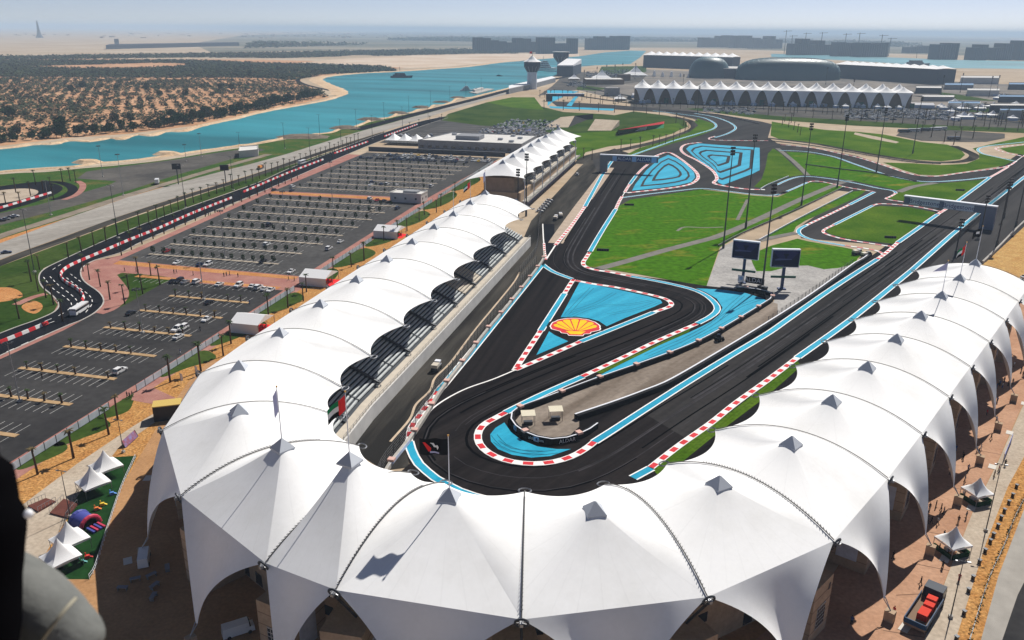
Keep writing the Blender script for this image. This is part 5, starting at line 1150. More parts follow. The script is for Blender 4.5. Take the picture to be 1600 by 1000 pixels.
for (x, y, k, c, lb, flip) in ((188, 582, O_, 'white', 'white off-roader alone at the end of a near car park row', 0), (277, 517, O_, 'white', 'left of two white off-roaders side by side in the near car park', 0), (286, 515, O_, 'white', 'right of two white off-roaders side by side in the near car park', 0), (279, 528, S, 'white', 'white saloon just in front of the paired off-roaders', 0), (205, 491, S, 'black', 'black saloon at the left end of a near car park row', 1), (327, 474, S, 'black', 'black saloon parked two rows below the pink walkway', 1), (323, 501, S, 'white', 'white saloon by the right end of a near car park row', 1),
    (271, 441, S, 'black', 'first dark car in the line below the pink walkway', 0), (280, 441, O_, 'black', 'black off-roader second in the line below the pink walkway', 0), (290, 442, S, 'silver', 'silver saloon third in the line below the pink walkway', 0), (308, 442, O_, 'white', 'white off-roader fourth in the line below the pink walkway', 0), (343, 446, S, 'white', 'white saloon parked alone below the pink walkway', 0), (373, 448, O_, 'white', 'white off-roader parked alone below the pink walkway', 0), (395, 449, S, 'white', 'first of four white cars together below the pink walkway end', 0), (404, 451, O_, 'white', 'second of four white cars together below the pink walkway end', 0), (414, 453, S, 'white', 'third of four white cars together below the pink walkway end', 0), (423, 455, S, 'white', 'last of four white cars together below the pink walkway end', 0),
    (277, 412, S, 'white', 'white saloon above the pink walkway at the left of the middle car park', 0), (313, 415, S, 'dark blue', 'dark blue saloon above the pink walkway beside a white off-roader', 0), (325, 415, O_, 'white', 'white off-roader above the pink walkway beside a dark blue car', 0), (260, 394, S, 'red', 'dark red car under the first trees of the middle car park', 0), (455, 426, S, 'white', 'white saloon at the right end above the pink walkway', 0), (417, 384, O_, 'white', 'white off-roader among the trees of the middle car park', 0), (411, 410, S, 'black', 'black saloon near the right of the lowest middle car park row', 0), (421, 353, O_, 'black', 'black off-roader deep in the middle car park', 0), (514, 390, O_, 'white', 'white off-roader at the right end of a middle car park row', 0), (532, 379, S, 'white', 'white saloon by the fence side of the middle car park', 0), (582, 330, O_, 'beige', 'beige off-roader near the small white building', 0), (621, 327, O_, 'dark blue', 'dark blue off-roader just below the small white building', 0),
    (457, 293, O_, 'white', 'white off-roader at the left corner of the upper car park', 0), (456, 299, S, 'dark blue', 'dark blue saloon behind the corner off-roader of the upper car park', 0), (428, 298, S, 'black', 'black saloon crossing the pink paving by the barrier road', 1), (578, 312, O_, 'white', 'white off-roader on the orange strip by the small building', 1), (589, 314, S, 'red', 'red car on the orange strip by the small building', 1), (600, 315, S, 'black', 'black car on the orange strip by the small building', 1), (579, 290, S, 'white', 'front car of a pair in the upper car park', 0), (581, 286, O_, 'dark blue', 'rear car of a pair in the upper car park', 0), (596, 289, S, 'dark blue', 'dark blue car beside white ones in the upper car park', 0), (605, 289, O_, 'white', 'middle white car of three in the upper car park', 0), (619, 290, S, 'white', 'right white car of three in the upper car park', 0), (674, 292, O_, 'white', 'white off-roader near the fence of the upper car park', 0)):
    car(G(x, y) + ZV * .01, ANG_A + (math.pi if random.random() < .4 else 0) + (0 if not flip else -math.pi / 2 * .0), k, c, lb, gA if y > 436 else ('cars in the middle car park' if y > 320 else 'cars in the upper car park'))
COLS = ['white'] * 16 + ['silver'] * 4 + ['black'] * 4 + ['grey'] * 2 + ['dark blue'] * 2 + ['red', 'beige', 'yellow']
rc = random.Random(5)
def carrow(n, fu, v, p_fill, where, dark=False, rz=ANG_A):
    k = 0
    for i in range(n):
        if rc.random() > p_fill: continue
        col = rc.choice(['black', 'black', 'dark blue', 'grey', 'black']) if dark else rc.choice(COLS); kd = rc.choice([S, S, O_])
        car(U(fu(i), v + rc.uniform(-.3, .3), .01), rz + rc.uniform(-.03, .03) + (math.pi if rc.random() < .5 else 0), kd, col, '%s %s, %s %s' % (nth(k), kd, col, where), 'cars ' + where.split(',')[0], False); k += 1
carrow(32, lambda i: -277 + i * 2.9, 622, .75, 'in the dark row topping the upper car park', True)
carrow(32, lambda i: -250 + i * 2.6, 632, .85, 'in the second row from the dark wall')
carrow(34, lambda i: -272 + i * 3.0, 638.5, .72, 'in the row along the dark wall')
carrow(32, lambda i: -272 + i * 3.2, 648, .5, 'right under the dark wall')
for r_ in range(8):
    carrow(22, lambda i: -236 + i * 3.0 + r_ * 1.2, 800 + r_ * 19 + (6 if r_ % 2 else 0), .86, 'in row %s of the full far car park' % ORD[r_])
carrow(16, lambda i: -300 + i * 3.6, 735, .35, 'beside the white marquee')
rz2 = math.atan2(UA.y, UA.x)
for i in range(11):
    q = G(757, 322).lerp(G(802, 288), i / 10); col = rc.choice(['white', 'silver', 'black', 'white']); car(q, rz2 + .2, rc.choice([S, O_]), col, '%s %s car in the line left of the raised pavilion stand' % (nth(i), col), 'cars left of the pavilion stand', False)
for i in range(5):
    q = G(770, 327).lerp(G(783, 315), i / 4); col = rc.choice(['white', 'dark blue', 'black']); car(q, rz2, S, col, '%s %s car at the blind end wall of the pavilion stand' % (nth(i), col), 'cars at the pavilion end wall', False)
for i in range(6):
    q = G(843, 331).lerp(G(858, 314), i / 5); car(q, rz2 + .3, S, 'white', '%s white car in the line under the pavilion stand front' % nth(i), 'white cars under the pavilion front', False)
for i in range(4):
    q = G(2, 346).lerp(G(23, 339), i / 3); col = ('black', 'silver', 'black', 'white')[i]; car(q, .5, S, col, '%s car, %s, parked on the coach park edge at far left' % (ORD[i], col), 'cars at the coach park edge', False)
car(G(902, 274), ANG_A, O_, 'white', 'white off-roader on the pit lane beyond the pavilion stand', 'cars on the service road', False)
car(G(10, 396), .6, S, 'dark blue', 'dark blue car on the pale concrete road at far left', 'cars on the concrete road', False)
for i in range(7):
    q = G(1594, 440).lerp(G(1640, 410), i / 6); car(q, .3, S, 'white', '%s white car in the line at the right edge beyond the stand' % nth(i), 'cars at the right edge', False)
# the bay-filling mass of cars at the marina and before the far stand
b = MB(); rc2 = random.Random(9); srcs = {k: far_car(k) for k in ()}
def mass(reg, n, m0):
    for _ in range(n):
        a, c = rc2.random(), rc2.random(); q = (reg[0].lerp(reg[1], a)).lerp(reg[3].lerp(reg[2], a), c)
        cols = rc2.choices((0, 1, 2, 3), (9, 4, 5, 3))[0]; rz = rc2.choice((1.33, 1.36, 1.31)) if reg[0].y < 1000 else rc2.choice((.4, .42, 1.97))
        b.m = cols; b.box(q.x, q.y, .35, 4.6, 1.85, .75, rz, .96); b.m = cols; b.box(q.x, q.y, 1.45, 2.0, 1.5, .06, rz); b.m = 2; b.box(q.x, q.y, 1.05, 2.6, 1.62, .42, rz, .8); b.box(q.x + 1.3 * math.cos(rz), q.y + 1.3 * math.sin(rz), 0, .6, 1.8, .5, rz); b.box(q.x - 1.3 * math.cos(rz), q.y - 1.3 * math.sin(rz), 0, .6, 1.8, .5, rz)
mass(px([(920, 128), (1000, 120), (1000, 108), (915, 112)]), 420, 0)
mass(px([(885, 135), (915, 137), (915, 128), (890, 127)]), 90, 0)
mass(px([(1320, 186), (1400, 189), (1400, 172), (1320, 172)]), 170, 0)
mass(px([(1395, 184), (1500, 190), (1505, 176), (1410, 171)]), 260, 0)
mass(px([(1100, 176), (1180, 180), (1180, 169), (1100, 168)]), 110, 0)
mass([U(-240, 735), U(-166, 735), U(-166, 795), U(-240, 795)], 150, 0); mass([U(-235, 800), U(-165, 800), U(-160, 955), U(-230, 955)], 130, 0); mass([U(-300, 735), U(-245, 735), U(-250, 790), U(-305, 790)], 25, 0)
b.build('far_parked_cars', [PAINT['white'], PAINT['silver'], M_CGLASS, PAINT['dark blue']], kind='stuff', label='mass of tiny parked cars by the marina and before the far stand')

print('CARS', CARN[0])
# ================================================================== raised pavilion stand beyond the west arm
pv0 = U(-101, 452); 
ps = site('pavilion_stand', pv0, 'beige two storey pavilion stand with white tented roof beyond the west arm', 'grandstand')
PU0, PU1, PV0, PV1 = -128.0, -104.5, 455.0, 652.0
b = MB(); b.prism([U(PU0, PV0), U(PU1, PV0), U(PU1, PV1), U(PU0, PV1)], 0, 11); b.build('lower_wall', M_STONE, ps)
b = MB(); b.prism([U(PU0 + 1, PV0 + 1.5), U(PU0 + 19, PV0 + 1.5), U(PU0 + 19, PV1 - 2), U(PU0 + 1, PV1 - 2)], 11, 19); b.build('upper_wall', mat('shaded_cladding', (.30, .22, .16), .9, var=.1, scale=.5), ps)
for i in range(3):
    for j in range(2):
        u = PU0 + 3.2 + i * 7.4 + j * 3.0
        b = MB(); b.beam(U(u - 1.1, PV0 - .1, 5.4), U(u + 1.1, PV0 - .1, 5.4), .2, 2.2); w_ = b.build('window', M_BGLASS, ps)
        b = MB(); b.beam(U(u - 1.1, PV0 - .16, 7.1), U(u + 1.1, PV0 - .16, 7.1), .15, 1.0); b.build('window_head', mat('pale_blue_pane', (.3, .42, .6), .3), w_)
for i in range(40):
    v = PV0 + 6 + i * 4.7
    b = MB(); b.beam(U(PU1 + .1, v - 1.5, 2.0), U(PU1 + .1, v + 1.5, 2.0), .2, 3.2); b.build('garage_door', M_NAVY, ps)
b = MB(); b.prism([U(PU1 - 2, PV0 + 4), U(PU1 + 3.5, PV0 + 4), U(PU1 + 3.5, PV1), U(PU1 - 2, PV1)], 5.0, 5.5); b.build('terrace_slab', M_CONCRETE, ps)
b = MB()
for i in range(49): b.beam(U(PU1 + 3.4, PV0 + 4 + i * 4, 5.5), U(PU1 + 3.4, PV0 + 4 + i * 4, 6.6), .1)
b.beam(U(PU1 + 3.4, PV0 + 4, 6.6), U(PU1 + 3.4, PV1, 6.6), .12); b.beam(U(PU1 + 3.4, PV0 + 4, 6.1), U(PU1 + 3.4, PV1, 6.1), .08); b.build('terrace_railing', mat('green_rail', (.12, .17, .15), .5), ps)
for r in range(5):
    b = MB(); b.prism([U(PU0 + 19.2 + r * 1.1, PV0 + 30), U(PU0 + 20.3 + r * 1.1, PV0 + 30), U(PU0 + 20.3 + r * 1.1, PV1 - 4), U(PU0 + 19.2 + r * 1.1, PV1 - 4)], 11, 14.6 - r * .6); b.build('seat_step', M_TERR if r % 2 else M_CONCRETE, ps)
NBp = 8; dv = (PV1 - PV0 + 6) / NBp
for k in range(NBp):
    v0 = PV0 - 4 + k * dv; v1 = v0 + dv; vm = (v0 + v1) / 2; um = (PU0 + PU1) / 2 - 1
    UO, UI = PU0 - 9, PU1 + 3.5
    O0, O1, I0, I1 = U(UO, v0, 17.5), U(UO, v1, 17.5), U(UI, v0, 20.2), U(UI, v1, 20.2); tip = U(um, vm, 27.5)
    rim = [O0.lerp(O1, i / 8) for i in range(9)] + [O1.lerp(I1, i / 8) + ZV * (i / 8) * (1 - i / 8) * 9 for i in range(1, 9)] + [I1.lerp(I0, i / 8) - UA * (4 * (i / 8) * (1 - i / 8)) * 3.2 for i in range(1, 9)] + [I0.lerp(O0, i / 8) + ZV * (i / 8) * (1 - i / 8) * 9 for i in range(1, 9)]
    rows = []
    for j in range(8):
        r = j / 7; rows.append([Vector((q.x + (tip.x - q.x) * r * .96, q.y + (tip.y - q.y) * r * .96, q.z + (tip.z - q.z) * (.8 * r + .2 * r ** 3) * .96)) for q in rim])
    b = MB(); b.grid(rows); b.build('canopy', M_FAB, ps, smooth=True)
    b = MB(); c4 = [U(um + i * 1.8, vm + j * 1.8, 26.4) for i, j in ((-1, -1), (1, -1), (1, 1), (-1, 1))]; b.add(c4 + [U(um, vm, 28.6)], [(0, 1, 4), (1, 2, 4), (2, 3, 4), (3, 0, 4)]); b.build('peak_cap', M_CAP, ps)
    for u_ in (UI - .3,):
        b = MB(); b.tube([U(u_, v0 + .4, 5.5), U(u_, v0 + .4, 20.1)], .3, 6); b.build('column', M_SIGNW, ps)
    b = MB(); c = U(UI - 3.2, vm, 16.5); b.tube([c + VA * 4.2 * math.cos(a) + ZV * 3.2 * math.sin(a) for a in [math.pi * i / 10 for i in range(11)]], .35, 5); b.build('hood_arch', mat('grey_hood', (.28, .28, .27), .7), ps)
    b = MB(); b.add([c + VA * 4.2 * math.cos(a) + ZV * 3.2 * math.sin(a) - UA * .2 for a in [math.pi * i / 10 for i in range(11)]], [tuple(range(11))]); b.build('hood_panel', mat('grey_hood', (.28, .28, .27), .7), ps)
flagpole(U((PU0 + PU1) / 2 - 1, PV0 - 4 + 3.5 * dv, 28.6), 11, 'pennant', 'flagpole with lilac pennant on the pavilion stand roof', .3)
# service vehicles on the pit entry
def buggy(c, rz, label, col=None):
    t = empty('service_truck', c, rz, label, 'vehicle', 'service vehicles')
    b = MB(); b.box(0, 0, .5, 4.6, 2.0, .9); b.build('chassis', M_DSTEEL, t)
    b = MB(); b.box(1.4, 0, 1.4, 1.7, 1.9, 1.3, 0, .9); b.build('cab', col or M_SIGNW, t); b = MB(); b.box(1.75, 0, 1.75, 1.2, 1.94, .6); b.build('cab_window', M_CGLASS, t)
    b = MB(); b.box(-.9, 0, 1.4, 2.6, 2.0, 1.0); b.build('load_bed', M_CREAMV, t)
    for x in (-1.5, 1.4):
        for y in (-.95, .95): b = MB(); b.tube([(x, y - .14, .45), (x, y + .14, .45)], .45, 10); b.build('wheel', M_TYRE, t)
    return t
M_CREAMV = mat('cream_vehicle', (.55, .5, .42), .5)
buggy(G(868, 344), ANG_A, 'left cream service truck by the pit entry'); buggy(G(876, 340), ANG_A + .3, 'right cream service truck beside the cream ribbon')
buggy(G(1338, 398), .5, 'cream and black loader parked on the lawn corner by the straight'); buggy(G(1352, 402), .4, 'dark tracked loader at the kerb of the small loop', M_DSTEEL)
buggy(G(682, 578), ANG_A, 'cream stacked camera platform vehicle beside the debris fence')
for i, (x, y, lb) in enumerate(((825, 655, 'left'), (868, 648, 'right'))):
    t = empty('marshal_shelter', G(x, y + 8), .1, lb + ' cream marshal shelter on the hairpin apron', 'shelter', 'marshal shelters')
    b = MB(); b.add([(-1.9, -1.3, 3.0), (1.9, -1.3, 3.0), (1.9, 1.3, 3.5), (-1.9, 1.3, 3.5), (-1.9, -1.3, 3.15), (1.9, -1.3, 3.15), (1.9, 1.3, 3.65), (-1.9, 1.3, 3.65)], [(3, 2, 1, 0), (4, 5, 6, 7), (0, 1, 5, 4), (1, 2, 6, 5), (2, 3, 7, 6), (3, 0, 4, 7)]); b.build('roof', mat('cream_sheet', (.72, .66, .52), .7), t)
    for a in (-1.7, 1.7):
        for c in (-1.1, 1.1): b = MB(); b.beam((a, c, 0), (a, c, 3.1), .1); b.build('post', M_DSTEEL, t)
    b = MB(); b.box(0, 0, 0, 2.4, 1.2, 1.0); b.build('desk', M_DSTEEL, t)
ck = empty('tractor', G(1124, 533), .6, 'small dark tractor parked against the tyre barrier', 'vehicle')
b = MB(); b.box(0, 0, .6, 2.8, 1.3, .9); b.build('chassis', M_BLACKP, ck); b = MB(); b.box(-.5, 0, 1.5, 1.2, 1.2, 1.2, 0, .85); b.build('cab', M_CGLASS, ck)
for x, r in ((-.9, .8), (1.0, .55)):
    for y in (-.8, .8): b = MB(); b.tube([(x, y - .15, r), (x, y + .15, r)], r, 12); b.build('wheel', M_TYRE, ck)

# ================================================================== buildings between the car parks
def block(name, pts, h, label, wallm, roofm, cat='building', par=.8, win=None):
    c = sum(pts, Vector()) / len(pts); t = site(name, pts[0], label, cat)
    b = MB(); b.prism(pts, 0, h); b.build('wall', wallm, t)
    inner = [p + (c - p).normalized() * .6 for p in pts]
    b = MB(); b.prism(inner, h, h + .08); b.build('roof', roofm, t)
    P = pts + [pts[0]]
    for a, d in zip(P, P[1:]): b = MB(); b.beam(a + ZV * (h + par / 2 - .05), d + ZV * (h + par / 2 - .05), .35, par); b.build('parapet', wallm, t)
    if win:
        for a, d in zip(P, P[1:]):
            L = (d - a).length; n = int(L / win[0]); dr = (d - a).normalized(); nn = Vector((dr.y, -dr.x, 0))
            if (a + d) / 2 - c and ((a + d) / 2 - c).dot(nn) < 0: nn = -nn
            for i in range(n):
                for z in win[2]:
                    q = a + dr * (L * (i + .5) / n) + nn * .05 + ZV * z
                    b = MB(); b.beam(q - dr * win[1] / 2, q + dr * win[1] / 2, .14, win[3]); b.build('window', M_GLASS, t)
    return t
M_OFFW = mat('offwhite_wall', (.55, .54, .52), .9, var=.06, scale=.2); M_ROOFW = mat('pale_roof', (.60, .59, .57), .9, var=.08, scale=.15); M_GREYW = mat('grey_wall', (.26, .27, .29), .9, var=.08, scale=.2)
t = block('service_building', [U(-188, 462), U(-168, 462), U(-168, 474), U(-188, 474)], 5.2, 'small off white flat roofed building between the middle and upper car parks', M_OFFW, M_ROOFW, win=(5, 1.2, (2.6,), 1.2))
b = MB(); b.prism([U(-181, 466), U(-172, 466), U(-172, 472), U(-181, 472)], 5.3, 6.4); b.build('roof_plant', M_GREYW, t)
t = block('long_building', [U(-252, 690), U(-158, 690), U(-158, 752), U(-240, 752)], 7, 'long low building with pale flat roof beyond the upper car park', M_GREYW, M_ROOFW, win=(7, 3.4, (2.2,), 2.0))
b = MB(); b.prism([U(-222, 705), U(-200, 705), U(-200, 722), U(-222, 722)], 7.1, 10.6); b.build('roof_room', M_GREYW, t)
for i, (u, v) in enumerate(((-185, 712), (-170, 725), (-235, 735), (-180, 740), (-172, 700))): b = MB(); b.prism([U(u, v), U(u + 4, v), U(u + 4, v + 4), U(u, v + 4)], 7.1, 8.8); b.build('roof_plant', M_STEEL, t)
panel = site('screen_wall', U(-276, 664), 'long dark wall above the rows of cars in the upper car park', 'wall'); b = MB(); b.beam(U(-288, 664, 1.7), U(-166, 664, 1.7), .6, 3.4); b.build('wall', mat('dark_wall', (.07, .075, .085), .9), panel); b = MB(); b.beam(U(-288, 664, 3.5), U(-166, 664, 3.5), .8, .25); b.build('coping', M_GREYW, panel)
mq = site('marquee', G(612, 232), 'white peaked marquee beside the barrier road past the upper car park', 'marquee')
for k in range(4):
    a = U(-290 + k * 11, 706); rows = []
    tip = a + VA * 9 + UA * 5.5 + ZV * 9.5; rim = []
    for (i, j) in ((0, 0), (1, 0), (1, 1), (0, 1)):
        n0 = a + UA * 11 * i + VA * 18 * j + ZV * 4; rim.append(n0)
    R_ = [rim[i].lerp(rim[(i + 1) % 4], q / 4) for i in range(4) for q in range(4)]; R_.append(R_[0])
    for r in range(6): f = r / 5; rows.append([Vector((q.x + (tip.x - q.x) * f * .97, q.y + (tip.y - q.y) * f * .97, q.z + (tip.z - q.z) * (.5 * f + .5 * f * f) * .97)) for q in R_])
    b = MB(); b.grid(rows); b.build('roof_peak', M_FAB, mq, smooth=True)
    for n0 in rim[:2]: b = MB(); b.beam(Vector((n0.x, n0.y, 0)), n0, .25); b.build('post', M_DSTEEL, mq)
st = block('site_shed', [G(374, 247), G(404, 244), G(404, 237), G(376, 239)], 5, 'white gabled shed standing by the shore path', M_OFFW, M_ROOFW, 'shed')
# painted bank with the national colours, and pale ramps
bk = site('painted_bank', G(1000, 207), 'sloping bank painted in red, white, black and green stripes', 'painted bank')
A0, A1, B0, B1 = G(962, 208), G(1037, 200), G(966, 203, 6), G(1038, 189.5, 6)
def strp(f0, f1, s0, s1, nm, m_):
    q = lambda s_, f: (A0.lerp(A1, s_)).lerp(B0.lerp(B1, s_), f)
    b = MB(); b.add([q(s0, f0), q(s1, f0), q(s1, f1), q(s0, f1)], [(0, 1, 2, 3)]); b.build(nm, m_, bk)
strp(.62, 1, 0, 1, 'red_stripe', M_RED); strp(0, .62, .62, 1, 'green_stripe', M_FG); strp(0, .62, .22, .62, 'white_stripe', M_WHITE); strp(0, .62, 0, .22, 'black_stripe', M_BLACKP)
b = MB(); b.add([A0, A1, B1, B0, Vector((B0.x + 2, B0.y + 14, 0)), Vector((B1.x + 2, B1.y + 14, 0))], [(3, 2, 5, 4), (0, 3, 4), (1, 5, 2)]); b.build('earth_back', M_GRASS, bk)
for i, L in enumerate(([(850, 199), (876, 183), (898, 181), (888, 199)], [(888, 199), (898, 181), (927, 178), (918, 187), (905, 202)], [(918, 204), (930, 186), (968, 188), (955, 204)])):
    r_ = site('concrete_ramp', G(*L[0]), ('left pale concrete slope', 'middle grey concrete slope', 'right pale concrete slope')[i] + ' of the underpass beside the green bank', 'ramp')
    zz = (0, 6, 6, 0) if i != 1 else (0, 6, 6, 0)
    P = [G(x, y, z) for (x, y), z in zip(L, zz)]; b = MB(); b.add(P + [Vector((p.x, p.y, -.05)) for p in P], [(0, 1, 2, 3), (4, 0, 3, 7), (5, 1, 0, 4), (6, 2, 1, 5), (7, 3, 2, 6)]); b.build('slope', (M_CREAM, M_RUNOFF, M_CREAM)[i], r_)

# ================================================================== the far main stand, towers, marina, hotel, skyline
M_HAZEB = mat('dark_facade', (.035, .045, .065), .6); M_FAC = mat('grey_facade', (.07, .085, .11), .7); M_BROWN = mat('brown_recess', (.22, .155, .11), .9)
def far_stand(p0, p1, n, label, wd=42, zo=17, zp=27, base_h=15, arches=True, rows=2):
    t = site('tented_stand', p0, label, 'grandstand'); d = (p1 - p0) / n; dn = d.normalized(); bk_ = Vector((-dn.y, dn.x, 0))
    if bk_.y < 0: bk_ = -bk_
    L = d.length
    b = MB(); b.prism([p0 + bk_ * 6, p1 + bk_ * 6, p1 + bk_ * wd, p0 + bk_ * wd], 0, base_h); b.build('wall', M_BROWN if arches else M_FAC, t)
    for k in range(n):
        O0 = p0 + d * k + ZV * zo; O1 = O0 + d
        for r in range(rows):
            dep = wd / rows; a0 = O0 + bk_ * dep * r; a1 = O1 + bk_ * dep * r; c0_, c1_ = a0 + bk_ * dep, a1 + bk_ * dep; tip = (a0 + c1_) / 2 + ZV * (zp - zo + 3 * r)
            rim = [a0, a0.lerp(a1, .5), a1, a1.lerp(c1_, .5) + ZV * 1.5, c1_, c1_.lerp(c0_, .5), c0_, c0_.lerp(a0, .5) + ZV * 1.5, a0]
            rw = [[Vector((q.x + (tip.x - q.x) * f * .98, q.y + (tip.y - q.y) * f * .98, q.z + (tip.z - q.z) * (.55 * f + .45 * f * f) * .98)) for q in rim] for f in (0, .25, .5, .75, 1)]
            b = MB(); b.grid(rw); b.build('canopy', M_FAB, t, smooth=True)
        if arches:
            A = (O0 + O1) / 2 - bk_ * 4; A.z = 0; b = MB(); rw = []
            for j in range(9):
                f = j / 8; w_ = (1 - f) ** 1.6; rw.append([((O0 + O1) / 2 + (q - .5) * d * max(.12, 1 - f ** .55 * .9 if f else 1)).lerp(A, 0) * 1 - ZV * zo * f - bk_ * 4 * f for q in (0, .25, .5, .75, 1)])
            b.grid(rw); b.build('canopy_skirt', M_FAB, t, smooth=True)
            if k % 3 == 1:
                c = O1 - ZV * zo + bk_ * 5.8; b = MB(); b.beam(c - dn * 1 + ZV * 3.5, c + dn * 5 + ZV * 3.5, .3, 7); b.build('green_hoarding', mat('green_hoarding', (.02, .12, .08), .8), t)
    return t
q0, q1 = G(990, 160.5), G(1424, 170); 
far_stand(q0, q1, 17, 'long white peaked main stand with pointed arches across the far paddock', 46, 21, 28.5, 19)
far_stand(G(1003, 105), G(1142, 110), 11, 'white peaked roof on the dark building left of the gridshell hotel', 60, 34, 44, 33, False, 1)
far_stand(G(1300, 121), G(1460, 132), 12, 'white peaked roof on the dark building right of the gridshell hotel', 60, 30, 37, 29, False, 1)
# white hospitality tents in front of the main stand
for i, (x0, x1, y) in enumerate(((988, 1012, 153), (1062, 1090, 157), (1096, 1150, 159), (1176, 1218, 163), (1227, 1246, 165), (1252, 1288, 163.5), (1296, 1318, 166), (1421, 1460, 168.5))):
    a, c = G(x0, y), G(x1, y + (x1 - x0) * .022); t = site('hospitality_tent', a, '%s long white hospitality tent before the far main stand' % nth(i), 'tent', 'hospitality tents'); bk_ = Vector((0, 1, 0))
    b = MB(); b.prism([a, c, c + bk_ * 11, a + bk_ * 11], 0, 4.2); b.build('wall', mat('pale_blue_sheet', (.4, .5, .65), .7), t)
    b = MB(); b.add([a + ZV * 4.25, c + ZV * 4.25, c + bk_ * 11 + ZV * 4.25, a + bk_ * 11 + ZV * 4.25, a + bk_ * 5.5 + ZV * 7, c + bk_ * 5.5 + ZV * 7], [(0, 1, 5, 4), (2, 3, 4, 5), (0, 4, 3), (1, 2, 5)]); b.build('roof', M_TENT, t)
c = G(1047, 155); t = site('dome_tent', c, 'rounded white dome tent before the far main stand', 'tent'); b = MB(); b.grid([[c + Vector((14 * math.cos(f) * math.cos(a), 14 * math.cos(f) * math.sin(a), 13 * math.sin(f))) for a in [2 * math.pi * i / 16 for i in range(17)]] for f in (0, .3, .6, .9, 1.2, 1.5)]); b.build('shell', M_FAB, t, smooth=True)
sheet('paddock_yard', px([(840, 150), (905, 140), (1000, 128), (1010, 118), (900, 112), (880, 118), (862, 135)]), -.03, M_PLAZA)
sheet('paddock_yard', px([(985, 171), (985, 160), (1430, 169), (1520, 172), (1640, 186), (1640, 206), (1560, 200), (1450, 196), (1330, 188), (1210, 181), (1100, 175)]), -.03, M_PLAZA)
sheet('paddock_yard', px([(985, 160), (1430, 170), (1650, 184), (1650, 135), (1460, 126), (1300, 118), (1000, 108), (905, 116), (900, 140)]), -.04, mat('paddock_ground', (.13, .125, .12), .9, col2=(.26, .23, .2), scale=.01, fine=.2, fscale=.05))
sheet('coach_yard', px([(1400, 212), (1410, 203), (1480, 203), (1570, 209), (1570, 216), (1540, 222), (1500, 222), (1440, 220)]), .1, M_PLAZA)
sheet('grass_belt', px([(1070, 170), (1190, 186), (1330, 196), (1450, 202), (1600, 208), (1660, 212), (1660, 204), (1560, 199), (1450, 195), (1330, 188), (1210, 181), (1090, 169)]), .02, M_GRASSDK)
sheet('grass_belt', px([(935, 113), (985, 118), (1010, 112), (1010, 103), (940, 104)]), -.02, M_GRASSDK)
sheet('helipad_strip', px([(1336, 207), (1372, 214), (1405, 222), (1400, 224), (1362, 217), (1334, 210)]), .1, M_CREAM)
for i, (x, y, w_) in enumerate(((1412, 207, 18), (1428, 206, 18), (1444, 205, 16), (1462, 204, 14), (1490, 219, 24), (1470, 203, 12))):
    c = G(x, y); t = empty('coach', c, .12, '%s white coach from the left in the upper right yard' % nth(i), 'coach', 'coaches in the upper right yard')
    b = MB(); b.box(0, 0, .6, 13, 2.6, 2.8); b.build('body', PAINT['white'] if i % 2 else PAINT['dark blue'], t); b = MB(); b.box(0, 0, 1.9, 12.2, 2.66, .9); b.build('window_band', M_CGLASS, t)
    for q in (-4, 4): b = MB(); b.tube([(q, -1.32, .55), (q, 1.32, .55)], .55, 8); b.build('axle_wheels', M_TYRE, t)
# towers
def tower(c, h, r0, r1, hz, label, roof):
    t = site('control_tower', c, label, 'tower'); n = 12
    ring = lambda r, z: [c + Vector((r * math.cos(a), r * math.sin(a), z)) for a in [2 * math.pi * i / n for i in range(n + 1)]]
    b = MB(); b.grid([ring(r0, 0), ring(r0 * .95, hz)]); b.build('shaft', mat('tower_shaft', (.5, .53, .6), .6, var=.05, scale=.2), t)
    b = MB(); b.grid([ring(r0 * .95, hz), ring(r1, hz + (h - hz) * .55), ring(r1, h), ring(0.01, h)]); b.build('glazed_pod', M_HAZEB, t)
    if roof == 'tent': b = MB(); b.grid([ring(r1 * 1.12, h - .5), ring(r1 * .55, h + 3.5), ring(r1 * .12, h + 9)]); b.build('tent_roof', M_FAB, t); b = MB(); b.tube([c + ZV * (h + 8), c + ZV * (h + 17)], .4, 5); b.build('flag_mast', M_STEEL, t); b = MB(); b.add([c + ZV * (h + 17), c + ZV * (h + 13), c + Vector((-5, 0, h + 13.5)), c + Vector((-5, 0, h + 16.5))], [(0, 1, 2, 3)]); b.build('flag', M_FR, t)
    else: b = MB(); b.grid([ring(r1 * 1.1, h), ring(r1 * 1.1, h + 1.5), ring(.01, h + 1.5)]); b.build('roof_disc', M_OFFW, t)
    b = MB()
    for i in range(n):
        a = 2 * math.pi * i / n; b.beam(c + Vector((r0 * .98 * math.cos(a), r0 * .98 * math.sin(a), hz)), c + Vector((r1 * 1.01 * math.cos(a), r1 * 1.01 * math.sin(a), hz + (h - hz) * .55)), .5)
    b.build('mullions', M_GREYW, t, kind='stuff')
tower(G(831, 139), 47, 9, 14.5, 29, 'tall pale tower with dark glass pod and white tent roof by the channel', 'tent')
tower(G(876, 111), 46, 10, 20, 22, 'farther flared tower with flat round top in the marina', 'disc')
pv = site('pier_building', G(800, 147), 'low building with long white roof at the foot of the tented tower', 'building')
P = px([(795, 147), (832, 138.5), (868, 128.5), (862, 126), (828, 134), (795, 142)]); b = MB(); b.prism(P, 0, 8); b.build('wall', M_GREYW, pv); b = MB(); b.prism([p + ZV * 0 for p in P], 8.1, 9); b.build('roof', M_TENT, pv)
yc = site('yacht_club', G(872, 118), 'grey wedge roofed yacht club building beside the flared tower', 'building')
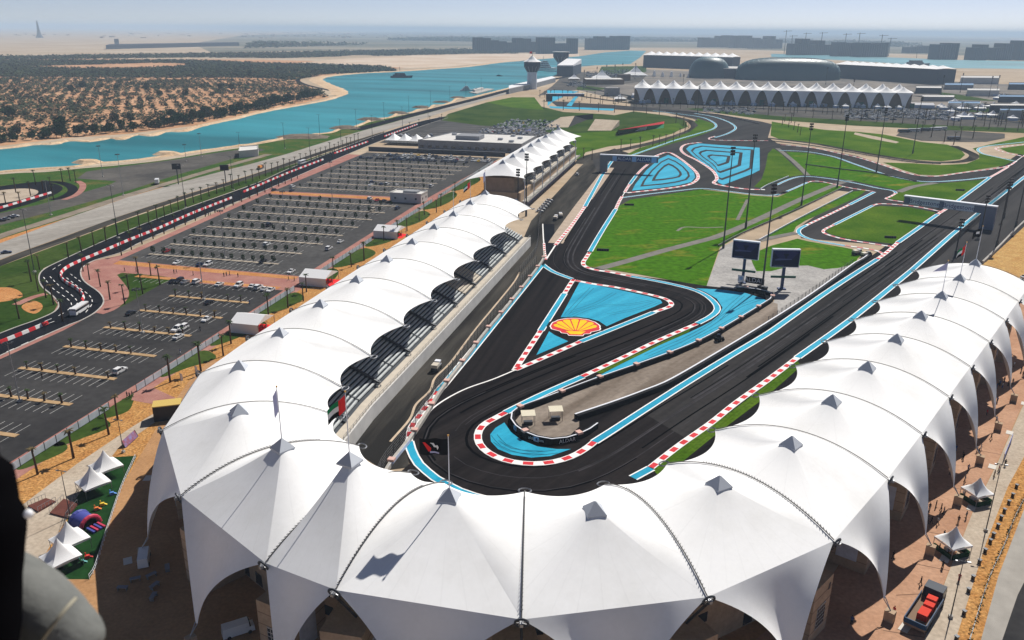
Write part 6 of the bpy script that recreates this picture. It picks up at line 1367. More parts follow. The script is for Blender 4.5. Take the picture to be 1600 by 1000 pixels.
P = px([(870, 119), (895, 119), (908, 114), (885, 113)]); b = MB(); b.prism(P, 0, 22); b.build('wall', M_FAC, yc); b = MB(); z_ = [24, 24, 33, 33]; b.add([Vector((p.x, p.y, z)) for p, z in zip(P, z_)], [(0, 1, 2, 3)]); b.add([Vector((p.x, p.y, z)) for p, z in zip(P, z_)] + [Vector((p.x, p.y, 22)) for p in P], [(0, 4, 5, 1), (1, 5, 6, 2), (2, 6, 7, 3), (3, 7, 4, 0)]); b.build('roof', M_TENT, yc)
for i, (x0, x1, y, h, m_) in enumerate(((915, 975, 132, 9, M_BROWN), (946, 968, 150, 12, M_GREYW), (966, 985, 126, 12, M_BROWN))):
    lb = ('brown flat building before the marina', 'dark glazed pavilion by the blue corner', 'brown annex left of the main stand')[i]; block('paddock_building', [G(x0, y), G(x1, y), G(x1, y) + Vector((0, 60 if i == 0 else 20, 0)), G(x0, y) + Vector((0, 60 if i == 0 else 20, 0))], h, lb, m_, M_ROOFW)
for i, (x, y, s_) in enumerate(((940, 129, 20), (993, 118, 26), (897, 125, 12), (969, 157, 9))):
    c = G(x, y); t = site('peaked_tent', c, ('white peaked tent on the brown building', 'tall white peaked tent left of the main stand', 'small white tent by the yacht club', 'small white peaked tent near the dark pavilion')[i], 'tent'); b = MB(); zb = (9.2, 2, 3, 3)[i]
    b.grid([[c + Vector((s_ * k * i_, s_ * k * j_, z)) for i_, j_ in ((-1, -1), (1, -1), (1, 1), (-1, 1), (-1, -1))] for k, z in ((1, zb), (.5, zb + s_ * .25), (.15, zb + s_ * .6), (0.02, zb + s_ * .8))]); b.build('roof', M_FAB, t)
    b = MB(); b.box(c.x, c.y, 0, s_ * 1.6, s_ * 1.6, zb); b.build('base', M_BROWN, t)
# gridshell hotel
hM = bpy.data.materials.new('gridshell'); hM.use_nodes = True; _t = hM.node_tree; _b = _t.nodes['Principled BSDF']; _b.inputs['Roughness'].default_value = .45
_b.inputs['Base Color'].default_value = (.025, .08, .095, 1)
def shell(c, rx, ry, h, label, yaw=0.0, exp=2.6):
    t = site('gridshell_hotel', c, label, 'hotel'); rows = []; n = 28
    for j in range(9):
        f = j / 8 * math.pi / 2; k = math.cos(f) ** (2 / exp); z = math.sin(f) ** (2 / exp)
        row = []
        for i in range(n + 1):
            a = 2 * math.pi * i / n; x, y = rx * k * math.cos(a), ry * k * math.sin(a); row.append(c + Vector((x * math.cos(yaw) - y * math.sin(yaw), x * math.sin(yaw) + y * math.cos(yaw), h * z)))
        rows.append(row)
    b = MB(); b.grid(rows); b.build('glass_shell', hM, t, smooth=True)
    b = MB()
    for j in range(1, 8):
        for i in range(n):
            b.beam(rows[j][i] * 1.0005, rows[min(j + 1, 8)][(i + 1) % (n + 1)] * 1.0005, .9); b.beam(rows[j][i + 1] * 1.0005, rows[min(j + 1, 8)][i] * 1.0005, .9)
    b.build('lattice', mat('shell_lattice', (.2, .33, .37), .5), t, kind='stuff')
shell(G(1107, 121), 46, 36, 45, 'left lobe of the teal gridshell hotel above the main stand'); shell(G(1230, 124), 118, 48, 46, 'long right lobe of the teal gridshell hotel above the main stand', .05, 3.4)
ck_ = site('link_building', G(1160, 122), 'low building linking the two gridshell lobes', 'building'); P = px([(1120, 122), (1165, 123), (1165, 119), (1120, 118)]); b = MB(); b.prism(P, 0, 20); b.build('wall', M_FAC, ck_); b = MB(); b.prism(P, 20.1, 21.5); b.build('roof', M_OFFW, ck_)
# yachts
for i, (x, y, L) in enumerate(((1022, 119, 34), (1035, 120, 30), (1049, 120, 34), (1063, 120, 22), (1075, 121, 20), (851, 110, 70), (627, 121.5, 46), (729, 142, 24), (744, 143, 16), (1432, 103, 80), (780, 119, 14))):
    c = G(x, y); small = x in (627, 1432, 780); lb = ('first white yacht behind the main stand roof', 'second white yacht behind the main stand roof', 'third white yacht behind the main stand roof', 'fourth smaller yacht behind the main stand roof', 'fifth smaller yacht behind the main stand roof', 'large many decked yacht moored behind the tented tower', 'dark workboat out in the channel', 'white boat at the channel jetty', 'small boat beside the jetty', 'dark ship on the far water at right', 'tiny dark boat far up the channel')[i]
    t = empty('boat', c, (1.45, 1.5, 1.4, 1.4, 1.5, .5, .1, .6, .6, .05, .1)[i], lb, 'boat'); hull = PAINT['white'] if not small else M_HAZEB
    b = MB(); b.grid([[(-L / 2, 0, .1), (-L / 2, L * .09, .1), (0, L * .11, .1), (L * .3, L * .08, .1), (L / 2, 0, .1)], [(-L / 2, 0, L * .08), (-L / 2, L * .1, L * .08), (0, L * .125, L * .085), (L * .32, L * .09, L * .095), (L * .54, 0, L * .11)]]); b.grid([[(-L / 2, 0, L * .08), (-L / 2, -L * .1, L * .08), (0, -L * .125, L * .085), (L * .32, -L * .09, L * .095), (L * .54, 0, L * .11)], [(-L / 2, 0, .1), (-L / 2, -L * .09, .1), (0, -L * .11, .1), (L * .3, -L * .08, .1), (L / 2, 0, .1)]]); b.add([(-L / 2, L * .1, L * .08), (0, L * .125, L * .085), (L * .32, L * .09, L * .095), (L * .54, 0, L * .11), (L * .32, -L * .09, L * .095), (0, -L * .125, L * .085), (-L / 2, -L * .1, L * .08)], [tuple(range(7))[::-1]]); b.build('hull', hull, t)
    for j in range(2 if small else 4): b = MB(); b.box(-L * .08 + j * L * .02, 0, L * (.085 + .065 * j), L * (.62 - .13 * j), L * (.19 - .025 * j), L * .062, 0, .95); dk = b.build('deck', hull, t); b = MB(); b.box(-L * .08 + j * L * .02, 0, L * (.105 + .065 * j), L * (.6 - .13 * j), L * (.194 - .025 * j), L * .022); b.build('deck_windows', M_CGLASS, dk)
    b = MB(); b.tube([(-L * .05, 0, L * .3), (-L * .07, 0, L * .5)], L * .008, 5); b.build('mast', hull, t)
jt = site('jetty', G(735, 146), 'grey pontoon jetty reaching into the channel', 'jetty'); b = MB(); b.prism(px([(733, 145), (760, 139), (772, 140), (745, 147)]), 0, 1.2); b.build('deck', M_CONCRETE, jt); b = MB(); b.prism(px([(738, 143.6), (752, 140.5), (756, 141.2), (742, 144.5)]), 1.2, 4.5); b.build('cabin', M_OFFW, jt)
# groynes: low stone spits into the channel
for i, (x, y, w_, d_) in enumerate(((262, 241, 13, 4), (475, 214, 26, 9), (538, 200, 16, 7), (580, 187, 16, 6), (622, 177, 15, 5), (658, 168, 13, 5), (690, 160, 14, 4), (716, 153, 14, 4), (137, 254, 14, 4))):
    c = G(x, y); b = MB(); rr = random.Random(i); r1 = [c + Vector((w_ * math.cos(a) * rr.uniform(.85, 1.15), d_ * 2.0 * math.sin(a) * rr.uniform(.85, 1.15), -.05)) for a in [2 * math.pi * k / 12 for k in range(12)]]; r2 = [c + (p - c) * .55 + ZV * (2.2 + rr.uniform(-.3, .3)) for p in r1]; b.grid([r1, r2], True); b.add(r2, [tuple(range(12))]); b.build('rock_spit', M_SHORE if i in (0, 8) else mat('grey_rock', (.17, .14, .11), .95, var=.3, scale=.3), kind='structure')
# skyline
def slab(x0, x1, yb, yt, label, seed, m_=M_HAZEB, steps=None):
    a, c = G(x0, yb), G(x1, yb); t = site('tower_block', a, label, 'building'); r = random.Random(seed)
    d = FW * FPX + RT * (x0 - 800) + UP * (500 - yt); H_ = CAM_H + d.z * math.hypot(a.x, a.y) / math.hypot(d.x, d.y)
    n = steps or max(2, int((x1 - x0) / 11)); dn = (c - a) / n; bk_ = Vector((-dn.y, dn.x, 0)).normalized() * 60
    for i in range(n):
        h = H_ * (r.uniform(.6, 1.0) if n > 1 else 1); p = a + dn * i; q = p + dn * .985
        b = MB(); b.prism([p, q, q + bk_, p + bk_], 0, h); w_ = b.build('wall', m_, t)
        nn = -bk_.normalized()
        nf = 4; b = MB()
        for j in range(nf): e_ = p.lerp(q, (j + .5) / nf) + nn * .6; b.beam(e_ + ZV * 3, e_ + ZV * (h - 4), (q - p).length / nf * .4, 1.0)
        b.build('window_band', mat('far_glass', (.08, .1, .13), .5), w_, kind='stuff')
    return t
for i, (x0, x1, yb, yt, lb) in enumerate(((743, 792, 82, 57, 'left part of the long dark block beyond the channel head'), (793, 842, 82, 58, 'middle part of the long dark block beyond the channel head'), (843, 903, 84, 58, 'right part of the long dark block beyond the channel head'), (920, 984, 78, 52, 'dark block right of the long block beyond the channel'), (1097, 1120, 74, 52, 'first grey block in the row behind the main stand'), (1123, 1144, 74, 53, 'second grey block in the row behind the main stand'), (1147, 1174, 75, 54, 'third grey block in the row behind the main stand'), (1176, 1222, 76, 53, 'wide grey block last in the row behind the main stand'), (1239, 1299, 86, 60, 'wide dark block with cranes across the far water'), (1309, 1342, 88, 60, 'left dark block of the pair across the far water'), (1344, 1387, 89, 62, 'right dark block of the pair across the far water'), (1421, 1455, 83, 71, 'low distant block between the towers on the far shore'), (1465, 1496, 93, 63, 'stepped dark tower on the far shore'), (1523, 1541, 94, 66, 'leaning sided tower third from the right edge'), (1553, 1580, 94, 64, 'sloping tower second from the right edge'), (1591, 1640, 94, 63, 'dark tower cut by the right edge'))):
    slab(x0, x1, yb, yt, lb, i, M_HAZEB if i not in (4, 5, 6, 7, 11) else M_FAC)
for i, (x, y, yt) in enumerate(((1225, 84, 47), (1235, 84, 55), (1256, 84, 51), (1281, 84, 50), (1318, 86, 52), (1339, 86, 51), (1374, 88, 54), (1388, 88, 59))):
    a = G(x, y); t = site('tower_crane', a, '%s thin tower crane from the left above the far shore blocks' % ORD[i], 'crane', 'cranes on the far shore'); d = FW * FPX + RT * (x - 800) + UP * (500 - yt); h = CAM_H + d.z * math.hypot(a.x, a.y) / math.hypot(d.x, d.y)
    b = MB(); b.beam(a, a + ZV * h, 2.2); b.build('mast', M_FAC, t); b = MB(); b.beam(a + Vector((-14, 0, h * .95)), a + Vector((26, 0, h * .97)), 1.6); b.build('jib', M_FAC, t)
sp = site('distant_spire', G(62, 59), 'pale concave spire standing alone on the far left horizon', 'tower'); a = G(62, 59); b = MB(); b.grid([[a + Vector((r * math.cos(q), r * math.sin(q), z)) for q in [2 * math.pi * i / 8 for i in range(9)]] for r, z in ((34, 0), (18, 30), (11, 70), (8, 110), (5, 142), (.5, 144))]); b.build('shaft', M_FAC, sp)
lb_ = site('warehouse', G(180, 78), 'very long low dark building on the left horizon', 'building'); b = MB(); b.prism(px([(166, 77), (374, 71.5), (374, 70.5), (172, 75)]), 0, 18); b.build('wall', M_HAZEB, lb_); b = MB(); b.prism(px([(180, 74.5), (187, 74.3), (187, 73.5), (180, 73.6)]), 0, 40); b.build('plant_room', M_FAC, lb_)
wr = random.Random(3); b = MB()
for i in range(260):
    x = wr.uniform(380, 760) if i < 130 else wr.uniform(-100, 1700); y = wr.uniform(49, 58) if i < 130 else wr.uniform(52, 60); 
    if x > 900: y += 3
    a = G(x, y); w_ = wr.uniform(15, 70); h = wr.uniform(4, 12); b.box(a.x, a.y, 0, w_, 30, h)
b.build('distant_town', M_STONE, kind='stuff', label='hazy low town along the horizon')

zr = random.Random(23); NT = 0
def small_tent(c, s_, label, grp):
    t = site('paddock_tent', c, label, 'tent', grp); b = MB(); b.grid([[c + Vector((s_ * k * i_, s_ * k * j_, z)) for i_, j_ in ((-1, -1), (1, -1), (1, 1), (-1, 1), (-1, -1))] for k, z in ((1, 3.2), (.5, 4.2), (.05, 3.2 + s_ * .7))]); b.build('roof', M_FAB, t)
    b = MB(); b.box(c.x, c.y, 0, s_ * 1.7, s_ * 1.7, 3.1); b.build('wall', mat('pale_blue_sheet', (.4, .5, .65), .7), t)
for i in range(26):
    x = 1000 + i * 16 + zr.uniform(-4, 4); y = 157 + (x - 1000) * .026 + zr.uniform(1.5, 4); small_tent(G(x, y), zr.uniform(3, 5.5), '%s small white tent from the left in front of the far main stand' % nth(i), 'small tents before the main stand')
for i in range(22):
    x = 1460 + zr.uniform(0, 130); y = 150 + zr.uniform(0, 40); c = G(x, y); small_tent(c, zr.uniform(4, 9), '%s pale tent scattered in the paddock right of the main stand' % nth(i), 'tents right of the main stand')
for i, (x0, x1, y, h) in enumerate(((1330, 1365, 117, 26), (1368, 1400, 119, 14), (1430, 1470, 146, 9), (1475, 1520, 140, 8), (1510, 1560, 150, 9), (1560, 1600, 160, 8), (1440, 1490, 158, 6), (1480, 1530, 171, 8), (1545, 1600, 176, 9), (1560, 1610, 186, 10), (1500, 1560, 131, 12), (1575, 1640, 140, 9))):
    block('paddock_building', [G(x0, y), G(x1, y + .5), G(x1, y - 3.0), G(x0, y - 3.2)], h, '%s low block from the left in the paddock right of the hotel' % nth(i), (M_GREYW, M_OFFW, M_FAC)[i % 3], (M_ROOFW, mat('blue_roof', (.12, .22, .36), .7))[i % 2])
for i, (L, w_) in enumerate((([(1425, 172), (1500, 166), (1600, 163)], 12), ([(1430, 150), (1500, 158), (1600, 170), (1660, 178)], 14), ([(1465, 126), (1520, 140), (1600, 152)], 12), ([(905, 150), (960, 158), (1010, 164)], 10), ([(880, 128), (930, 140), (985, 150)], 10), ([(985, 150), (1000, 158), (1200, 170), (1420, 180), (1640, 195)], 9))):
    band('paddock_road', cr(px(L), 5), w_, .01 + .004 * i, M_ROAD)
for i, L in enumerate(([(1470, 168), (1540, 164), (1600, 168), (1600, 174), (1520, 175)], [(1440, 140), (1500, 148), (1560, 158), (1500, 156)], [(905, 133), (950, 138), (930, 142), (900, 140)])): sheet('paddock_lawn', px(L), -.01 + .003 * i, M_GRASSDK)
palm_row([G(995 + i * 11.5 + zr.uniform(-3, 3), 165 + i * .42 + zr.uniform(-1.5, 3)) for i in range(40)], 'of the palms before the main stand', 1.35)
palm_row([G(1440 + zr.uniform(0, 160), 175 + zr.uniform(0, 24)) for i in range(30)], 'scattered in the right hand paddock', 1.5)
palm_row([G(845 + i * 7 + zr.uniform(-2, 2), 151 + i * .6 + zr.uniform(-4, 4)) for i in range(20)], 'around the distant blue corner', 1.4)
MH = [make_mast(33, 6)]
for i, (x, y) in enumerate(((912, 140), (932, 133), (947, 128), (960, 128), (972, 124), (992, 124), (1290, 132), (1470, 150), (1500, 145), (1545, 152), (1556, 150), (1066, 150), (1090, 176), (1330, 160))):
    t = MH[0] if i == 0 else copy_tree(MH[0]); t.location = G(x, y); setp(t, '%s distant floodlight mast from the left around the paddock' % ORD[i], 'floodlight mast', 'distant floodlight masts')
# ================================================================== vegetation of the island and beyond
ir = random.Random(31)
def scrub_cloud(name, pts, n, smin, smax, m_, label, keep=None, tri=9, h=.8):
    b = MB(); V = b.v; Fc = b.f; MI = b.mi
    A = [Vector(p) for p in pts]; xs = [p.x for p in A]; ys = [p.y for p in A]
    def inside(x, y):
        c = False; j = len(A) - 1
        for i in range(len(A)):
            if (A[i].y > y) != (A[j].y > y) and x < (A[j].x - A[i].x) * (y - A[i].y) / (A[j].y - A[i].y) + A[i].x: c = not c
            j = i
        return c
    got = 0; tries = 0
    while got < n and tries < n * 12:
        tries += 1; x, y = ir.uniform(min(xs), max(xs)), ir.uniform(min(ys), max(ys))
        if not inside(x, y) or (keep and not keep(x, y)): continue
        got += 1; s_ = ir.uniform(smin, smax)
        for k in range(tri):
            th = ir.uniform(0, 6.283); rr = s_ * ir.uniform(.1, 1); zz = s_ * h * ir.uniform(.1, 1.25) * (1 - .4 * (rr / s_) ** 2); cx, cy = x + rr * math.cos(th), y + rr * math.sin(th); q = s_ * ir.uniform(.3, .6); i0 = len(V)
            ph = ir.uniform(0, 6.283)
            V.append((cx + q * math.cos(ph), cy + q * math.sin(ph), zz + ir.uniform(-.3, .3) * s_)); V.append((cx + q * math.cos(ph + 2.1), cy + q * math.sin(ph + 2.1), zz + ir.uniform(-.3, .3) * s_)); V.append((cx + q * math.cos(ph + 4.2), cy + q * math.sin(ph + 4.2), max(0, zz - q * ir.uniform(.2, 1)))); Fc.append((i0, i0 + 1, i0 + 2)); MI.append(0)
    return b.build(name, m_, kind='stuff', label=label)
M_SCRUB = mat('scrub_leaf', (0.042, 0.055, 0.026), .9, var=.45, scale=.02); M_SCRUB2 = mat('grey_scrub_leaf', (0.075, 0.078, 0.045), .9, var=.4, scale=.02)
ISL = px([(-160, 242), (0, 224), (100, 214), (200, 207), (300, 194), (400, 174), (470, 160), (512, 151), (500, 141), (480, 136), (462, 128), (440, 126), (400, 124), (250, 124), (0, 122), (-160, 125)])
rowd = Vector((0.413, -0.911, 0)); rown = Vector((0.911, 0.413, 0))
def rows_keep(sp, wd, z0=None):
    return lambda x, y: (abs(((x * rown.x + y * rown.y) / sp) % 1 - .5) < wd) 
from mathutils import noise as _nz
def patch(x, y, s_, th): return _nz.noise(Vector((x * s_, y * s_, .3))) > th
rk = rows_keep(15, .26)
scrub_cloud('plantation_scrub', ISL, 6200, 2.2, 4.4, M_SCRUB2, 'rows of grey green plantation scrub on the sandy island', lambda x, y: rk(x, y) or patch(x, y, .009, .22), 8)
scrub_cloud('island_bushes', ISL, 1700, 2.5, 5.5, M_SCRUB, 'dark bushes scattered over the island', lambda x, y: patch(x, y, .006, .05) or patch(x, y, .02, .3), 8)
scrub_cloud('far_woodland', px([(-200, 125), (0, 121), (250, 122), (400, 122), (462, 126), (500, 117), (620, 111), (600, 105), (520, 102), (420, 100), (300, 95), (0, 95), (-200, 97)]), 17000, 3.5, 7.5, M_SCRUB, 'dark belt of woodland across the island', lambda x, y: patch(x, y, .0025, -.38), 6)
scrub_cloud('far_woodland', px([(-200, 92), (0, 90), (200, 87), (400, 84), (640, 79), (740, 78), (900, 84), (740, 84), (640, 86.5), (440, 91), (300, 90), (0, 94), (-200, 95)]), 9000, 5, 11, M_SCRUB, 'thin dark belt of distant woodland', lambda x, y: patch(x, y, .0016, -.15), 5)
scrub_cloud('far_woodland', px([(380, 76), (700, 66), (900, 64), (1100, 66), (1250, 68), (1600, 80), (1600, 76), (1250, 63), (900, 59), (700, 60), (400, 68)]), 9000, 12, 28, M_SCRUB, 'hazy wooded ground beneath the skyline', lambda x, y: patch(x, y, .0007, -.1), 5)
# the tall trees standing on the shore, one by one
SHT = [make_tree(41, 9, 4.2, 3.8, 340, .95, M_LEAF, 'shore_tree'), make_tree(42, 8, 4.8, 3.3, 340, .95, M_LEAF, 'shore_tree'), make_tree(43, 10, 3.9, 4.3, 320, .9, M_LEAF2, 'shore_tree')]
line = resample(cr(px([(-60, 231), (0, 222), (60, 218), (110, 214), (165, 208), (215, 205), (260, 199), (310, 190), (350, 182), (400, 171), (450, 161), (490, 153)]), 4), 9.5)
for i, p in enumerate(line):
    q = p + Vector((ir.uniform(-4, 4), ir.uniform(-6, 10), 0)); plant(SHT, q, '%s dark shore tree, counted from the left along the island bank' % nth(i), 'tree', 'trees along the island shore', sc=ir.uniform(.75, 1.3))
k_ = 0
for x, y in ((28, 213), (95, 204), (97, 197), (180, 195), (190, 201), (268, 184), (285, 193), (25, 150), (130, 140), (182, 140), (230, 142), (345, 142), (362, 143), (290, 152), (15, 185), (112, 146), (205, 193), (320, 180), (250, 150), (390, 122)):
    plant(SHT, G(x, y), '%s lone dark tree standing among the plantation rows' % nth(k_), 'tree', 'lone trees on the island', sc=ir.uniform(.9, 1.4)); k_ += 1
# ================================================================== life around the stand
M_SKIN = mat('skin', (.32, .2, .14), .7)
CL = [mat('cloth_black', (.012, .012, .014), .9), mat('cloth_white', (.6, .6, .6), .9), mat('cloth_blue', (.05, .08, .22), .9), mat('cloth_red', (.4, .03, .03), .9), mat('cloth_khaki', (.22, .17, .1), .9), mat('cloth_grey', (.15, .15, .16), .9)]
def person_mesh(stride, arm):
    b = MB(); b.m = 0
    for s_ in (-1, 1):
        b.m = 1; b.tube([(s_ * .1, s_ * stride * .9, .04), (s_ * .1, s_ * stride * .35 + .02, .47), (s_ * .09, 0, .9)], .065, 6, .1)
        b.m = 2; b.box(s_ * .1, s_ * stride * .9 - .05, 0, .1, .26, .08)
    b.m = 0; b.grid([[(rx * math.cos(a), ry * math.sin(a), z) for a in [2 * math.pi * i / 8 for i in range(9)]] for rx, ry, z in ((.16, .12, .86), (.17, .12, 1.0), (.15, .11, 1.12), (.2, .13, 1.36), (.17, .1, 1.46), (.06, .06, 1.5), (.055, .055, 1.56))])
    for s_ in (-1, 1):
        b.m = 0; b.tube([(s_ * .2, 0, 1.42), (s_ * .25, -s_ * arm * .4, 1.16)], .06, 6, .045); b.m = 3; b.tube([(s_ * .25, -s_ * arm * .4, 1.16), (s_ * .24, -s_ * arm - .06, .92)], .042, 6, .03); b.tube([(s_ * .24, -s_ * arm - .06, .92), (s_ * .24, -s_ * arm - .1, .84)], .035, 5, .025)
    b.m = 3; b.grid([[(r * math.cos(a), r * 1.1 * math.sin(a), z) for a in [2 * math.pi * i / 8 for i in range(9)]] for r, z in ((.05, 1.54), (.08, 1.58), (.095, 1.65), (.09, 1.7))]); b.m = 2; b.grid([[(r * math.cos(a), r * 1.1 * math.sin(a) + .01, z) for a in [2 * math.pi * i / 8 for i in range(9)]] for r, z in ((.1, 1.67), (.1, 1.72), (.07, 1.78), (.01, 1.8))])
    return b.mesh('person', True)
PM = [person_mesh(.28, .18), person_mesh(.05, .03), person_mesh(.18, .1)]
for m_ in PM:
    for x in (CL[1], CL[0], CL[0], M_SKIN): m_.materials.append(x)
pr = random.Random(17); NAMES = ('black', 'white', 'blue', 'red', 'khaki', 'grey')
def person(x, y, top, leg, where, g, sc=1.06):
    o = bpy.data.objects.new('person', PM[pr.randrange(3)]); COL.objects.link(o); o.location = G(x, y); o.rotation_euler = (0, 0, pr.uniform(0, 6.28)); o.scale = (sc,) * 3
    for i, k in ((0, top), (1, leg)): o.material_slots[i].link = 'OBJECT'; o.material_slots[i].material = CL[k]
    setp(o, 'person in %s top and %s legwear %s' % (NAMES[top], NAMES[leg], where), 'person', g)
gR = 'people on the right plaza'
for i, (x, y, t_, l_, w_) in enumerate(((1441, 803, 0, 0, 'left of the group by the third anchor block'), (1452, 797, 0, 5, 'second of the group by the third anchor block'), (1462, 793, 0, 0, 'middle of the group by the third anchor block'), (1470, 798, 4, 0, 'right of the group by the third anchor block'), (1449, 818, 5, 0, 'left of a pair below the group'), (1455, 818, 0, 0, 'right of a pair below the group'), (1497, 817, 0, 0, 'beside the upper white kiosk tent'), (1395, 873, 0, 0, 'walking at the edge of the canopy shade'), (1396, 960, 3, 0, 'beside the lowest anchor block'), (1498, 908, 3, 3, 'on the pale walk beside the yellow mat'), (1526, 706, 1, 1, 'left of two in white by an anchor block'), (1532, 704, 1, 1, 'right of two in white by an anchor block'), (1505, 718, 0, 0, 'in the shade edge near the banner stand'), (1484, 742, 3, 0, 'walking near the second shade tongue'), (1553, 745, 0, 4, 'first by the blue banner'), (1560, 737, 3, 0, 'second by the blue banner'), (1570, 728, 0, 0, 'third by the blue banner'), (1562, 603, 2, 0, 'left in the blue group at the far shade'), (1557, 607, 2, 2, 'front of the blue group at the far shade'), (1566, 606, 1, 2, 'right in the blue group at the far shade'), (1575, 603, 0, 0, 'alone beyond the blue group'), (1582, 600, 0, 5, 'near the brown post at right'), (1595, 582, 0, 0, 'first of the right edge group'), (1598, 588, 4, 0, 'second of the right edge group'), (1330, 975, 2, 0, 'in blue by the stair tower door'), (1493, 705, 2, 2, 'in blue under the canopy edge'), (1596, 535, 0, 0, 'far along the plaza by the right edge'))):
    person(x, y, t_, l_, w_, gR)
gL = 'people by the car parks'
for i, (x, y, t_, l_, w_) in enumerate(((199, 621, 0, 0, 'left of three at the gap in the fence'), (203, 622, 0, 0, 'middle of three at the gap in the fence'), (207, 620, 0, 5, 'right of three at the gap in the fence'), (66, 591, 0, 0, 'walking across the near car park'), (282, 553, 2, 1, 'on the pink footway by the fence'), (313, 517, 0, 5, 'on the asphalt right of the paired cars'), (213, 424, 5, 0, 'first on the pink walkway'), (216, 424, 1, 0, 'second on the pink walkway'), (272, 427, 0, 0, 'third on the pink walkway'), (276, 427, 0, 5, 'fourth on the pink walkway'), (302, 430, 0, 0, 'fifth on the pink walkway'), (350, 432, 0, 0, 'sixth on the pink walkway'), (354, 431, 5, 0, 'seventh on the pink walkway'), (359, 430, 0, 0, 'eighth on the pink walkway'), (372, 433, 0, 0, 'ninth on the pink walkway'), (451, 438, 0, 0, 'tenth on the pink walkway'), (460, 439, 5, 0, 'eleventh on the pink walkway'), (195, 424, 0, 0, 'by the start of the pink walkway'), (390, 475, 2, 2, 'on the footway beside the nearest gate tent'), (183, 392, 3, 0, 'near the barrier road footway'), (326, 337, 0, 0, 'left of two on the roadside paving'), (329, 336, 0, 0, 'right of two on the roadside paving'))):
    person(x, y, t_, l_, w_, gL)
def kiosk(c, rz, w_, label, base_m, cat='tent', h=2.6):
    t = empty('kiosk_tent', c, rz, label, cat, 'small white peaked tents')
    n = [(-w_, -w_), (w_, -w_), (w_, w_), (-w_, w_)]; rim = []
    for i in range(4):
        a, d = n[i], n[(i + 1) % 4]
        for q in range(5): f = q / 5; rim.append(Vector((a[0] + (d[0] - a[0]) * f, a[1] + (d[1] - a[1]) * f, h - .5 * (4 * f * (1 - f)) * -.3)))
    rim.append(rim[0]); b = MB(); b.grid([[Vector((q.x * (1 - f * .99), q.y * (1 - f * .99), q.z + (w_ * 1.35) * (.35 * f + .65 * f ** 2.4))) for q in rim] for f in (0, .2, .4, .6, .8, 1)]); b.build('roof', M_TENT, t, smooth=True)
    b = MB()
    for i in range(4): a, d = n[i], n[(i + 1) % 4]; b.add([(a[0], a[1], h), (d[0], d[1], h), (d[0], d[1], h - .35), (a[0], a[1], h - .35)], [(0, 1, 2, 3)])
    b.build('valance', M_TENT, t)
    for a in n: b = MB(); b.beam((a[0] * .96, a[1] * .96, 0), (a[0] * .96, a[1] * .96, h), .09); b.build('leg', M_STEEL, t)
    if base_m:
        for s_ in (-1, 1): b = MB(); b.box(s_ * w_ * .92, 0, 0, .25, w_ * 1.8, 1.1); b.build('counter', base_m, t)
        b = MB(); b.box(0, -w_ * .92, 0, w_ * 1.6, .25, 1.1); b.build('counter', base_m, t); b = MB(); b.box(0, w_ * .2, 0, w_ * .9, .8, .9); b.build('cooler', M_SIGNW, t)
    return t
M_HEDGE = mat('green_drape', (.015, .05, .02), .9, var=.3, scale=1)
kiosk(G(1524, 782), .3, 2.4, 'upper white peaked kiosk tent with green sides on the right plaza', M_HEDGE); kiosk(G(1486, 862), .3, 2.5, 'lower white peaked kiosk tent with green sides on the right plaza', M_HEDGE)
kiosk(G(168, 742), .85, 2.9, 'farthest of the white peaked tents on the green turf', None); kiosk(G(148, 768), .85, 2.9, 'second white peaked tent on the green turf', None); kiosk(G(112, 858), .9, 2.9, 'third white peaked tent on the green turf, beyond the last', None); kiosk(G(98, 886), .9, 2.9, 'nearest white peaked tent on the green turf', M_HEDGE)
# bouncy castle, turf rails and odds
bc = site('bouncy_castle', G(135, 822), 'blue and red inflatable bouncy castle on the green turf', 'bouncy castle'); c = G(133, 818); d1 = Vector((.5, .86, 0)); d2 = Vector((.86, -.5, 0))
b = MB(); b.tube([c - d2 * 2 + d1 * 0 + (ZV * math.sin(a) * 2.0 + d1 * math.cos(a) * 1.9) for a in [math.pi * i / 8 for i in range(9)]], .6, 8); b.build('rear_arch', mat('inflatable_blue', (.06, .07, .3), .5), bc)
b = MB(); b.grid([[c + d2 * q + (ZV * math.sin(a) * 2.3 + d1 * math.cos(a) * 2.2) for a in [math.pi * i / 8 for i in range(9)]] for q in (-2, 0, 1.6)]); b.build('blue_vault', MATS['inflatable_blue'], bc, smooth=True)
b = MB(); b.tube([c + d2 * 2 + (ZV * math.sin(a) * 2.3 + d1 * math.cos(a) * 2.2) for a in [math.pi * i / 8 for i in range(9)]], .45, 8); b.build('red_arch', mat('inflatable_red', (.5, .04, .09), .5), bc)
for i in range(4): b = MB(); b.beam(c + d2 * 2.6 + d1 * (-1.2 + i * .8) + ZV * .4, c + d2 * 5.2 + d1 * (-1.2 + i * .8) + ZV * .3, .42, .4); b.build('slide_tube', MATS['inflatable_red'] if i % 2 else MATS['inflatable_blue'], bc)
rl = [G(*p) for p in ((66, 905), (92, 850), (112, 790), (140, 745), (168, 716))]; rl2 = [G(*p) for p in ((140, 905), (150, 888), (168, 830), (190, 765), (212, 716))]
for L, lb in ((rl, 'dark railing on the left edge of the green turf'), (rl2, 'white railing on the right edge of the green turf')):
    P = resample(cr(L, 4), 1.6); t = site('railing', P[0], lb, 'railing'); mm = M_DSTEEL if 'dark' in lb else M_SIGNW
    for p in P: b = MB(); b.beam(p, p + ZV * 1.1, .07); b.build('post', mm, t)
    b = MB()
    for a, d in zip(P, P[1:]):
        for z in (.55, 1.1): b.beam(a + ZV * z, d + ZV * z, .05)
    b.build('rails', mm, t, kind='stuff')
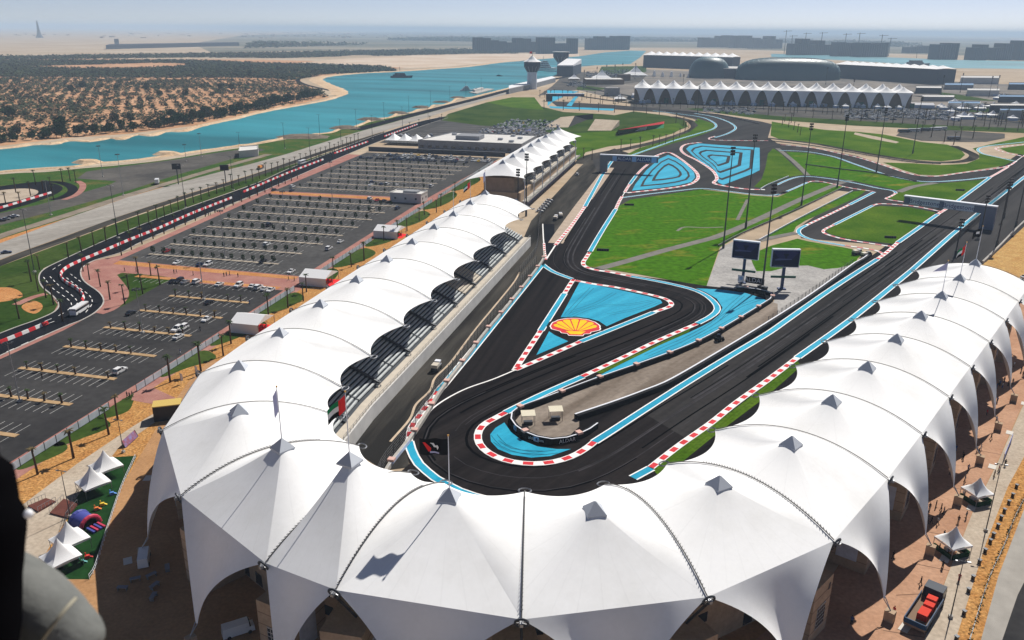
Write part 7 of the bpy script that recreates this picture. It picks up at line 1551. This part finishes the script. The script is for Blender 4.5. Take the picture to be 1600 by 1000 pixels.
for i, (x, y, cc) in enumerate(((160, 790, 'yellow'), (151, 797, 'orange'), (175, 773, 'blue'), (128, 880, 'teal'), (137, 872, 'red'))):
    c = G(x, y); t = site('play_toy', c, '%s plastic play toy on the green turf' % cc, 'toy'); m_ = mat('toy_' + cc, {'yellow': (.7, .5, .05), 'orange': (.7, .2, .05), 'blue': (.1, .25, .6), 'teal': (.1, .3, .3), 'red': (.6, .05, .04)}[cc], .4)
    b = MB(); b.box(c.x, c.y, 0, .9, .6, .7, .5); b.build('body', m_, t); b = MB(); b.beam(c + ZV * .7, c + Vector((.9, .4, .1)), .5, .08); b.build('ramp', m_, t); b = MB(); b.tube([c + Vector((-.3, 0, .7)), c + Vector((-.3, 0, 1.3))], .12, 6); b.build('handle', m_, t)
# flatbed truck with red crates
tc = G(1443, 962); tr = empty('flatbed_truck', tc, math.atan2((G(1470, 920) - G(1425, 990)).y, (G(1470, 920) - G(1425, 990)).x), 'blue sided flatbed truck loaded with red crates on the right plaza', 'truck')
tr.scale = (1.45, 1.45, 1.3)
M_TB = mat('truck_blue', (.012, .05, .12), .5, spec=.1)
b = MB(); b.box(0, 0, .7, 8.2, 2.5, .35); b.build('deck', M_BROWN, tr)
for y in (-1.28, 1.28): b = MB(); b.box(-.6, y, 1.05, 6.8, .1, .75); b.build('side_board', M_TB, tr)
b = MB(); b.box(-4.05, 0, 1.05, .12, 2.5, .75); b.build('tail_board', M_TB, tr); b = MB(); b.box(3.6, 0, .8, 1.9, 2.4, 1.9, 0, .94); cb = b.build('cab', mat('truck_grey', (.03, .04, .06), .5, spec=.1), tr); b = MB(); b.box(3.7, 0, 1.9, 1.7, 2.44, .6, 0, .93); b.build('cab_window', M_CGLASS, cb)
for x in (-2.6, -1.4, 3.2):
    for y in (-1.15, 1.15): b = MB(); b.tube([(x, y - .15, .5), (x, y + .15, .5)], .5, 10); b.build('wheel', M_TYRE, tr)
M_CR = mat('red_crate', (.55, .035, .02), .7)
for i, (x, y, h) in enumerate(((1.3, -.3, 1.2), (.1, -.35, 1.0), (-1.6, -.3, .85))):
    t = empty('red_crate', tc + Matrix.Rotation(tr.rotation_euler.z, 3, 'Z') @ Vector((x * 1.45, y * 1.45, 1.38)), tr.rotation_euler.z, ('front', 'middle', 'rear')[i] + ' red crate standing on the flatbed truck', 'crate', 'red crates on the truck'); b = MB(); b.box(0, 0, 0, 1.5 if i < 2 else 2.7, 1.75, h * 1.4, 0, .98); b.build('box', M_CR, t); b = MB(); b.box(0, 0, h * 1.4, 1.44 if i < 2 else 2.6, 1.68, .1); b.build('lid', mat('red_lid', (.6, .05, .03), .7), t)
# banner, bollard lights, vans under the canopy, slide stairs, dark kiosk
bn = site('banner_stand', G(1572, 720), 'long pale blue banner standing on the right plaza', 'banner'); a, c = G(1567, 722), G(1580, 690); b = MB(); b.beam(a + ZV * 1.3, c + ZV * 1.3, .08, 1.9); b.build('sheet', mat('banner_sheet', (.38, .42, .72), .7, var=.2, scale=1.2), bn)
for p in (a, a.lerp(c, .5), c): b = MB(); b.beam(p, p + ZV * 2.4, .1); b.build('pole', M_STEEL, bn)
for i, (x, y) in enumerate(((1496, 1000), (1508, 960), (1515, 925), (1522, 905), (1532, 880), (1541, 863), (1549, 848), (1554, 838), (1561, 824), (1566, 811), (1571, 800), (1578, 787), (1584, 776), (1590, 762))):
    c = G(x - 2, y); t = empty('bollard', c, .5, '%s dark bollard light from the near end of the tree bed' % ORD[i], 'bollard', 'bollard lights along the tree bed'); b = MB(); b.box(0, 0, 0, .5, .5, .8); b.build('body', M_BLACKP, t); b = MB(); b.box(0, 0, .8, .7, .7, .12); b.build('cap', M_DSTEEL, t)
hl = resample(cr(px([(1515, 1000), (1545, 905), (1570, 850), (1600, 780), (1680, 650)]), 4), 2.2)
hs = site('drip_hedge', hl[0], 'thin row of young shrubs along the soil bed right of the stand', 'hedge'); b = MB()
for i, p in enumerate(hl):
    lb = leafball(ir, 14, .5, .45, .45, .2); b.add([Vector(v) + p for v in lb.v], lb.f)
b.build('leaves', M_LEAF, hs, kind='stuff'); b = MB()
for a, d in zip(hl, hl[1:]): b.beam(a + ZV * .1, d + ZV * .1, .18)
b.build('drip_pipe', M_BLACKP, hs)
def van(c, rz, label):
    t = empty('van', c, rz, label, 'van'); b = MB(); b.box(-.3, 0, .4, 4.6, 1.95, 1.9, 0, .95); b.build('body', PAINT['white'], t); b = MB(); b.box(2.3, 0, .4, 1.0, 1.9, 1.0, 0, .92); b.build('bonnet', PAINT['white'], t); b = MB(); b.box(1.7, 0, 1.45, .9, 1.9, .7, 0, .9); b.build('windscreen', M_CGLASS, t)
    for x in (-1.6, 1.9):
        for y in (-.9, .9): b = MB(); b.tube([(x, y - .12, .36), (x, y + .12, .36)], .36, 10); b.build('wheel', M_TYRE, t)
van(G(372, 990), .5, 'white van parked in the shade under the left front arch'); van(G(226, 878), 1.9, 'pale van standing in the dark shade left of the stand')
for i, (x, y) in enumerate(((192, 922), (212, 908), (237, 902), (242, 918), (240, 935), (262, 890))):
    c = G(x, y); t = site('trestle_table', c, '%s pale trestle table in the shade left of the stand' % ORD[i], 'table', 'trestle tables in the shade'); b = MB(); b.box(c.x, c.y, .72, 2.0, .9, .06, .4 * i); b.build('top', mat('grey_table', (.22, .22, .25), .8), t)
    for q in (-.8, .8): b = MB(); b.box(c.x + q * math.cos(.4 * i), c.y + q * math.sin(.4 * i), 0, .08, .8, .72, .4 * i); b.build('leg', M_STEEL, t)
kb = site('ticket_hut', G(258, 660), 'yellow topped dark ticket hut left of the stand', 'hut'); c = G(264, 652); b = MB(); b.box(c.x, c.y, 0, 7, 4, 4.2, .3); b.build('wall', M_BLACKP, kb); b = MB(); b.box(c.x, c.y, 4.2, 7.2, 4.2, .25, .3); b.build('roof', mat('yellow_roof', (.55, .4, .12), .6), kb)
sl_ = site('notice_frame', G(205, 695), 'leaning red and blue display frame on the tan paving', 'display frame'); a, c = G(196, 700), G(216, 682); b = MB(); b.add([a, c, c + Vector((-1, .6, 1.6)), a + Vector((-1, .6, 1.6))], [(0, 1, 2, 3)]); b.build('panel', mat('display_panel', (.25, .06, .06), .6, col2=(.2, .2, .4), scale=.8), sl_); b = MB(); b.beam(a, c, .12); b.beam(c, c + Vector((-1, .6, 1.6)), .12); b.beam(a, a + Vector((-1, .6, 1.6)), .12); b.build('frame', M_DSTEEL, sl_)
for i, (x, y) in enumerate(((283, 600), (306, 588), (430, 530))):
    c = G(x, y); t = site('feather_flag', c, '%s white feather flag on the soil bank' % ORD[i], 'flag', 'feather flags on the soil bank'); b = MB(); b.tube([c, c + ZV * 3.6], .06, 5); b.build('pole', M_STEEL, t); b = MB(); b.add([c + ZV * .8, c + Vector((.8, 0, 1.2)), c + Vector((.7, 0, 3.2)), c + ZV * 3.6], [(0, 1, 2, 3)]); b.build('sheet', M_TENT, t)
sh = empty('shuttle_bus', G(125, 488), math.atan2((G(140, 478) - G(113, 495)).y, (G(140, 478) - G(113, 495)).x), 'white shuttle bus on the barrier road below the S-bend', 'bus'); b = MB(); b.box(0, 0, .5, 9.5, 2.5, 2.4, 0, .97); b.build('body', PAINT['white'], sh); b = MB(); b.box(0, 0, 1.6, 9.3, 2.54, .85); b.build('window_band', M_CGLASS, sh)
for x in (-3, 3):
    for y in (-1.15, 1.15): b = MB(); b.tube([(x, y - .14, .48), (x, y + .14, .48)], .48, 10); b.build('wheel', M_TYRE, sh)
bs = copy_tree(sh, G(472, 256), ANG_A); setp(bs, 'white coach driving up the barrier road beside the upper car park', 'bus')
lt = empty('box_truck', G(246, 287), ANG_A + .55, 'white box truck with blue cab on the coach park', 'truck'); b = MB(); b.box(-1, 0, .9, 6, 2.5, 2.6); b.build('box_body', PAINT['white'], lt); b = MB(); b.box(3.0, 0, .7, 1.9, 2.3, 1.9, 0, .92); b.build('cab', mat('cab_blue', (.08, .14, .35), .4), lt)
for x in (-2.6, 2.8): b = MB(); b.tube([(x, -1.2, .5), (x, 1.2, .5)], .5, 10); b.build('axle_wheels', M_TYRE, lt)
ex = empty('low_loader', G(407, 264), ANG_A + .2, 'orange machine on a low loader on the pale concrete road', 'truck'); b = MB(); b.box(0, 0, .6, 10, 2.6, .6); b.build('trailer', M_DSTEEL, ex); b = MB(); b.box(-1, 0, 1.2, 5.5, 2.2, 1.6, 0, .8); b.build('orange_machine', mat('machine_orange', (.6, .22, .03), .5), ex); b = MB(); b.box(5.6, 0, .6, 2.2, 2.4, 2.2); b.build('cab', M_CREAMV, ex)

# ================================================================== cabin edge: the helicopter door post and the photographer's grey boot and leg, close to the lens
def C(x, y, dist):
    d = FW * FPX + RT * (x - 800) + UP * (500 - y); return Vector((0, 0, CAM_H)) + d * (dist / FPX)
dp = site('door_post', C(-60, 1000, .9), 'black cabin door post at the lower left edge, out of focus', 'door post')
def limb(P, rr, n=14):
    b = MB(); rows = []
    for i, (p, r) in enumerate(zip(P, rr)):
        d = (P[min(i + 1, len(P) - 1)] - P[max(i - 1, 0)]).normalized(); x = d.cross(ZV).normalized(); y = x.cross(d); rows.append([p + (x * math.cos(a) + y * math.sin(a)) * r for a in [2 * math.pi * k / n for k in range(n + 1)]])
    b.grid(rows); b.add(rows[0][:-1], [tuple(range(n))]); b.add(rows[-1][:-1], [tuple(range(n))[::-1]]); return b
px_m = .9 / FPX
limb(cr([C(-70, 560, .9), C(-62, 660, .9), C(-50, 740, .9), C(-38, 810, .9), C(-42, 900, .9), C(-44, 1010, .9), C(-44, 1180, .9)], 4), [42 * px_m] * 4 + [46 * px_m] * 4 + [62 * px_m] * 4 + [70 * px_m] * 4 + [68 * px_m] * 4 + [64 * px_m] * 5).build('post', mat('cabin_black', (.004, .004, .005), .9), dp, smooth=True)
bl = C(45, 803, .88); b = MB(); b.grid([[bl + (RT * math.cos(a) * math.cos(f) + UP * math.sin(a) * math.cos(f) - FW * math.sin(f)) * 7.5 * px_m for a in [2 * math.pi * i / 12 for i in range(13)]] for f in (0, .4, .8, 1.2, 1.55)]); b.build('latch_knob', mat('bright_metal', (.75, .76, .8), .2), dp, smooth=True)
cv = site('padded_limb', C(60, 960, 1.0), 'grey padded limb of the photographer beside the door post, out of focus', 'limb')  # grey tube standing for the photographer's boot and leg
M_GREYF = mat('grey_fabric', (.13, .135, .13), .9, col2=(.2, .205, .195), scale=14, contrast=(.35, .7), bump=.004, bscale=30)
pm = 1.0 / FPX
limb(cr([C(-60, 880, 1.0), C(0, 912, 1.0), C(50, 945, 1.0), C(95, 985, 1.0), C(118, 1008, 1.0), C(132, 1030, 1.0)], 4), [52 * pm, 53 * pm, 54 * pm, 55 * pm, 56 * pm, 57 * pm, 57 * pm, 58 * pm, 58 * pm, 57 * pm, 56 * pm, 55 * pm, 53 * pm, 52 * pm, 51 * pm, 50 * pm, 48 * pm, 45 * pm, 40 * pm, 32 * pm, 18 * pm], 20).build('sleeve', M_GREYF, cv, smooth=True)
limb(cr([C(62, 1005, .955), C(84, 975, .945), C(104, 950, .955), C(118, 935, .975)], 5), [3 * pm] * 16, 6).build('piping', mat('piping', (.3, .28, .22), .8), cv, smooth=True)
rl_done = 1

M_MAROON = mat('maroon_ramp', (.13, .05, .04), .9, var=.15, scale=.6)
for i, L in enumerate(([(78, 803), (100, 781), (122, 789), (104, 810)], [(44, 792), (72, 780), (88, 785), (60, 801)])):
    P = px(L); t = site('entry_ramp', P[0], ('right' if i == 0 else 'left') + ' maroon entry ramp beside the pale walk at lower left', 'ramp'); b = MB(); b.prism(P, .02, .35); b.build('deck', M_MAROON, t)
    for q0, q1 in ((P[0], P[1]), (P[3], P[2])):
        b = MB()
        for f in range(6): b.beam(q0.lerp(q1, f / 5) + ZV * .3, q0.lerp(q1, f / 5) + ZV * 1.4, .06)
        b.beam(q0 + ZV * 1.4, q1 + ZV * 1.4, .06); b.build('handrail', M_STEEL, t)

for i in range(26):
    f = i / 25; x = 1452 + 130 * f + pr.uniform(-22, 22); y = 900 - 330 * f + pr.uniform(-14, 14); o = bpy.data.objects.new('person', PM[pr.randrange(3)]); COL.objects.link(o); o.location = G(x, y); o.rotation_euler = (0, 0, pr.uniform(0, 6.28)); o.scale = (1.08,) * 3
    t_, l_ = pr.choice((0, 0, 1, 2, 5, 3)), pr.choice((0, 0, 5, 4))
    for s_, q in ((0, t_), (1, l_)): o.material_slots[s_].link = 'OBJECT'; o.material_slots[s_].material = CL[q]
    setp(o, '%s stroller in %s top, counted from the near end of the right plaza' % (nth(i), NAMES[t_]), 'person', 'strollers on the right plaza')
# ================================================================== hazy air over the gulf
hb = MB(); hb.box(0, 26000, -2, 90000, 64000, 152)
hz = hb.build('haze', None, kind='stuff')
hm = bpy.data.materials.new('haze_air'); hm.use_nodes = True; ht = hm.node_tree; ht.nodes.clear()
ho = ht.nodes.new('ShaderNodeOutputMaterial'); hv = ht.nodes.new('ShaderNodeVolumePrincipled')
hv.inputs['Color'].default_value = (0.60, 0.78, 1.0, 1); hv.inputs['Density'].default_value = 0.0001; hv.inputs['Anisotropy'].default_value = 0.0
ht.links.new(hv.outputs[0], ho.inputs['Volume']); hz.data.materials.append(hm)
